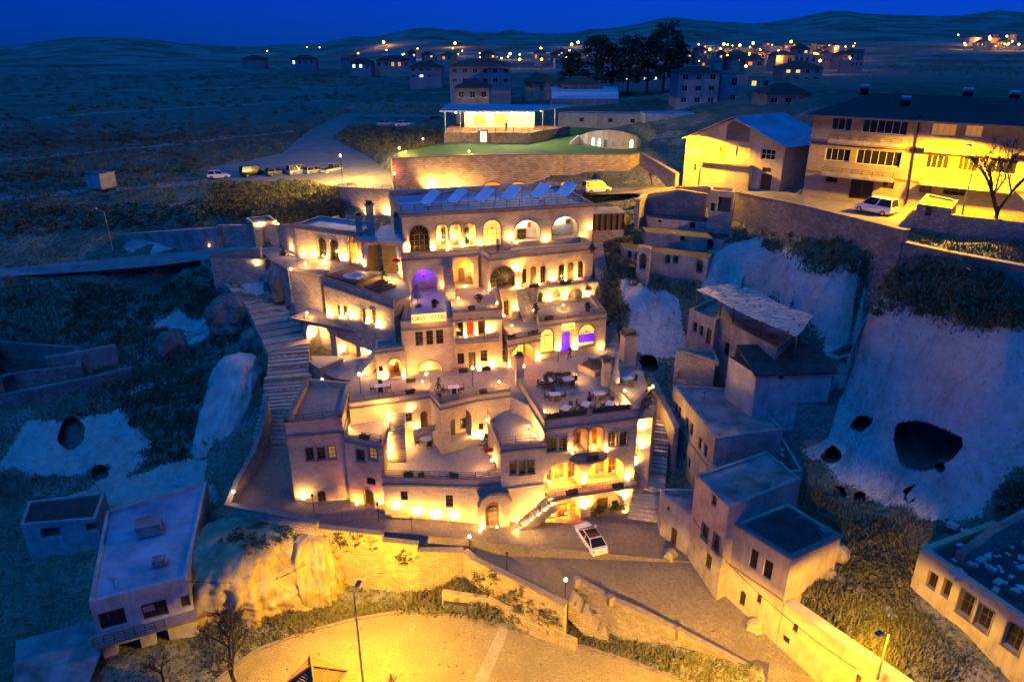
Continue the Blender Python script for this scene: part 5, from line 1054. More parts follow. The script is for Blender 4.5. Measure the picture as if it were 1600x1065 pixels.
# what the ground is made of
QX = 800 + FPX * X / np.maximum(1, Y * CT - (Z - H) * ST); QY = 532.5 - FPX * (Y * ST + (Z - H) * CT) / np.maximum(1, Y * CT - (Z - H) * ST)
def pmask(poly, x, y):
    c = np.zeros(x.shape, bool); j = len(poly) - 1
    for i in range(len(poly)):
        (xi, yi), (xj, yj) = poly[i], poly[j]
        if yi != yj: c ^= ((yi > y) != (yj > y)) & (x < (xj - xi) * (y - yi) / (yj - yi) + xi)
        j = i
    return c
TUFF = [[(1095,372),(1180,382),(1330,440),(1350,468),(1450,500),(1640,530),(1640,690),(1545,760),(1530,800),(1440,825),(1400,790),(1310,750),(1270,700),(1230,640),(1300,600),(1290,530),(1200,470),(1100,450)],
 [(972,440),(1060,455),(1080,545),(1030,566),(975,545)], [(40,665),(200,640),(235,690),(215,738),(60,745),(-20,725)], [(80,795),(200,742),(325,728),(335,785),(200,805)], [(200,372),(340,374),(330,392),(210,396)],
 [(333,402),(415,408),(470,470),(482,505),(400,470)], [(230,505),(330,480),(345,520),(290,540)]]
rockm = np.zeros(X.shape)
for T in TUFF: rockm = np.maximum(rockm, pmask(T, QX + vnoise(X, Y, 2.2, 8) * 34, QY + vnoise(X, Y, 2.2, 9) * 34).astype(float))
drym_ = np.zeros(X.shape)
for T in [[(330,285),(540,280),(540,345),(420,350),(330,330)], [(930,330),(1130,330),(1130,430),(1000,420),(940,520)], [(1230,800),(1420,820),(1440,960),(1420,1065),(1240,930)], [(640,880),(960,930),(1000,1010),(640,960)], [(500,200),(690,200),(680,235),(560,235)]]:
    drym_ = np.maximum(drym_, pmask(T, QX, QY).astype(float))
def blur(a, k=1):
    for _ in range(k): a = (a + np.roll(a, 1, 0) + np.roll(a, -1, 0) + np.roll(a, 1, 1) + np.roll(a, -1, 1)) / 5
    return a
rockm, drym_ = blur(rockm, 1), blur(drym_, 3)
CAVES = [([(1400,660),(1440,655),(1512,685),(1492,715),(1445,740),(1405,727),(1396,690)], 4.5, 'wide dark cave scooped in the white cliff'), ([(1324,667),(1344,645),(1368,655),(1346,677)], 3, 'small round cave high beside the wide cliff cave'),
 ([(1278,716),(1300,691),(1320,712),(1300,726)], 4, 'peaked cave mouth at the foot of the white cliff'), ([(1300,765),(1306,757),(1322,762),(1324,778),(1304,776)], 2.5, 'low cave mouth, left of the three at the cliff foot'), ([(1334,778),(1338,766),(1352,769),(1352,786),(1336,786)], 2.5, 'low cave mouth, middle of the three at the cliff foot'),
 ([(1412,778),(1416,761),(1428,762),(1430,783),(1418,786)], 2.5, 'low cave mouth, right of the three at the cliff foot'), ([(87,690),(97,657),(115,648),(133,664),(131,690),(110,706)], 3, 'round dark cave in the blue slope at the left'), ([(143,746),(146,725),(168,727),(171,745),(152,750)], 2.5, 'square dark cave below the round one at the left'),
 ([(997,578),(1002,553),(1024,555),(1032,582)], 4, 'dark cave mouth behind the broad stone chimney'), ([(1460,730),(1470,722),(1480,732),(1468,740)], 1.5, 'tiny hole in the cliff right of the wide cave')]
kill = np.zeros((X.shape[0] - 1, X.shape[1] - 1), bool); cx = (QX[:-1, :-1] + QX[1:, 1:]) / 2; cy = (QY[:-1, :-1] + QY[1:, 1:]) / 2; wyc = (Y[:-1, :-1] + Y[1:, 1:]) / 2
cavedata = []
for poly, dep, lab in CAVES:
    mx, my = sum(p[0] for p in poly) / len(poly), sum(p[1] for p in poly) / len(poly)
    dn = []
    for i in range(len(poly)):
        a, b = poly[i], poly[(i + 1) % len(poly)]
        for k in range(4): t = k / 4; dn.append((a[0] + (b[0] - a[0]) * t, a[1] + (b[1] - a[1]) * t))
    for _ in range(2): dn = [tuple((dn[i - 1][k] + 2 * dn[i][k] + dn[(i + 1) % len(dn)][k]) / 4 for k in (0, 1)) for i in range(len(dn))]
    dn = [(x + random.uniform(-.7, .7), y + random.uniform(-.7, .7)) for x, y in dn]
    big = [(mx + (p[0] - mx) * 1.3, my + (p[1] - my) * 1.3) for p in dn]; M_ = march([p[0] for p in big], [p[1] for p in big])
    if np.isnan(M_).any(): continue
    tt = np.array([p[1] / ray(*q).y for p, q in zip(M_, big)]) + .35; tt = np.maximum(tt, (np.roll(tt, 1) + tt + np.roll(tt, -1)) / 3)
    P0 = np.array([(ray(*q).x * t, ray(*q).y * t, H + ray(*q).z * t) for q, t in zip(big, tt)])
    cen = P0.mean(0); cavedata.append((P0, cen, dep, lab, dn))
# build the mesh
nv = X.size; verts = np.c_[X.ravel(), Y.ravel(), Z.ravel()]; nr, nc = X.shape; idx = np.arange(nv).reshape(nr, nc)
quads = np.stack([idx[:-1, :-1], idx[:-1, 1:], idx[1:, 1:], idx[1:, :-1]], -1)[~kill].reshape(-1, 4)
me = bpy.data.meshes.new('ground'); me.vertices.add(nv); me.vertices.foreach_set('co', verts.ravel()); nf = len(quads)
me.loops.add(nf * 4); me.loops.foreach_set('vertex_index', quads.ravel()); me.polygons.add(nf); me.polygons.foreach_set('loop_start', np.arange(0, nf * 4, 4)); me.polygons.foreach_set('loop_total', np.full(nf, 4)); me.polygons.foreach_set('use_smooth', np.ones(nf, bool))
me.update(calc_edges=True); at = me.color_attributes.new('cover', 'FLOAT_COLOR', 'POINT')
at.data.foreach_set('color', np.c_[rockm.ravel(), drym_.ravel(), np.zeros(nv), np.ones(nv)].astype(np.float32).ravel())
bmg = bmesh.new(); bmg.from_mesh(me)                # open the cave mouths cleanly: refine the sheet there, then cut
def near_(dn_, cen_, k):
    mx_, my_ = sum(p[0] for p in dn_) / len(dn_), sum(p[1] for p in dn_) / len(dn_); pl = [(mx_ + (p[0] - mx_) * k, my_ + (p[1] - my_) * k) for p in dn_]; out_ = []
    for f in bmg.faces:
        c_ = f.calc_center_median()
        if abs(c_.x - cen_[0]) < 11 and abs(c_.y - cen_[1]) < 11 and abs(c_.z - cen_[2]) < 14:
            q_ = proj(c_)
            if inpoly(q_[0], q_[1], pl) or (k > 1 and any(inpoly(*proj(v.co), pl) for v in f.verts)): out_.append(f)
    return out_
for P0, cen, dep, lab, dn in cavedata:
    fs_ = near_(dn, cen, 1.25); bmesh.ops.subdivide_edges(bmg, edges=list({e for f in fs_ for e in f.edges}), cuts=6, use_grid_fill=True); bmesh.ops.delete(bmg, geom=near_(dn, cen, 1.0), context='FACES')
bmg.to_mesh(me); bmg.free(); me.polygons.foreach_set('use_smooth', np.ones(len(me.polygons), bool)); me.update()
m, nn, l, bs = newmat('hillside_ground'); ge = nn.new('ShaderNodeNewGeometry'); Pn = ge.outputs['Position']; va = nn.new('ShaderNodeVertexColor'); va.layer_name = 'cover'; se = nn.new('ShaderNodeSeparateXYZ'); l.new(va.outputs[0], se.inputs[0])
n1 = noise(nn, l, .09, Pn, 6, .65); n2 = noise(nn, l, .9, Pn, 5, .7); n3 = noise(nn, l, 5, Pn, 3); n4 = noise(nn, l, .012, Pn, 6, .6)
g = mixc(nn, l, ramp(nn, l, n1.outputs[0], .38, .64), (.16, .16, .1), (.36, .33, .22)); g = mixc(nn, l, ramp(nn, l, n2.outputs[0], .42, .72), g, (.085, .09, .06)); g = mixc(nn, l, ramp(nn, l, n4.outputs[0], .45, .62), g, (.15, .17, .12))
mpz = nn.new('ShaderNodeSeparateXYZ'); l.new(Pn, mpz.inputs[0]); mb_ = nn.new('ShaderNodeMath'); mb_.operation = 'MULTIPLY_ADD'; l.new(n1.outputs[0], mb_.inputs[0]); mb_.inputs[1].default_value = 9; l.new(mpz.outputs['Z'], mb_.inputs[2])
sn = nn.new('ShaderNodeMath'); sn.operation = 'SINE'; l.new(mb_.outputs[0], sn.inputs[0]); g = mixc(nn, l, ramp(nn, l, sn.outputs[0], .55, 1.6), g, (.045, .05, .035))     # old field terraces follow the contours
n6 = noise(nn, l, .16, Pn, 7, .72); g = mixc(nn, l, ramp(nn, l, n6.outputs[0], .56, .6), g, (.27, .245, .2))     # bare pale soil
n8 = noise(nn, l, 2.8, Pn, 6, .75); g = mixc(nn, l, ramp(nn, l, n8.outputs[0], .5, .62), g, (.05, .05, .032))
dg = mixc(nn, l, ramp(nn, l, n2.outputs[0], .35, .7), (.17, .14, .06), (.06, .06, .025)); g = mixc(nn, l, se.outputs[1], g, dg)
tf = mixc(nn, l, ramp(nn, l, n2.outputs[0], .35, .75), (.6, .56, .51), (.42, .38, .34)); tf = mixc(nn, l, ramp(nn, l, n1.outputs[0], .52, .75), tf, (.3, .26, .22)); mq = nn.new('ShaderNodeMapping'); mq.inputs['Scale'].default_value = (.6, .6, .12); l.new(Pn, mq.inputs[0]); n7 = noise(nn, l, 1.2, mq.outputs[0], 7, .7); tf = mixc(nn, l, ramp(nn, l, n7.outputs[0], .54, .74), tf, (.3, .26, .22)); n9 = noise(nn, l, 2.2, Pn, 8, .75); tf = mixc(nn, l, ramp(nn, l, n9.outputs[0], .56, .66), tf, (.3, .26, .22))
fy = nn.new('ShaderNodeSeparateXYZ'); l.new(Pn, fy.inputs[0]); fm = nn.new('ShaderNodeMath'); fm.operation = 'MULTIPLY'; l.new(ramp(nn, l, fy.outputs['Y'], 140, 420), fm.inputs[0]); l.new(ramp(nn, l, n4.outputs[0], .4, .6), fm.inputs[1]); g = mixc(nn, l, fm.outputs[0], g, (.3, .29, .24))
ea = nn.new('ShaderNodeMath'); ea.operation = 'MULTIPLY_ADD'; l.new(n8.outputs[0], ea.inputs[0]); ea.inputs[1].default_value = -1.3; l.new(se.outputs[0], ea.inputs[2]); c = mixc(nn, l, ramp(nn, l, ea.outputs[0], -.3, -.18), g, tf); l.new(c, bs.inputs['Base Color']); bs.inputs['Roughness'].default_value = .95
bs.inputs['Specular IOR Level'].default_value = .1; mp = nn.new('ShaderNodeMapping'); mp.inputs['Scale'].default_value = (.55, .55, .14); l.new(Pn, mp.inputs[0]); n5 = noise(nn, l, 1.0, mp.outputs[0], 6, .6)
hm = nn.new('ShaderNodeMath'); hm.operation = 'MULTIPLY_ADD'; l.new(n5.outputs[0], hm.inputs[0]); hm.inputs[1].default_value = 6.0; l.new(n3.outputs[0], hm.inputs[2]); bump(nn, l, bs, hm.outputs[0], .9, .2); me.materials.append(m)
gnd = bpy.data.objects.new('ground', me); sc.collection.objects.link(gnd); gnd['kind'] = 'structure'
for P0, cen, dep, lab, dn in cavedata:
    t = thing('cave', lab, 'cave', cen); vw = Vector((cen[0], cen[1], -6)).normalized() if dep < 2 else Vector((cen[0], cen[1], -cen[1] * .12)).normalized(); n0 = len(P0); mb = MB(); tn = MB()
    b = [Vector(p) for p in P0]; c0 = Vector(cen)
    r1 = [p + vw * dep * .5 for p in b]; r2 = [c0 + (p - c0) * .7 + vw * dep for p in b]
    for ra, rb_ in ((b, r1), (r1, r2)):
        for i in range(n0): j = (i + 1) % n0; tn.poly(ra[i], ra[j], rb_[j], rb_[i])
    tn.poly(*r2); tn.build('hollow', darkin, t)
# outcrops on the left slope
for i, (x, y, rx, ry, h, lab) in enumerate(((372, 500, 3.6, 2.6, 3.4, 'dark rock knob beside the long stairway bend'), (268, 545, 2.6, 1.8, 2.4, 'pinkish rock shelf above the tuff cone'), (395, 545, 2.0, 1.5, 2.2, 'broken rock at the top of the tuff cone'), (440, 445, 2.6, 2.4, 3.0, 'blue grey rock face under the upper ramp wall'), (470, 500, 1.8, 2.2, 3.2, 'rock flank between the stairway and the gallery house'))):
    p = ground(x, y); rock(lab, [(p + Vector((0, .5, -1.5)), rx, ry, i * .7), (p + Vector((0, .5, h * .25)), rx * .95, ry * .95, i * .7), (p + Vector((0, .7, h * .6)), rx * .8, ry * .8, i * .7), (p + Vector((0, .9, h * .85)), rx * .5, ry * .5, i * .7), (p + Vector((0, 1, h * .95)), rx * .2, ry * .2, i * .7)], tuffbrown, rough=.75, flute=.08)
# footpaths and field tracks lying on the slopes
trackm = plain('trodden_earth', (.34, .3, .24), .95, .4, .5, bst=.6, bscale=3)
for px_, w_ in (([(0, 252), (80, 246), (160, 238), (240, 230), (320, 222), (400, 212), (480, 203)], 2.6), ([(0, 312), (60, 306), (120, 301), (200, 295), (270, 290), (335, 284)], 2.0), ([(60, 186), (160, 178), (260, 172), (360, 166), (460, 160), (560, 158)], 3.2), ([(432, 524), (400, 512), (360, 512), (310, 520), (260, 536), (200, 560)], 1.1), ([(0, 150), (140, 144), (300, 140), (440, 136), (560, 140)], 4.0), ([(150, 640), (190, 620), (240, 600), (290, 590)], .9), ([(1250, 880), (1300, 900), (1360, 930), (1410, 980)], .9)):
    c_ = []
    for a, b in zip(px_, px_[1:]):
        for k in range(8): c_.append((a[0] + (b[0] - a[0]) * k / 8, a[1] + (b[1] - a[1]) * k / 8))
    G_ = march([p[0] for p in c_], [p[1] for p in c_]); G_ = G_[~np.isnan(G_[:, 0])]; mb = MB(); pv_ = None
    for i in range(len(G_) - 1):
        d_ = Vector((G_[i + 1][0] - G_[i][0], G_[i + 1][1] - G_[i][1]))
        if d_.length < .05 or d_.length > 40: pv_ = None; continue
        n_ = Vector((-d_.y, d_.x)).normalized() * w_ * (.5 + .12 * math.sin(i * 1.7)); cur = []
        for f_ in (-1, -.33, .33, 1): x_, y_ = G_[i][0] + n_.x * f_, G_[i][1] + n_.y * f_; cur.append(Vector((x_, y_, float(hz(x_, y_)) + .06)))
        if pv_:
            for k in range(3): mb.poly(pv_[k + 1], pv_[k], cur[k], cur[k + 1])
        pv_ = cur
    if mb.f: mb.build('footpath', trackm, None, kind='structure', smooth=True)
# ------------------------------------------------------------------ scrub and dry grass
def scatter_pts(poly, n):
    xs = [p[0] for p in poly]; ys = [p[1] for p in poly]; q = np.c_[rng.uniform(min(xs), max(xs), n * 3), rng.uniform(min(ys), max(ys), n * 3)]; q = q[pmask(poly, q[:, 0], q[:, 1])][:n]; q += rng.normal(0, .07 * min(max(xs) - min(xs), max(ys) - min(ys)), q.shape)
    o = march(q[:, 0], q[:, 1]); o = o[~np.isnan(o[:, 0])]
    j = np.clip(np.searchsorted(GX, o[:, 0]), 0, len(GX) - 1); i = np.clip(np.searchsorted(GY, o[:, 1]), 0, len(GY) - 1)
    return o[~capd[i, j] & (rockm[i, j] < .35)]
def tufts(P_, hmin, hmax, k=5, wd=.07, spread=.3):
    N = len(P_); B = np.repeat(P_, k, 0) + np.c_[rng.normal(0, spread, (N * k, 2)), np.zeros(N * k)]; h = rng.uniform(hmin, hmax, N * k); a = rng.uniform(0, 6.28, N * k)
    w_ = wd * rng.uniform(.7, 1.6, N * k); ln = rng.normal(0, .3, (N * k, 2)) * h[:, None]
    v0 = B + np.c_[np.cos(a) * w_, np.sin(a) * w_, -.05 * np.ones(N * k)]; v1 = B - np.c_[np.cos(a) * w_, np.sin(a) * w_, .05 * np.ones(N * k)]; v2 = B + np.c_[ln, h]
    return np.stack([v0, v1, v2], 1).reshape(-1, 3)
def leaves(P_, r, k=34, s=.16, flat=.7):
    N = len(P_); rr_ = np.repeat(r * rng.uniform(.5, 1.3, N), k); d = rng.normal(0, 1, (N * k, 3)); d /= np.linalg.norm(d, axis=1)[:, None]; d[:, 2] = abs(d[:, 2]) * flat
    c = np.repeat(P_, k, 0) + d * rr_[:, None] * (rng.random(N * k) ** .45)[:, None]; e1 = rng.normal(0, 1, (N * k, 3)); e1 /= np.linalg.norm(e1, axis=1)[:, None]; e2 = np.cross(e1, rng.normal(0, 1, (N * k, 3))); e2 /= np.linalg.norm(e2, axis=1)[:, None]
    q = s * rng.uniform(.6, 1.5, N * k)[:, None]; return np.stack([c - e1 * q, c + e1 * q, c + e2 * q * 1.3], 1).reshape(-1, 3)
def trimesh(name, V, mat, label=None, cat=None, kind='stuff', parent=None):
    n_ = len(V); me = bpy.data.meshes.new(name); o0 = np.array(org(parent)) if parent is not None else np.zeros(3)
    me.vertices.add(n_); me.vertices.foreach_set('co', (V - o0).astype(np.float32).ravel()); me.loops.add(n_); me.loops.foreach_set('vertex_index', np.arange(n_)); me.polygons.add(n_ // 3); me.polygons.foreach_set('loop_start', np.arange(0, n_, 3)); me.polygons.foreach_set('loop_total', np.full(n_ // 3, 3))
    me.update(calc_edges=True); me.materials.append(mat); o = bpy.data.objects.new(name, me); sc.collection.objects.link(o); o.parent = parent; tag(o, label, cat, None, kind); return o
GR = [([(330,285),(540,280),(540,345),(420,352),(320,335)], 2200, .25, .7), ([(930,330),(1130,340),(1130,440),(1060,470),(960,540),(935,430)], 1800, .2, .6), ([(1230,790),(1430,810),(1450,960),(1420,1065),(1240,930)], 1500, .12, .6), ([(430,960),(640,938),(650,954),(450,992)], 600, .1, .35), ([(890,975),(1180,1052),(1100,1078),(940,1022)], 700, .1, .35), ([(1430,940),(1530,1050),(1450,1065),(1400,990)], 300, .1, .4), ([(640,880),(960,930),(1000,1010),(640,960)], 1500, .15, .5),
      ([(500,200),(690,200),(680,240),(560,240)], 700, .3, .8), ([(0,440),(330,410),(440,520),(300,560),(230,640),(0,560)], 2600, .25, .7), ([(1140,350),(1640,400),(1640,560),(1330,480),(1150,400)], 2200, .2, .6), ([(0,200),(520,190),(330,290),(0,330)], 2200, .3, .8), ([(170,600),(330,560),(300,740),(0,760),(0,700)], 1200, .2, .6), ([(1400,340),(1640,330),(1640,410),(1430,370)], 600, .2, .5), ([(300,960),(480,920),(500,985),(330,1060)], 700, .15, .45), ([(1180,690),(1330,800),(1260,800),(1200,740)], 500, .2, .5)]
V = [tufts(scatter_pts(p, n_), a, b) for p, n_, a, b in GR]; trimesh('dry_grass', np.concatenate(V), drym, 'dry grass tufts spread over the slopes and banks', 'grass')
BU = [([(330,290),(540,285),(540,340),(420,350),(320,330)], 230, .7), ([(930,335),(1000,400),(990,440),(960,540),(935,430)], 150, .6), ([(1000,340),(1130,345),(1130,440),(1020,440)], 60, .4), ([(1150,350),(1420,400),(1640,450),(1640,520),(1480,490),(1330,450),(1180,385)], 240, .55), ([(150,430),(330,415),(430,540),(300,560),(100,520)], 330, .8), ([(780,905),(880,950),(960,1005),(900,1005),(780,950)], 110, .38), ([(1240,800),(1400,820),(1440,980),(1250,900)], 160, .5), ([(900,980),(1060,1030),(1040,1045),(920,1000)], 60, .3),
      ([(0,330),(330,310),(330,350),(0,370)], 230, .9), ([(500,205),(690,205),(680,232),(570,235)], 110, .7), ([(0,150),(500,130),(700,180),(520,190),(0,280)], 260, 1.3), ([(180,600),(320,560),(300,730),(190,720)], 150, .7), ([(1530,700),(1640,650),(1640,800),(1560,810)], 120, .7), ([(1300,480),(1390,490),(1390,540),(1310,540)], 60, .6), ([(0,100),(700,95),(1000,100),(600,140),(0,150)], 500, 3.0), ([(1050,85),(1600,70),(1600,120),(1300,110)], 260, 3.5), ([(0,228),(400,206),(400,211),(0,236)], 130, 1.0), ([(0,276),(330,262),(330,268),(0,284)], 120, .9), ([(80,168),(560,150),(560,155),(80,175)], 110, 1.6), ([(150,200),(170,198),(330,262),(300,264)], 70, .9), ([(0,122),(600,118),(600,123),(0,128)], 110, 2.6), ([(1330,440),(1450,470),(1640,490),(1640,520),(1450,495)], 110, .6)]
V = [leaves(scatter_pts(p, n_), r) for p, n_, r in BU]; trimesh('scrub', np.concatenate(V), bushm, 'low dark scrub covering the hillsides and cliff edges', 'scrub')
# ------------------------------------------------------------------ lamps
lamprow(F3, [(475, 776), (534, 784)], 'the left corner house')
lamprow(F4, [(560, 785, 30), (596, 783, 34)], 'the arched street door', col=AMBER)
lamprow(FC[0], [(620, 792), (653, 801)], 'the curved court wall')
lamprow(FC[1], [(681, 806), (709, 808)], 'the curved court wall beside the entrance')
lamprow(portal.F[0], [(749, 826), (775, 820, 20)], 'the hooded entrance')
lamprow(F2, [(808, 815), (834, 808)], 'the narrow three window house below its stairs')
for i in range(7):
    t = (i + .5) / 7; q = F2.P(.3 + (F2.L + .4) * t, 4.5 + 3.4 * t, 1.5); lamp(q, 16, f'small bright step light on the outer stairs, {ORD[i]} from the bottom', name='step_light', size=.09)
lamprow(F1, [(912, 790, 60)], 'the pier between the two ground floor arches', off=.35)
lamprow(F1, [(974, 776, 45), (976, 800, 25)], 'the right ground floor arch', what='warm lamp beside')
lamprow(F1, [(857, 750, 20), (911, 752, 45), (979, 747, 40)], 'the long balcony arches', what='warm uplight on')
lamprow(F1, [(893, 705, 26), (946, 702, 26)], 'the round balcony', what='warm uplight on')
for i, (x, y, pw, o, z) in enumerate(((905, 704, 40, -1.0, 11.7), (933, 702, 40, -1.0, 11.7), (883, 758, 45, -1.4, 8.3), (902, 758, 30, -1.4, 8.3), (863, 758, 30, -1.4, 8.3), (946, 752, 45, -1.4, 8.3), (966, 752, 30, -1.4, 8.3), (925, 752, 30, -1.4, 8.3), (868, 815, 40, -.9, 4.4), (888, 813, 40, -.9, 4.4))):
    q = F1.at(x, y, o); q.z = z; lamp(q, pw, f'amber floor lamp inside the front house loggias, {ORD[i]} of ten', col=AMBER, size=.06)
lamprow(FT[1], [(641, 640, 22)], 'the dark arched door in the court', what='amber wall lamp above', off=.25)
lamprow(FT[1], [(650, 668, 16)], 'the dark arched door in the court')
lamp(U(697, 694, CZ) + Vector((0, 0, .3)), 60, 'warm floor spotlight at the corner pillar of the sunken court'); lamp(U(705, 704, CZ) + Vector((0, 0, .3)), 50, 'bright garden spotlight in the middle of the sunken court')
lamprow(FT[3], [(738, 681, 26)], 'the arched recess in the court'); lamprow(FT[4], [(751, 682, 30)], 'the small plaque in the court')
lamp(F2s.at(773, 720, .3), 34, 'warm uplight at the right wall of the sunken court'); lamp(U(770, 688, CZ) + Vector((0, 0, .3)), 16, 'warm uplight behind the court shrub')
for i in range(9):
    q = U(622, 723, CZ).lerp(U(619, 645, 14.6), (i + .3) / 9); lamp(q + Vector((-.85, -.1, .5)), 24, f'step light on the narrow garden stairs, {ORD[i]} from the bottom', name='step_light', size=.07)
for i, (x, y, z) in enumerate(((548, 640, 13.6), (548, 672, 13.4), (556, 630, 14.4))): lamp(U(x, y, z), 20, f'step light by the left roof stairs, {ORD[i]} of three', name='step_light', size=.08)
for i in range(4): lamp(U(812, 645, 13.35).lerp(U(806, 611, TZ), (i + .5) / 4) + Vector((.85, 0, .3)), 14, f'step light on the pink terrace steps, {ORD[i]} from the bottom', name='step_light', size=.07)
lamp(U(826, 668, 13.6), 40, 'warm uplight in the corner of the pink terrace'); lamp(U(836, 682, 13.6), 26, 'warm uplight at the front corner of the pink terrace')
lamprow(F5, [(665, 583, 22)], 'the low arch of the sign house', what='warm uplight in'); lamprow(F6, [(705, 584, 40), (748, 576, 34), (769, 572, 34)], 'the arcade house'); lamprow(F6, [(727, 524, 22, ), (744, 521, 22), (764, 517, 34)], 'the arcade balcony', what='warm uplight on')
lamprow(F16, [(601, 589, 40), (631, 588, 26)], 'the orange arched doorway'); lamp(F16.at(617, 575, -1), 25, 'orange lamp inside the small arched doorway', col=AMBER)
lamprow(F7, [(794, 570, 22), (840, 561, 45)], 'the porch passage'); lamp(F7.at(815, 560, -1.4), 40, 'amber lamp inside the porch passage', col=AMBER)
lamprow(F8, [(871, 545, 40), (898, 543, 45)], 'the shop door'); lamp(F8.at(938, 545, .4), 14, 'warm uplight at the right end of the shop front')
lamp(U(824, 500, 17.6) + Vector((0, 0, .3)), 60, 'bright spotlight on the porch roof beside the dark stairs'); lamp(U(834, 489, 19.1) + Vector((0, 0, .2)), 18, 'warm uplight at the foot of the dark upper stairs')
lamprow(LN, [(858, 468, 48), (883, 465, 48), (917, 461, 60)], 'the round niches')
lamprow(F9, [(763, 452, 44), (808, 449, 44), (807, 421, 30)], 'the big arched window'); lamprow(F9, [(786, 492, 20), (807, 482, 45)], 'the amber arched niche under the projecting block')
lamprow(F10, [(842, 443, 20), (863, 437, 24), (882, 437, 22), (899, 433, 22)], 'the twin arches')
lamprow(F11, [(637, 391, 40), (676, 389, 40)], 'the dark fan window'); lamprow(F11, [(700, 387, 46), (722, 384, 40)], 'the triple arch'); lamprow(F11, [(750, 383, 30), (763, 380, 18), (798, 374, 30), (806, 378, 26), (852, 376, 26)], 'the lit arched windows'); lamprow(F11, [(911, 372, 26), (920, 357, 30)], 'the top terrace end wall')
for i, (x, y) in enumerate(((690, 366), (711, 366), (735, 366))): lamp(F11.at(x, y + 10, -.9), 30, f'warm lamp inside the triple arch, {ORD[i]} from the left', size=.08)
for i, (x, y) in enumerate(((822, 352), (882, 346))): lamp(F11.at(x, y, -.9), 30, f'pale ceiling lamp inside the wide top arches, {ORD[i]} from the left', size=.08, col=(1, .85, .6))
lamp(F12.at(664, 436, -1.2), 26, 'violet lamp glowing inside the arch', col=(.07, .006, 1.0), bm=violet); lamp(F12.at(734, 428, -.9), 26, 'amber lamp inside the orange recess', col=AMBER)
lamprow(F12, [(697, 448, 16), (726, 446, 16)], 'the orange recess')
lamprow(F13, [(492, 400, 45), (512, 402, 50), (537, 405, 55), (561, 408, 50), (475, 400, 20)], 'the three uplit arches'); lamp(FP.at(572, 415, .3), 40, 'warm uplight at the porch corner column')
lamp(FP.P(FP.L * .95, 23.3, .7), 40, 'tall bright floor lamp under the red lantern'); lamp(U(608, 437, 22.9), 30, 'warm garden light beside the jacuzzi deck steps')
lamprow(F15, [(516, 493, 55), (535, 495, 50), (552, 496, 55), (576, 503, 50), (592, 509, 80)], 'the rough uplit wall'); lamprow(Fg, [(406, 352, 24), (434, 350, 24)], 'the gatehouse door', what='warm wall lamp beside')
for i in range(8): lamp(U(492, 474, 18).lerp(U(470, 437, 21), (i + .5) / 8) + Vector((.5, -.3, .4)), 15, f'step light on the zigzag garden steps, {ORD[i]} from the bottom', name='step_light', size=.08)
for i, (x, y) in enumerate(((437, 376), (455, 390), (456, 422), (478, 413), (507, 413))): lamp(U(x, y + 3, 22.6) + Vector((0, -.2, .3)), 24, f'garden lamp among the upper left planters, {ORD[i]} from the left')
lamprow(GA, [(482, 528, 50), (522, 532, 50), (530, 552, 50), (568, 556, 50), (536, 586, 50)], 'the glowing gallery', off=-.9, col=(1, .55, .16)); lamprow(GA, [(498, 520, 40), (541, 526, 26)], 'the gallery vault', off=-1.5, what='warm lamp inside', col=(1, .6, .2))
lamp(U(504, 598, 14.9) + Vector((0, 0, .3)), 10, 'low garden light in the planter on the left roof'); lamp(U(573, 590, 14.8) + Vector((0, 0, .4)), 12, 'small white lamp at the gallery steps')
FWL = Fac(U2(328, 402, 22), U2(413, 406, 22)); lamprow(FWL, [(402, 413, 14)], 'the upper ramp wall', what='small warm wall lamp on', off=.25)
lamp(U(328, 390, 20.9) + Vector((0, 0, .5)), 20, 'warm garden lamp at the top of the long stairway'); lamp(U(365, 770, 8.6), 12, 'small warm lamp on the stairway parapet corner')
lamprow(FLW, [(638, 284, 130), (675, 291, 130), (708, 294, 130), (740, 296, 130), (946, 295, 100)], 'the lawn retaining wall', off=.5)
FLW2 = Fac(U2(1000, 240, 32.4), U2(1056, 272, 30.8)); lamprow(FLW2, [(975, 294, 120), (1004, 294, 120), (1028, 293, 90)], 'the yellow stone wall beside the upper street', off=.5)
Fbw = Fac(U2(530, 292, 28.6), U2(640, 301, 28.6)); lamprow(Fbw, [(546, 335, 60), (606, 333, 80), (575, 334, 40)], 'the speckled rubble wall', off=.4)
for i, (x, y, z, pw) in enumerate(((624, 236, 32.2, 80), (634, 242, 32.2, 50), (661, 221, 32.2, 40), (733, 241, 32.2, 100))): lamp(U(x, y, z) + Vector((0, 0, .3)), pw, f'bright garden light on the lawn edge, {ORD[i]} from the left')
for i, (s, o) in enumerate(((2.2, -1), (9.5, -2), (12.2, -1), (15, -3), (17.5, -6), (6, -5))): lamp(FPV.P(s, 37.2, o), 330 if i < 5 else 420, f'hanging lamp under the pavilion roof, {ORD[i]} of six', name='hanging_lamp', col=(1, .78, .4), size=.16)
lamp(U(1046, 604, 15.9) + Vector((-1.8, -.4, .1)), 18, 'round lamp at the annex corner'); lamprow(brace.F[0], [(1003, 668, 80), (1001, 697, 80), (991, 722, 50)], 'the alley wall', what='bright wall lamp on'); lamp(U(1012, 650, 12.0), 60, 'wall lamp at the upper alley corner')
lamp(U(976, 612, 15.2), 25, 'warm lamp on the parapet beside the closed parasol'); lamp(U(972, 633, 15.2), 30, 'bright floor light at the annex steps'); lamp(U(945, 600, 15.1), 30, 'warm floor light at the foot of the lit chimney'); lamp(U(851, 644, 15.2), 26, 'warm light on the corner planter of the roof terrace')
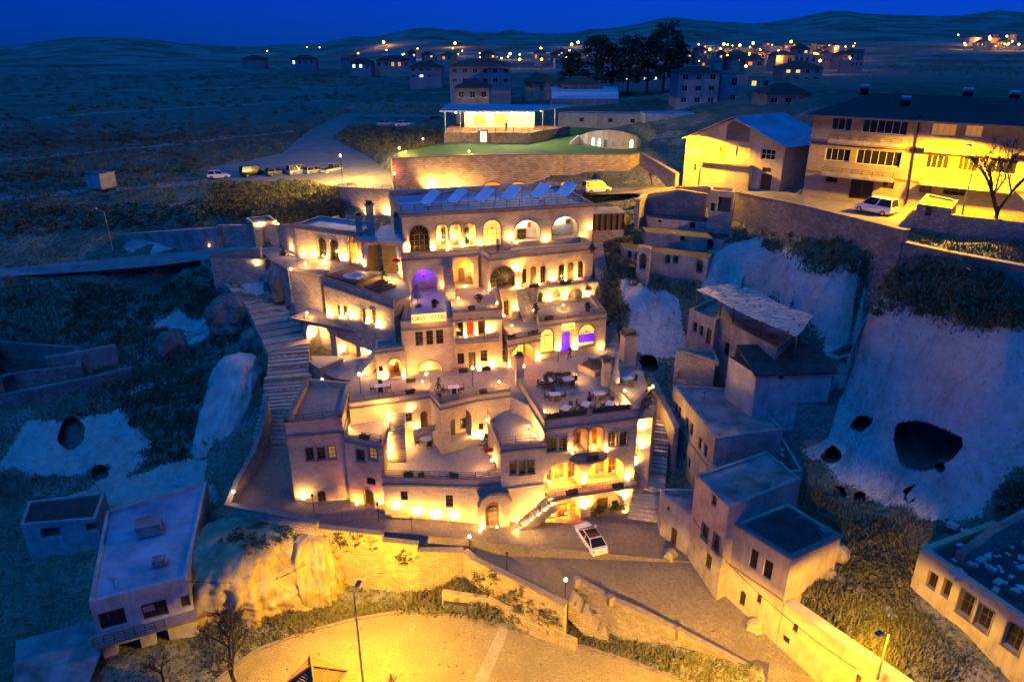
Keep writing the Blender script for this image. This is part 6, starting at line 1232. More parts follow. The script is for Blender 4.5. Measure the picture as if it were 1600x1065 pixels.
# lamp posts of the terraces and street (globe on a pole)
def post(px, py, z, h, pw, label, col=WARM):
    p = U(px, py, z); t = thing('lamp_post', label, 'lamp post', p); MB().tube(p, p + Vector((0, 0, h)), .045, .035, 6).build('pole', iron, t)
    MB().lathe(p + Vector((0, 0, h)), [(.05, 0), (.15, .12), (.15, .24), (.04, .36)], 8).build('lantern', bulbm if pw else blackbox, t)
    if pw: pointlight('light', t, (0, 0, h + .5), pw * (2.4 if pw < 200 else 1), col)
post(739, 604, TZ, 2.0, 45, 'cafe terrace lamp post with orange globe', AMBER); post(564, 614, TZ, 2.0, 22, 'cafe terrace lamp post near the left steps'); post(672, 598, TZ, 1.7, 22, 'cafe terrace lamp post before the low arch'); post(872, 566, TZ, 2.0, 10, 'lamp post in front of the shop'); post(818, 590, TZ, 1.2, 14, 'short lamp post by the slim chimney', AMBER)
post(592, 815, 6.3, 1.9, 0, 'black street lantern at the arched street door'); post(644, 836, 5.6, 1.7, 0, 'black street lantern on the stepped street'); post(491, 800, 6.6, 1.8, 0, 'black street lantern at the left corner house'); post(734, 862, 4.3, 1.6, 24, 'lit street lantern at the entrance corner'); post(792, 893, 4.1, 1.9, 0, 'black lantern on the forecourt parapet'); post(883, 932, 4.0, 1.7, 22, 'lit lantern at the head of the lower stairs'); post(618, 300, 27.6, 2.6, 22, 'red glowing lantern post behind the left wing', (1, .2, .08)); post(536, 290, 27.2, 4.6, 6500, 'lantern post at the end of the parked cars', (1, .62, .12))
# street lights
def street(p, h, arm, pw, label, aim=(0, 0, -1, 150), col=SOD, bm=None, r=.35):
    t = thing('street_light', label, 'street light', p); p = Vector(p); top_ = p + Vector((0, 0, h))
    MB().tube(p, top_, .11, .06, 8).build('pole', steel, t); e = top_ + Vector((*arm, .35)); MB().tube(top_, e, .05, .04, 6).build('arm', steel, t)
    MB().box((e.x, e.y, e.z), (.35, .6, .16), math.atan2(arm[1], arm[0]) - math.pi / 2).build('lamp_head', steel, t); MB().box((e.x, e.y, e.z - .1), (.26, .45, .05), math.atan2(arm[1], arm[0]) - math.pi / 2).build('lens', (bm or sodm) if pw else whiteframe, t)
    if pw:
        L = bpy.data.lights.new('light', 'SPOT'); L.energy = pw; L.color = col; L.shadow_soft_size = r; L.spot_size = R(aim[3]); L.spot_blend = .2; lo = bpy.data.objects.new('light', L); sc.collection.objects.link(lo); lo.parent = t
        lo.location = e - p - Vector((0, 0, .3)); lo.rotation_euler = Vector(aim[:3]).to_track_quat('-Z', 'Y').to_euler()
street((-12.3, 44.0, 0), 9.0, (.2, .9), 8500, 'tall street light on the lower road in front of the golden wall', (.02, .22, -1, 152))
street((13.0, 33.5, 0), 9.5, (.1, .9), 13000, 'tall street light on the lower road below the ramp parapet', (.0, .22, -1, 146))
street((26.4, 38.6, 6.2), 4.2, (-.9, -.3), 3800, 'street light at the yard wall with arched gate', (.1, .1, -1, 172))
q = Ff.at(1520, 300, 4.6); street((q.x, q.y, 31), 7.6, (-.3, 1.2), 15000, 'street light glaring on the apartment balconies', (0, .15, -1, 177))
q = Fy.at(1108, 286, 3.0); street((q.x, q.y, 29.2), 7.0, (-.5, 1.0), 8000, 'street light beside the yellow gabled house', (0, .15, -1, 177))
q = U(178, 402, 19.6); street(q, 6.8, (-1.4, .3), 0, 'unlit street light on the upper left path')
q = U(1128, 286, 29.6); t = thing('utility_pole', 'thin black pole in front of the yellow house', 'pole', q); MB().tube(q, q + Vector((0, 0, 5.4)), .07, n=6).build('pole', iron, t)

for i, (x, y, z, pw) in enumerate(((700, 397, 25.6, 40), (690, 440, 21.2, 22), (776, 478, 21.4, 14), (716, 470, 21.4, 24), (640, 470, 21.0, 14), (800, 512, 17.8, 24), (660, 600, 15.2, 16), (780, 600, 15.2, 16), (900, 590, 15.3, 18), (590, 470, 18.2, 34), (480, 492, 18.2, 30), (560, 440, 22.9, 20), (880, 480, 19.3, 18), (760, 660, 13.4, 16), (640, 700, 9.9, 14))):  # extra floor lights, added to warm and brighten the terraces and stairs
    lamp(U(x, y, z) + Vector((0, 0, .2)), pw, f'added warm floor light on the hotel terraces, {ORD[i] if i < 14 else "last"} of fifteen', size=.09)
# ------------------------------------------------------------------ vehicles
def make_car(kind, pm, label, loc, rz, group=None):
    K = dict(sedan=(4.7, 1.84, .95, 1.43, [(-.86, .0), (-.5, 1), (.12, 1), (.5, 0)]), hatch=(4.0, 1.72, .92, 1.45, [(-.97, .05), (-.8, 1), (.1, 1), (.5, 0)]), van=(4.4, 1.82, 1.02, 1.85, [(-.99, .1), (-.93, 1), (.25, 1), (.6, 0)]), pickup=(5.0, 1.8, 1.0, 1.75, [(-.15, .05), (-.1, 1), (.25, 1), (.5, 0)]))[kind]
    L, Wd, zb, zt, gh = K; hl, hw = L / 2, Wd / 2; t = thing('car' if kind != 'van' else 'van', label, 'van' if kind == 'van' else 'car', loc, group); t.rotation_euler = (0, 0, rz); ORG[t.name] = Vector((0, 0, 0))
    st = [(-1, .72, .5, .82, .9), (-.97, .9, .3, .93, .97), (-.8, .97, .22, zb, 1), (-.3, 1, .2, zb, 1), (.3, 1, .2, zb, 1), (.62, .98, .2, zb - .07, 1), (.86, .93, .24, zb - .2, 1), (.96, .82, .32, zb - .3, .95), (1, .66, .42, .58, .9)]
    b = MB(); vs = []; fs = []
    for f, wf, z0, z1, _ in st:
        x, h = f * hl, hw * wf; zm = z0 + (z1 - z0) * .62; vs += [(x, -h * .9, z0), (x, -h, z0 + .12), (x, -h, zm), (x, -h * .9, z1), (x, h * .9, z1), (x, h, zm), (x, h, z0 + .12), (x, h * .9, z0)]
    for k in range(len(st) - 1):
        for i in range(8): j = (i + 1) % 8; fs.append((k * 8 + i, (k + 1) * 8 + i, (k + 1) * 8 + j, k * 8 + j))
    fs += [tuple(range(8)), tuple(range((len(st) - 1) * 8, len(st) * 8))[::-1]]; b.add(vs, fs); b.build('body', pm, t, smooth=False)
    (xa, fa), (xb, fb), (xc, fc), (xd, fd) = gh; xs = [xa * hl, xb * hl, xc * hl, xd * hl]; bw, tw = hw * .9, hw * .7; e = zb - .02
    q = lambda x, y, z: (x, y, z); c = MB()
    c.hexa([q(xs[0], -bw, e), q(xs[3], -bw, e), q(xs[3], bw, e), q(xs[0], bw, e), q(xs[1], -tw, zt), q(xs[2], -tw, zt), q(xs[2], tw, zt), q(xs[1], tw, zt)]); cb = c.build('cabin', pm, t)
    def quad(name, pts, mat=winglass):
        ctr = sum((Vector(p) for p in pts), Vector()) / 4; n = (Vector(pts[1]) - Vector(pts[0])).cross(Vector(pts[3]) - Vector(pts[0])).normalized(); MB().poly(*[Vector(p) + (ctr - Vector(p)) * .1 + n * .012 for p in pts]).build(name, mat, cb)
    quad('rear_window', [(xs[0], bw, e), (xs[0], -bw, e), (xs[1], -tw, zt), (xs[1], tw, zt)]); quad('windscreen', [(xs[3], -bw, e), (xs[3], bw, e), (xs[2], tw, zt), (xs[2], -tw, zt)])
    xm0, xm1 = (xs[0] + xs[3]) / 2, (xs[1] + xs[2]) / 2
    for s in (-1, 1):
        for (p0, p1, p2, p3) in ((xs[0], xm0, xm1, xs[1]), (xm0, xs[3], xs[2], xm1)):
            pts = [(p0, s * bw, e), (p1, s * bw, e), (p2, s * tw, zt), (p3, s * tw, zt)]; quad('side_window', pts if s < 0 else [pts[1], pts[0], pts[3], pts[2]])
        for x in (-.62 * hl, .64 * hl):
            w_ = MB().tube((x, s * (hw - .2), .32), (x, s * (hw + .012), .32), .32, n=14).build('wheel', rubber, t); MB().tube((x, s * (hw - .1), .32), (x, s * (hw + .022), .32), .2, n=10).build('rim', chrome, w_)
        MB().box((-hl * .965, s * hw * .62, .74), (.14, hw * .46, .17)).build('tail_light', taillight, t); MB().box((hl * .94, s * hw * .58, zb - .33), (.16, hw * .42, .15)).build('headlight', headlight, t)
        MB().box((xs[3] * .8, s * (hw + .07), zb + .06), (.16, .2, .13)).build('mirror', pm, t)
    if kind == 'sedan': quad('roof_glass', [(xs[1], -tw, zt), (xs[2], -tw, zt), (xs[2], tw, zt), (xs[1], tw, zt)])
    MB().box((-hl - .005, 0, .62), (.03, .5, .12)).build('number_plate', whiteframe, t); MB().box((-hl * .985, 0, .38), (.1, Wd * .86, .12)).build('bumper', pm if kind == 'sedan' else rubber, t)
    if kind == 'pickup': m = MB(); m.box((-hl * .58, 0, 1.0), (hl * .75, Wd * .8, .06)); m.build('load_bed', rubber, t)
    return t
def head(p0, p1, z): a, b = U(*p0, z), U(*p1, z); return (a + b) / 2, math.atan2((b - a).y, (b - a).x)
c, rz = head((938, 872), (906, 826), 4.0); make_car('sedan', paint['white'], 'white sedan with black glass roof parked on the cobbled forecourt', c + Vector((0, 0, .12)), rz)
c, rz = head((1400, 340), (1335, 326), 31.0); make_car('van', paint['white'], 'white passenger van parked on the cliff wall by the flats', c, rz + .1)
make_car('van', paint['white'], 'pale van parked behind the solar roof', U(932, 301, 28), R(20))
for (x, y, z, k, p, rz, lab) in ((343, 279, 26.3, 'hatch', 'white', 15, 'white hatchback parked alone at the left end of the car row'), (396, 275, 26.6, 'van', 'black', 40, 'dark van in the car row with lit grass in front'), (433, 274, 26.8, 'hatch', 'grey', 40, 'grey hatchback right of the dark van in the car row'), (468, 273, 26.9, 'van', 'silver', 42, 'silver minivan in the middle of the car row'), (493, 272, 27, 'hatch', 'silver', 42, 'silver hatchback between minivan and pickup in the car row'), (520, 271, 27.1, 'pickup', 'silver', 60, 'pickup at the right end of the car row by the lantern'),
        (603, 197, 30.1, 'sedan', 'silver', 20, 'silver saloon parked far left of the pavilion'), (632, 198, 30.2, 'sedan', 'white', 15, 'white saloon parked near the pavilion'), (684, 191, 30.8, 'sedan', 'red', 10, 'dark red saloon beside the pavilion')):
    q = U(x, y, z); make_car(k, paint[p], lab, q, R(rz))
# ------------------------------------------------------------------ furniture and terrace things
def local(root): ORG[root.name] = Vector((0, 0, 0)); return root
def make_table():
    t = thing('table', 'x', 'table', (0, 0, 0)); MB().box((0, 0, .74), (1.15, .8, .04)).build('tabletop', whitecloth, t)
    for x in (-.5, .5):
        for y in (-.32, .32): MB().tube((x, y, 0), (x, y, .72), .03, n=5).build('leg', iron, t)
    return t
def make_chair():
    t = thing('chair', 'x', 'chair', (0, 0, 0)); MB().box((0, 0, .45), (.46, .46, .06)).build('seat', blackbox, t); MB().box((-.21, 0, .75), (.05, .44, .5)).build('backrest', blackbox, t)
    for x in (-.2, .2):
        for y in (-.2, .2): MB().tube((x, y, 0), (x, y, .43), .022, n=4).build('leg', iron, t)
    return t
T0, C0_ = make_table(), make_chair(); uT = uC = 0
TBL = [(887, 602, 'below the stone planter', 30), (855, 604, 'next to the corner planter box', 20), (867, 625, 'in the left middle of the roof terrace', 10), (884, 647, 'nearest the front parapet at its left', 60), (915, 641, 'with a candle at the middle of the front parapet', 65), (936, 624, 'standing alone at the centre of the roof terrace', 12), (953, 640, 'at the right front parapet', 70), (980, 600, 'in the annex corner', 20), (595, 612, 'at the left railing of the cafe terrace', 10), (709, 614, 'at the railing above the court pillar', 8)]
for i, (x, y, d, rz) in enumerate(TBL):
    lab = f'white topped table {d}'; p = U(x, y, TZ); o = T0 if i == 0 else copy_tree(T0); o['label'] = lab; o['group'] = 'white tables on the hotel terraces'; put(o, p, R(rz)); LABELS[lab] = 1
    for k, (ax, ay, ar) in enumerate(((-.85, 0, 0), (.85, 0, 180), (0, -.75, 90), (0, .75, 270))[:3 if i % 2 else 4]):
        sd_ = ('left', 'right', 'near', 'far')[k]
        co, si = math.cos(R(rz)), math.sin(R(rz)); q = p + Vector((ax * co - ay * si, ax * si + ay * co, 0)); o = C0_ if uC == 0 else copy_tree(C0_); uC += 1
        o['label'] = f'dark chair, {sd_} side of table {d}'; o['group'] = 'dark chairs on the hotel terraces'; put(o, q, R(rz + ar))
p = U(666, 694, CZ); rt = thing('round_table', 'round white table under the reed awning', 'table', p); MB().lathe(p, [(.3, 0), (.06, .05), (.05, .7), (.62, .72), (.62, .76)], 14).build('top', whitecloth, rt)
for i in range(4):
    a = i * 1.57 + .4; o = copy_tree(C0_); o['label'] = f"dark chair {('behind', 'left of', 'before', 'right of')[i]} the round table under the reed awning"; o['group'] = 'chairs under the reed awning'; put(o, p + Vector((math.cos(a), math.sin(a), 0)), a + math.pi)
def parasol(px, py, z, h, label):
    p = U(px, py, z); t = thing('parasol', label, 'parasol', p); MB().lathe(p, [(.45, 0), (.45, .1), (.08, .12)], 10).build('base', blackbox, t); MB().tube(p, p + Vector((0, 0, h)), .05, n=6).build('pole', steel, t)
    m = MB(); pr = []
    for k in range(9): f = k / 8; pr.append((.34 * (1 - f) ** .7 + .07 + .05 * math.sin(f * 9), .9 + (h - .95) * f))
    m.lathe(p, pr, 9); m.build('folded_canopy', greycloth, t)
parasol(961, 609, TZ, 4.3, 'tall closed grey parasol on the roof terrace'); parasol(653, 477, 20.9, 2.6, 'closed parasol on the violet lit terrace')
def planter(F, x0, x1, y, label, o=.15, h=.32, wd=.35, z=None):
    a, zz = F.pix(x0, y); b, _ = F.pix(x1, y); z = z or zz; t = thing('planter', label, 'planter', F.P((a + b) / 2, z, o)); MB().fbox(F, a, b, z, z + h, o - wd, o).build('box', blackbox, t)
    n_ = max(14, int((b - a) * 26)); pp = np.array([tuple(F.P(random.uniform(a, b), z + h, o - wd * random.random())) for _ in range(n_)]); trimesh('plants', leaves(pp, .2, 5, .07), plantm, None, None, None, t)
planter(F1, 855, 916, 652, 'long dark planter at the left of the roof terrace parapet', o=-.02, z=16.12); planter(F1, 926, 985, 645, 'long dark planter at the right of the roof terrace parapet', o=-.02, z=16.12)
planter(F1, 880, 897, 768, 'dark planter on the left of the long balcony', o=1.1, z=8.02); planter(F1, 951, 967, 758, 'dark planter on the right of the long balcony', o=1.1, z=8.02); planter(F1, 912, 930, 712, 'dark planter on the round balcony', o=.95, z=11.47)
planter(F4, 560, 575, 668, 'dark planter on the left roof railing', o=.1, z=13.85); planter(FC[0], 630, 645, 732, 'first dark planter on the court railing', o=.05, z=10.6); planter(FC[0], 653, 662, 737, 'second dark planter on the court railing', o=.05, z=10.6); planter(FC[1], 703, 716, 749, 'third dark planter on the court railing', o=.05, z=10.6)
planter(F6, 716, 730, 580, 'dark planter left of the arcade house door', o=.6, z=TZ); planter(F6, 752, 765, 574, 'dark planter right of the arcade house door', o=.6, z=TZ); planter(F7, 795, 806, 523, 'left dark planter on the porch railing', o=.1, z=18.3); planter(F7, 826, 840, 519, 'right dark planter on the porch railing', o=.1, z=18.3)
planter(F8, 852, 864, 499, 'dark planter on the shop roof railing', o=.05, z=19.7); planter(F6, 732, 742, 474, 'dark planter on the arcade house roof', o=.05, z=22.0); planter(F16, 632, 646, 594, 'dark planter with flowers by the sign house corner', o=1.4, z=TZ); planter(F10, 826, 840, 447, 'dark planter left on the twin arch balcony', o=.5, z=21.36); planter(F10, 874, 890, 442, 'dark planter right on the twin arch balcony', o=.5, z=21.36)
planter(FT[1], 634, 648, 605, 'dark planter at the cafe terrace railing', o=-.1, z=15.6); planter(FT[4], 750, 762, 606, 'dark planter at the cafe terrace right railing', o=-.1, z=15.6)
def shrub(px, py, z, h, r, label, pot=True, dens=420):
    p = U(px, py, z); t = thing('potted_shrub', label, 'plant', p)
    if pot: MB().lathe(p, [(.22, 0), (.3, .4), (.33, .45), (.28, .45)], 10).build('pot', soil, t)
    MB().tube(p + Vector((0, 0, .35)), p + Vector((0, 0, h * .7)), .04, .02, 5).build('stem', bark, t)
    k = np.array([(p.x + random.gauss(0, r * (1 - f) * .45 + .03), p.y + random.gauss(0, r * (1 - f) * .45 + .03), p.z + .45 + (h - .45) * f) for f in [random.random() ** 1.3 for _ in range(dens // 6)]]); trimesh('foliage', leaves(k, .16, 6, .07), plantm, None, None, None, t)
shrub(686, 621, TZ, 2.2, .8, 'dark bushy shrub at the cafe terrace corner pillar'); shrub(760, 706, CZ, 2.2, .7, 'dark conical shrub in the sunken court'); shrub(859, 377, 25.4, 2.0, .7, 'round topped shrub before the wide top arches'); shrub(748, 472, 21.3, .9, .6, 'small shrub on the arcade roof terrace'); shrub(778, 733, 10.0, 1.0, .8, 'spreading plant at the court corner'); shrub(816, 496, 17.6, 1.1, .8, 'dark bush on the porch roof', True); shrub(837, 490, 19.1, 1.3, .4, 'slim plant at the dark upper stairs'); shrub(679, 480, 20.9, .9, .5, 'small plant on the violet terrace'); shrub(814, 380, 25.4, .8, .7, 'low plant left of the wide top arches')
shrub(935, 806, 4.2, 1.0, .8, 'leafy plant between the ground floor arches'); shrub(962, 800, 4.3, 1.2, .7, 'pale flowering plant in the right ground floor arch'); shrub(444, 404, 22.6, 1.2, .9, 'clipped round bush by the gatehouse', False); shrub(600, 436, 22.8, 1.5, .5, 'potted bush at the jacuzzi deck'); shrub(1008, 640, 14.5, 2.2, 1.3, 'dark climbing bush at the annex corner', False); shrub(925, 395, 25.4, 1.1, .5, 'potted plant at the right end of the top terrace'); shrub(852, 606, TZ, 1.3, .7, 'leafy corner planting on the roof terrace'); shrub(918, 486, 19.1, 1.1, .4, 'potted palm at the right end of the niche terrace')
# stone planters and flower beds on the roof terrace
for (x, y, dx, dy, rz, lab) in ((872, 594, 3.6, 1.2, 14, 'long stone planter with shrubs at the head of the roof terrace'), (938, 575, 4.6, 2.6, 40, 'sunken stone bed with timber edge before the shop')):
    p = U(x, y, TZ); t = thing('stone_bed', lab, 'planter', p); MB().box((p.x, p.y, TZ + .35), (dx, dy, .7), R(rz)).build('border', limestone, t); MB().box((p.x, p.y, TZ + .72), (dx - .3, dy - .3, .05), R(rz)).build('soil', soil, t)
    pp = np.array([(p.x + random.uniform(-dx, dx) * .4, p.y + random.uniform(-dy, dy) * .35, TZ + .75) for _ in range(50)]); trimesh('plants', leaves(pp, .25, 6, .08), plantm, None, None, None, t)
# red lanterns
for (F, x, y, o, lab) in ((FP, 626, 408, .9, 'red round lantern at the porch corner'), (LN, 917, 452, .5, 'red lantern box above the niche terrace lamp'), (F2s, 771, 706, .4, 'red lantern on the right wall of the court')):
    q = F.at(x, y, o); t = thing('red_lantern', lab, 'lantern', q); MB().lathe(q, [(.12, 0), (.42, .12), (.48, .3), (.3, .5), (.06, .6)], 10).build('shade', redcloth, t); MB().tube(q + Vector((0, 0, .5)), q + Vector((0, 0, .9)), .02, n=4).build('hook', iron, t)
# jacuzzi deck
DP = [U(506, 433, 23.0), U(556, 448, 23.0), U(597, 434, 23.0), U(545, 421, 23.0)]; dk = thing('jacuzzi_deck', 'brown timber deck round the jacuzzi', 'deck', DP[0]); MB().prism([p + (sum(DP, Vector()) / 4 - p) * .05 for p in DP], 22.72, 23.3).build('boards', deck, dk)
for i in range(4): MB().box((U(585 + 6 * i, 446 + 1 * i, 23).x, U(585 + 6 * i, 446 + i, 23).y, 22.8 + .14 * (3 - i)), (.45, 3.0, .28 ), R(-32)).build('step', deck, dk)
p = U(553, 432, 23.3); hb = thing('jacuzzi', 'white jacuzzi tub with blue water in the timber deck', 'hot tub', p); MB().lathe(p + Vector((0, 0, .02)), [(1.25, 0), (1.25, .16), (1.0, .17), (.9, .06)], 20).build('rim', whitecloth, hb); MB().lathe(p + Vector((0, 0, .025)), [(.95, 0), (.95, .06)], 20).build('water', glass('tub_water', (.12, .2, .4), .05), hb)
# solar collectors
def solar(px, py, i):
    p = U(px, py, 30.1); t = thing('solar_collector', f'tilted blue solar collector on the roof, {ORD[i]} from the left', 'solar panel', p, 'solar collectors on the top roof'); rz = R(28); co, si = math.cos(rz), math.sin(rz)
    loc = lambda x, y, z: Vector((p.x + x * co - y * si, p.y + x * si + y * co, p.z + z)); tl = R(42)
    for k in range(4):
        y0, y1 = -1.35 + k * .68, -1.35 + k * .68 + .63; q = lambda s, y, o: loc(-.9 + s * math.cos(tl) - o * math.sin(tl), y, .45 + s * math.sin(tl) + o * math.cos(tl))
        MB().hexa([q(0, y0, 0), q(2.3, y0, 0), q(2.3, y1, 0), q(0, y1, 0), q(0, y0, .09), q(2.3, y0, .09), q(2.3, y1, .09), q(0, y1, .09)]).build('panel', SOLM, t)
    m = MB()
    for y in (-1.3, 1.3): m.tube(loc(-.9, y, 0), loc(-.9, y, .45), .04, n=4); m.tube(loc(.8, y, 0), loc(.8, y, 1.95), .04, n=4); m.tube(loc(-.9, y, .42), loc(.8, y, 1.95), .04, n=4)
    m.tube(loc(-.9, -1.3, .42), loc(-.9, 1.3, .42), .04, n=4); m.tube(loc(.8, -1.3, 1.95), loc(.8, 1.3, 1.95), .04, n=4)
    m.build('stand', steel, t)
SOLM = plain('collector_glass', (.6, .78, .9), .35, .15, 3, 0, 0)
for i, (x, y) in enumerate(((674, 324), (716, 321), (758, 319), (799, 316), (845, 313), (885, 311))): solar(x, y, i)
# bins
for i, (x, y, rz, lab) in enumerate(((704, 952, 15, 'dark rubbish container at the left of three on the road edge'), (722, 955, -10, 'dark rubbish container in the middle of three'), (740, 958, 25, 'dark rubbish container at the right of three with open lid'))):
    p = U(x, y, .02); t = thing('rubbish_container', lab, 'bin', p); a = R(rz); b_ = MB(); co, si = math.cos(a), math.sin(a); W_ = lambda x_, y_, z_: Vector((p.x + x_ * co - y_ * si, p.y + x_ * si + y_ * co, p.z + z_))
    b_.hexa([W_(-.5, -.35, .2), W_(.5, -.35, .2), W_(.5, .35, .2), W_(-.5, .35, .2), W_(-.62, -.5, 1.15), W_(.62, -.5, 1.15), W_(.62, .5, 1.15), W_(-.62, .5, 1.15)]); b_.build('body', steel, t)
    MB().hexa([W_(-.64, -.5, 1.16), W_(.64, -.5, 1.16), W_(.64, .5, 1.3), W_(-.64, .5, 1.3), W_(-.64, -.5, 1.22), W_(.64, -.5, 1.22), W_(.64, .5, 1.38), W_(-.64, .5, 1.38)] if i < 2 else [W_(-.64, .5, 1.16), W_(.64, .5, 1.16), W_(.64, .6, 1.16), W_(-.64, .6, 1.16), W_(-.64, .85, 2.0), W_(.64, .85, 2.0), W_(.64, .9, 2.0), W_(-.64, .9, 2.0)]).build('lid', blackbox, t)
    for x_, y_ in ((-.4, -.28), (.4, -.28), (.4, .28), (-.4, .28)): MB().tube(W_(x_, y_, 0), W_(x_, y_, .2), .07, n=6).build('castor', rubber, t)
# tiled kiosk at the bottom, field hut, boulders, plaques
p = U(487, 1040, 4.0); t = thing('tiled_kiosk', 'small kiosk with orange tiled pyramid roof at the bottom edge', 'kiosk', (p.x, p.y, 0)); rf = MB(); e = [Vector((p.x + 2.6 * math.cos(a), p.y + 2.6 * math.sin(a), 2.5)) for a in (R(20), R(110), R(200), R(290))]
for i in range(4):
    a, b = e[i], e[(i + 1) % 4]
    for k in range(12):
        f0, f1 = k / 12, (k + 1) / 12; ap = p; o = Vector((0, 0, .09)); q0, q1 = a.lerp(ap, f0), b.lerp(ap, f0); r0, r1 = a.lerp(ap, f1), b.lerp(ap, f1); rf.poly(q0 + o, q1 + o, r1, r0); rf.poly(q0, q1, q1 + o, q0 + o)
rf.build('tile_roof', tilered, t); rg = MB()
for i in range(4): rg.tube(e[i] + Vector((0, 0, .1)), p + Vector((0, 0, .1)), .1, n=6)
rg.build('ridge', warmwood, t); MB().prism([q.lerp(p, .25).xy for q in e], 0, 2.5).build('wall', warmwood, t)
p = U(160, 291, 25.6); t = thing('field_hut', 'small white box hut in the dark field', 'hut', p); MB().box((p.x, p.y, p.z + 1.1), (3.6, 3.0, 2.6), R(-25)).build('wall', whiteplaster, t); MB().box((p.x, p.y, p.z + 2.45), (3.8, 3.2, .12), R(-25)).build('roof', steel, t)
q = Vector((p.x + .3, p.y - 1.55, p.z + .5)); MB().box(q, (.5, .06, .5), R(-25)).build('hatch', greyplaster, t)
for i, (x, y, z, s, lab) in enumerate(((1183, 975, 2.6, .9, 'pale boulder at the foot of the yellow cube house'), (1047, 866, 4.0, .8, 'weathered block before the lean-to door'), (1305, 860, 8.0, 1.2, 'pale boulder in the sloping yard'), (1290, 895, 7.2, .7, 'flat stone beam lying in the yard'))):
    p = U(x, y, z); rock(lab, [(p + Vector((0, 0, -.5)), s, s * .8, i), (p + Vector((0, 0, .2 * s)), s * .95, s * .75, i), (p + Vector((0, 0, .5 * s)), s * .75, s * .5, i), (p + Vector((0, 0, .62 * s)), s * .45, s * .3, i)], tuffgold, 'boulder', 24, .5, .1)
for x, lab in ((570, 'left'), (617, 'right')):
    q = FGW.at(x, 902 - (x - 570) * .05, .06); t = thing('wall_plaque', f'small shield shaped plaque {lab} of the grotto arch', 'plaque', q); MB().fbox(FGW, FGW.pix(x - 2.5, 902)[0], FGW.pix(x + 2.5, 902)[0], q.z - .25, q.z + .3, .02, .08).build('plate', coping, t)
# roof clutter and cables of the old houses
def dish(p, label):
    t = thing('satellite_dish', label, 'dish', p); MB().tube(p, p + Vector((0, 0, .9)), .035, n=5).build('mast', steel, t); m = MB(); m.lathe((0, 0, 0), [(.03, 0), (.2, .03), (.42, .12)], 14); M4 = Matrix.Translation(p + Vector((0, 0, .95))) @ Matrix.Rotation(R(-55), 4, 'X'); m.v = [tuple(M4 @ Vector(v)) for v in m.v]; m.build('bowl', whiteframe, t)
for x, y, z, lab in ((1150, 770, 12.8, 'satellite dish on the tall plain house'), (1205, 655, 13.8, 'satellite dish on the long house roof'), (1100, 625, 13.8, 'satellite dish at the front of the long house roof'), (1250, 825, 10.7, 'satellite dish on the yellow cube house'), (180, 920, 6.5, 'satellite dish on the flat blue roof'), (545, 352, 27.3, 'satellite dish on the left wing roof')): dish(U(x, y, z), lab)
for x, y, z, w_, lab in ((1170, 640, 13.75, 1.1, 'grey box tank on the long house roof'), (1190, 760, 12.75, .9, 'grey box tank on the tall plain house'), (235, 830, 6.4, 1.6, 'low stone box on the flat blue roof'), (250, 880, 6.4, .8, 'small clay pot stack on the flat blue roof'), (1290, 835, 10.6, .7, 'crumbling chimney on the yellow cube house')):
    p = U(x, y, z); t = thing('roof_box', lab, 'roof box', p); MB().box((p.x, p.y, z + w_ * .35), (w_ * 1.3, w_, w_ * .7), R(20)).build('body', oldplaster, t); MB().box((p.x, p.y, z + w_ * .72), (w_ * 1.4, w_ * 1.1, .06), R(20)).build('lid', roofgrey, t)
def cable(pts, label):
    m = MB()
    for a, b in zip(pts, pts[1:]):
        a, b = Vector(a), Vector(b); sag = (b - a).length * .03; pr_ = a
        for k in range(1, 9): f = k / 8; q = a.lerp(b, f) - Vector((0, 0, sag * 4 * f * (1 - f))); m.tube(pr_, q, .025, n=4, cap=False); pr_ = q
    m.build('cable', iron, None, label, 'cable')
Fc_ = cube.F[0]; cable([tall.F[0].P(.5, 8.6, .1), tall.F[0].P(tall.F[0].L, 8.0, .12), Fc_.P(Fc_.L, 5.4, .12), yard.F[0].P(yard.F[0].L, 5.2, .12)], 'black cable sagging along the tall house and cube house'); cable([FL.P(FL.L, 6.2, .2), U(430, 905, 4.0), U(480, 880, 5.0)], 'thin black cable over the ochre rock'); cable([Ff.P(1, ftop - 1, .3), Fy.P(Fy.L, yh.z1, .2)], 'cable between the flats and the yellow house')
lt_ = MB()
for i in range(160):
    q = U(random.uniform(380, 1040), random.uniform(965, 1064), .02)
    if q.y > 53: continue
    s_ = random.uniform(.03, .12); lt_.box((q.x, q.y, .02 + s_ * .2), (s_ * 1.6, s_, s_ * .5), random.uniform(0, 3))
lt_.build('litter', tuffbrown, None, 'small stones and litter scattered over the lower road', 'litter', kind='stuff')
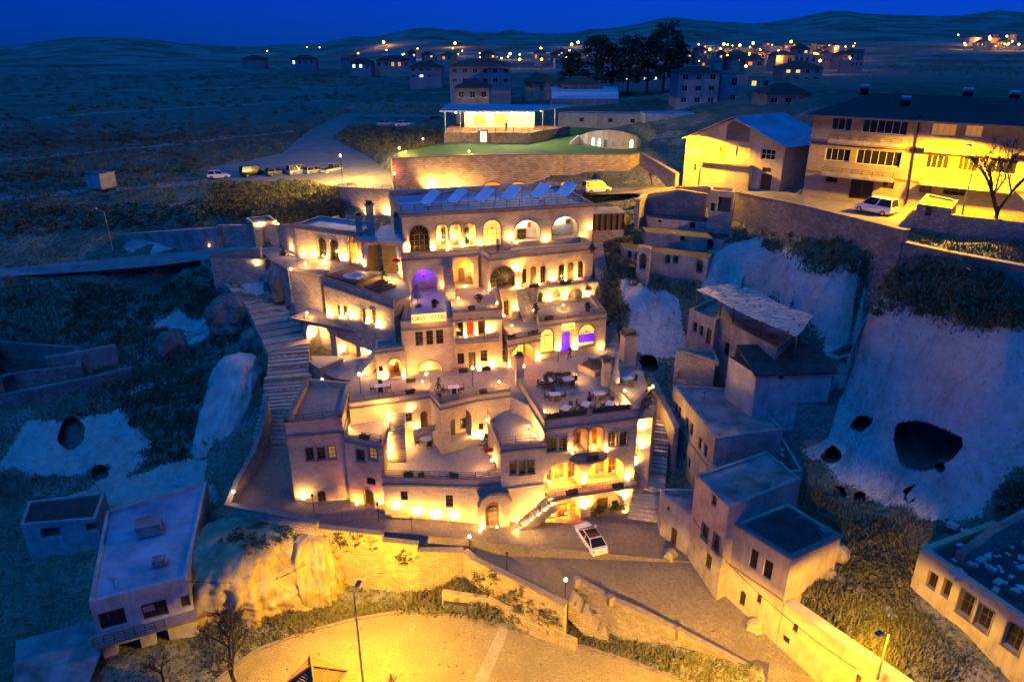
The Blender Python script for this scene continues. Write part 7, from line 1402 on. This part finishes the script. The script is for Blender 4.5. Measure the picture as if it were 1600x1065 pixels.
# ------------------------------------------------------------------ people
def person(loc, rz, label, top, legs_, stride=.25, hgt=1.74, arm=.1):
    k = hgt / 1.74; J = dict(pel=(0, 0, .95), sp=(0, 0, 1.2), ch=(.02, 0, 1.38), nk=(.02, 0, 1.5), hd=(.04, 0, 1.6), ht=(.05, 0, 1.7)); E = [('pel', 'sp'), ('sp', 'ch'), ('ch', 'nk'), ('nk', 'hd'), ('hd', 'ht')]; Rr = dict(pel=.15, sp=.135, ch=.15, nk=.06, hd=.1, ht=.075)
    for s, n_ in ((1, 'l'), (-1, 'r')):
        f = stride * s
        for nm, p, r in (('hp', (0, s * .09, .9), .1), ('kn', (f * .5 + .04, s * .1, .49), .065), ('an', (f, s * .1, .09), .045), ('to', (f + .17, s * .11, .04), .04), ('sh', (0, s * .19, 1.42), .065), ('el', (-f * .4 - .02, s * .25, 1.14), .047), ('wr', (-f * .6 + arm, s * .25, .9), .035), ('ha', (-f * .6 + arm + .05, s * .24, .81), .036), ('fi', (-f * .6 + arm + .06, s * .235, .74), .02), ('th', (-f * .6 + arm + .1, s * .2, .82), .014)): J[nm + n_] = p; Rr[nm + n_] = r
        E += [('pel', 'hp' + n_), ('hp' + n_, 'kn' + n_), ('kn' + n_, 'an' + n_), ('an' + n_, 'to' + n_), ('ch', 'sh' + n_), ('sh' + n_, 'el' + n_), ('el' + n_, 'wr' + n_), ('wr' + n_, 'ha' + n_), ('ha' + n_, 'fi' + n_), ('ha' + n_, 'th' + n_)]
    nm = list(J); me = bpy.data.meshes.new('skeleton'); me.from_pydata([tuple(c * k for c in J[a]) for a in nm], [(nm.index(a), nm.index(b)) for a, b in E], []); o = bpy.data.objects.new('tmp', me); sc.collection.objects.link(o)
    o.modifiers.new('s', 'SKIN'); me.skin_vertices or bpy.context.view_layer.update()
    sv = me.skin_vertices[0].data if me.skin_vertices else None
    if sv is None: o.modifiers.clear(); me.attributes; 
    if sv:
        for i, a in enumerate(nm): sv[i].radius = (Rr[a] * k,) * 2; sv[i].use_root = a == 'pel'
    o.modifiers.new('u', 'SUBSURF').levels = 2; dg = bpy.context.evaluated_depsgraph_get(); dg.update(); m2 = bpy.data.meshes.new_from_object(o.evaluated_get(dg)); bpy.data.objects.remove(o)
    m2.materials.clear()
    for mm in (SKIN, top, legs_, HAIR, rubber): m2.materials.append(mm)
    for f in m2.polygons:
        x, y, z = (c / k for c in f.center); hand = abs(y) > .17 and z < .9 and z > .68; i = 1
        if z > 1.5: i = 3 if (z > 1.66 or x < .02) else 0
        elif hand: i = 0
        elif z < .1: i = 4
        elif z < .93: i = 2
        f.material_index = i; f.use_smooth = True
    b = bpy.data.objects.new('person', m2); sc.collection.objects.link(b); b.location = loc; b.rotation_euler = (0, 0, rz); tag(b, label, 'person')
SKIN = plain('skin', (.35, .2, .14), .6, .1, 3, 0, 0); HAIR = plain('dark_hair', (.015, .01, .008), .6, .1, 3, 0, 0); cl = {k: plain('cloth_' + k, c, .9, .15, 4, 0, 0) for k, c in dict(black=(.015, .015, .017), white=(.55, .52, .5), navy=(.02, .025, .05)).items()}
person(U(890, 560, TZ) + Vector((0, 0, .0)), R(200), 'person in dark clothes walking in front of the shop', cl['black'], cl['black'], .3); person(U(778, 394, 25.38), R(-70), 'person in a pale shirt standing on the top terrace', cl['white'], cl['navy'], .06); q = FPV.P(FPV.pix(791, 205)[0], 34.06, -1.6); person(q, R(-90), 'person in dark clothes standing inside the pavilion', cl['black'], cl['navy'], .05)
# ------------------------------------------------------------------ trees
def bare_tree(p, h, seed, label, levels=5, spread=.55, th=.16, lean=(0, 0)):
    rd = random.Random(seed); t = thing('bare_tree', label, 'tree', p); tr, cr = MB(), MB(); p = Vector(p)
    def grow(a, d, ln, r, lv):
        b = a + d * ln; (tr if lv == levels else cr).tube(a, b, r, r * .68, 5 if lv > 2 else 3, cap=False)
        if lv == 0: return
        n_ = 3 if lv > 1 else 4
        for i in range(n_):
            nd = (d + Vector((rd.gauss(0, spread), rd.gauss(0, spread), rd.uniform(-.05, .45)))).normalized(); grow(a.lerp(b, rd.uniform(.55, 1)), nd, ln * rd.uniform(.6, .85), r * .62, lv - 1)
    grow(p - Vector((0, 0, .3)), Vector((lean[0], lean[1], 1)).normalized(), h * .27, th, levels); tr.build('trunk', bark, t); cr.build('crown', bark, t)
bare_tree(U(372, 1078, .1), 10.5, 3, 'large leafless tree at the bottom beside the kiosk', 6, .55, .2, (-.2, .1)); bare_tree(U(255, 1062, .1), 4.5, 5, 'leafless tangled tree below the flat roofed house', 5, .6, .12); bare_tree(U(610, 1085, .1), 3.2, 8, 'small leafless bush by the road street light', 5, .5, .06)
bare_tree(U(1548, 372, 30.6), 13.0, 11, 'big leafless tree in front of the apartment block', 6, .5, .24); bare_tree(U(1158, 172, 33), 8.5, 12, 'leafless tree before the distant grey flats', 5, .5, .2); bare_tree(U(835, 142, 36), 8, 14, 'leafless tree beside the distant orange lamp', 5, .5, .2); bare_tree(U(1030, 200, 33), 5, 15, 'small leafless tree by the white outbuilding', 5, .5, .12)
bare_tree(U(1018, 287, 29.5), 3.5, 16, 'thin leafless tree at the end of the lawn wall', 4, .5, .08); bare_tree(U(1555, 1062, 5.2), 2.5, 17, 'small leafless shrub before the derelict house', 4, .55, .06)
def pine(px, py, y, h, r, label, seed):
    p = UY(px, py, y); p.z = float(hz(p.x, p.y)); g_ = np.random.default_rng(seed); t = thing('pine_tree', label, 'tree', p); MB().tube(p, p + Vector((0, 0, h * .8)), .35, .1, 7).build('trunk', bark, t); n_ = 90; f = g_.random(n_) ** .8; a = g_.uniform(0, 6.28, n_); rr_ = r * np.sqrt(g_.random(n_)) * np.clip(1.15 - abs(f - .35) * 1.15, .2, 1)
    k = np.c_[p.x + rr_ * np.cos(a), p.y + rr_ * np.sin(a), p.z + h * (.22 + .74 * f)]; trimesh('crown', leaves(k, r * .3, 26, .3, .8), leafm, None, None, None, t)
for i, (x, b, y, h, r, d) in enumerate(((893, 140, 205, 11, 4.2, 'leftmost dark pine, standing apart'), (930, 150, 200, 15, 5.5, 'broad dark pine, second from the left'), (955, 152, 205, 13, 4.5, 'dark pine filling the gap in the middle'), (980, 152, 200, 14.5, 5.5, 'dark pine in the middle over the lit windows'), (1010, 152, 198, 14, 5, 'dark pine right of the lit windows'), (1035, 150, 200, 17, 5.8, 'tallest dark pine of the group'), (1055, 148, 204, 12, 4.5, 'rightmost dark pine of the group'))): pine(x, b, y, h, r, d, 40 + i)
# weeds hanging on the golden wall, overgrowth on the rock
wv = []
for F, L_ in ((FGW, ((540, 852), (506, 848), (560, 842), (585, 846), (640, 868), (625, 872), (520, 870), (532, 840))), (Fac(U2(737, 874, 4.9), U2(882, 946, 4.6)), ((750, 905), (765, 920), (775, 900), (800, 930), (815, 925), (830, 945), (845, 955), (860, 962), (790, 935), (870, 972), (812, 950))), (Fac(U2(902, 908, 4.7), U2(1000, 957, 3.9)), ((915, 935), (930, 960)))):
    for x, y in L_:
        c_ = F.at(x, y, .12); wv.append(leaves(np.array([tuple(c_ + Vector((random.gauss(0, .35), random.gauss(0, .12), random.gauss(0, .4)))) for _ in range(14)]), .3, 12, .09))
for x, y, z in ((372, 835, 6.9), (385, 845, 6.6), (400, 850, 6.3), (415, 848, 6.2), (430, 845, 6.2), (380, 862, 6.0), (398, 872, 5.4), (440, 835, 6.4)):
    c_ = U(x, y, z); wv.append(leaves(np.array([tuple(c_ + Vector((random.gauss(0, .6), random.gauss(-.3, .5), random.gauss(0, .35)))) for _ in range(22)]), .5, 16, .12))
trimesh('wall_weeds', np.concatenate(wv), bushm, 'dark weeds hanging from the golden wall and rock top', 'weeds')
# ------------------------------------------------------------------ the distant town
def fhouse(x0, x1, y0, y1, y, wm, label, cols, rows, lit=(), pane=None, hip=tiledark, depth=9, name='house', rh=1.8):
    a, b = UY(x0, y1, y), UY(x1, y1, y); F = Fac(a, b); zt = UY(x0, y0, y).z; zb = min(a.z, float(hz(a.x, a.y))) - 3; base = a.z; fh = (zt - base) / rows; ops = []
    for r_ in range(rows):
        for c_ in range(cols):
            s = F.L * (c_ + .5) / cols; w_ = min(1.3, F.L / cols * .5); ops.append(dict(q=(s - w_ / 2, base + fh * (r_ + .3), s + w_ / 2, base + fh * (r_ + .78)), d=.15, bars=0, mull=1, frame=whiteframe, pane=(pane or warmglass) if (r_, c_) in lit else None))
    bk = block(name, label, 'house', fbk(a, b, depth), zb, zt, wm, hip, {0: ops}, par=0); e = .5; G = bk.F[0]
    if rh: 
        m = MB(); p = [G.P(-e, zt + .02, e), G.P(G.L + e, zt + .02, e), G.P(G.L + e, zt + .02, -depth - e), G.P(-e, zt + .02, -depth - e)]; k = min(G.L * .35, depth * .5); r = [G.P(k, zt + rh, -depth / 2), G.P(G.L - k, zt + rh, -depth / 2)]
        m.poly(p[0], p[1], r[1], r[0]); m.poly(p[1], p[2], r[1]); m.poly(p[2], p[3], r[0], r[1]); m.poly(p[3], p[0], r[0]); m.build('hip_roof', hip, bk.root)
    return bk
bluewhite = plain('pale_render', (.3, .31, .31), .9, .2, .3)
fhouse(703, 798, 104, 134, 190, bluewhite, 'two storey villa with red hipped roof behind the pavilion', 6, 2, hip=tilered); fhouse(712, 765, 138, 160, 172, greyplaster, 'low dark house in front of the red roofed villa', 3, 1); fhouse(640, 690, 105, 124, 260, bluewhite, 'small house with one lit window left of the villa', 4, 2, {(0, 1)}, coolglass)
fhouse(1057, 1120, 112, 166, 165, bluewhite, 'three storey grey blue flats right of the pines', 3, 3, rh=1.0); fhouse(1122, 1164, 116, 168, 168, plain('pink_render', (.4, .3, .27)), 'pinkish side block joined to the grey blue flats', 1, 2, rh=0); fhouse(1168, 1205, 122, 140, 190, plaster, 'low house glowing yellow under a street lamp', 2, 1, {(0, 0)}, rh=0); fhouse(1222, 1282, 106, 130, 230, plaster, 'orange lit villa with red roof in the town', 4, 2, {(1, 0), (1, 1)}, hip=tilered); fhouse(1195, 1262, 148, 186, 138, greyplaster, 'dark house left of the apartment block', 3, 2, {(0, 2)}, coolglass)
fhouse(820, 872, 128, 150, 205, greyplaster, 'low red roofed house below the orange lamp', 3, 1, hip=tilered); fhouse(876, 938, 132, 152, 190, greyplaster, 'long low red roofed house below the pines', 4, 1, hip=tilered); fhouse(960, 1030, 118, 128, 225, bluewhite, 'house with bright white windows seen through the pines', 5, 1, {(0, 1), (0, 3), (0, 4)}, coolglass)
fhouse(548, 580, 98, 110, 330, bluewhite, 'small far house with two lit windows', 3, 1, {(0, 0), (0, 1)}, coolglass); fhouse(588, 640, 94, 108, 340, plaster, 'far house cluster glowing orange', 5, 1, {(0, 2), (0, 3)}, amberglass); fhouse(455, 492, 92, 104, 420, bluewhite, 'far white house on the left plain', 4, 1, {(0, 0)}, coolglass); fhouse(378, 412, 92, 98, 450, greyplaster, 'far long shed on the left plain', 3, 1)
rd = random.Random(4); PR = []
for (args, hip) in (((1095, 1110, 96, 106, 430, plaster, 'x1', 2, 1, {(0, 0)}, amberglass), tilered), ((1120, 1132, 94, 106, 440, bluewhite, 'x2', 2, 2, {(1, 1)}, warmglass), tiledark), ((1140, 1158, 97, 106, 450, greyplaster, 'x3', 3, 1, {}, None), roofgrey)): PR.append(fhouse(*args, hip, 7, 'hill_house', 1.5 if hip is not roofgrey else 0).root)
for o in PR: o['group'] = 'little houses of the hillside town'
for k_ in ('x1', 'x2', 'x3'): LABELS.pop(k_, 0)
for i in range(92):
    x, y_ = rd.uniform(1060, 1335), 76 + 38 * rd.random() ** .8
    if i > 80: x, y_ = rd.uniform(1490, 1595), rd.uniform(60, 80)
    elif i > 66: x, y_ = rd.uniform(865, 1010), rd.uniform(76, 100)
    elif i > 54: x, y_ = rd.uniform(540, 880), rd.uniform(88, 108)
    g_ = march([x], [y_], 400)[0]
    if np.isnan(g_[0]) or g_[1] < 230: continue
    o = copy_tree(PR[(0, 1, 2, 1, 0, 2, 2)[i % 7]]); o.location = Vector((g_[0], g_[1], g_[2] - 1.5)); o.rotation_euler = (0, 0, rd.uniform(-.6, .6)); o.scale = (rd.uniform(.8, 1.8), rd.uniform(.8, 1.2), rd.uniform(.9, 1.5))
FL_ = [(600, 71, 700), (711, 71, 700), (797, 90, 500), (1278, 113, 420), (1162, 130, 90), (812, 104, 60), (846, 104, 60), (1240, 100, 120), (1093, 80, 400), (1108, 84, 300), (1130, 74, 300), (1155, 76, 300), (1176, 72, 300), (1198, 70, 300), (1215, 88, 300), (1235, 70, 400), (1240, 76, 400), (1295, 78, 700), (1236, 90, 200), (893, 72, 300), (903, 70, 300), (845, 80, 200), (1525, 68, 400), (1545, 66, 300), (1560, 70, 300), (1580, 60, 300), (1505, 74, 250), (500, 76, 0), (480, 76, 0), (1078, 88, 200), (1170, 90, 200), (1142, 92, 200), (1200, 96, 200), (1187, 84, 250), (1255, 92, 200), (1120, 92, 200)] + [(rd.uniform(1065, 1335), rd.uniform(72, 110), rd.choice((0, 0, 150, 260))) for _ in range(44)] + [(rd.uniform(560, 1000), rd.uniform(78, 104), rd.choice((0, 0, 160))) for _ in range(22)] + [(rd.uniform(1480, 1598), rd.uniform(58, 82), rd.choice((0, 150))) for _ in range(14)]
for i, (x, y_, pw) in enumerate(FL_):
    g_ = march([x], [y_ + 4], 400)[0]
    if np.isnan(g_[0]): continue
    d = float(np.hypot(g_[0], g_[1])); hh = max(4.5, 4 / FPX * d); size = (.0015 if i < 24 else rd.uniform(.0005, .001)) * d
    t = thing('town_lamp', 'far orange street lamp dotted over the town and hills', 'street light', g_, 'distant street lamps of the town'); g_ = Vector(g_); MB().tube(g_, g_ + Vector((0, 0, hh)), .1, n=4).build('pole', steel, t); MB().lathe(g_ + Vector((0, 0, hh)), [(size * .5, 0), (size, size * .6), (size * .9, size * 1.3), (size * .2, size * 1.8)], 8).build('bulb', sodm, t)
    if pw: pointlight('light', t, (0, 0, hh + size * 2 + .4), 2.2 * pw * (d / 250) ** 1.3, (1, .42, .06), .4)
g_ = march([418], [84], 400)[0]; d = float(np.hypot(g_[0], g_[1])); t = thing('flood_light', 'greenish white flood light on the far left plain', 'lamp', g_); g_ = Vector(g_); MB().tube(g_, g_ + Vector((0, 0, 5)), .1, n=4).build('pole', steel, t); MB().lathe(g_ + Vector((0, 0, 5)), [(.6, 0), (1, .6), (.9, 1.4), (.2, 1.8)], 8).build('bulb', whitebulb, t); pointlight('light', t, (0, 0, 7.5), 2500, (.6, 1, .8), .4)
def ordn(k):
    tens = {2: 'twent', 3: 'thirt', 4: 'fort', 5: 'fift', 6: 'sixt', 7: 'sevent', 8: 'eight', 9: 'ninet', 10: 'hundred-and-tent', 11: 'hundred-and-elevent', 12: 'hundred-and-twelvet'}; O = ORD + ['fifteenth', 'sixteenth', 'seventeenth', 'eighteenth', 'nineteenth']
    return O[k - 1] if k < 20 else (tens[k // 10] + 'ieth' if k % 10 == 0 else tens[k // 10] + 'y-' + O[k % 10 - 1])
for nm, txt in (('hill_house', 'little red roofed house of the hillside town'), ('town_lamp', 'far orange street lamp over the town')):
    L_ = sorted((o for o in sc.objects if o.parent is None and o.name.split('.')[0] == nm), key=lambda o: proj(o.location)[0])
    for k, o in enumerate(L_): o['label'] = f'{txt}, {ordn(k + 1)} counted from the left'
for o in sc.objects:
    if 'label' in o and len(o['label'].split()) > 16: print('LONG', o['label'])
dup_ = [k for k, v in LABELS.items() if v > 1]
if dup_: print('DUPLICATE LABELS', dup_)
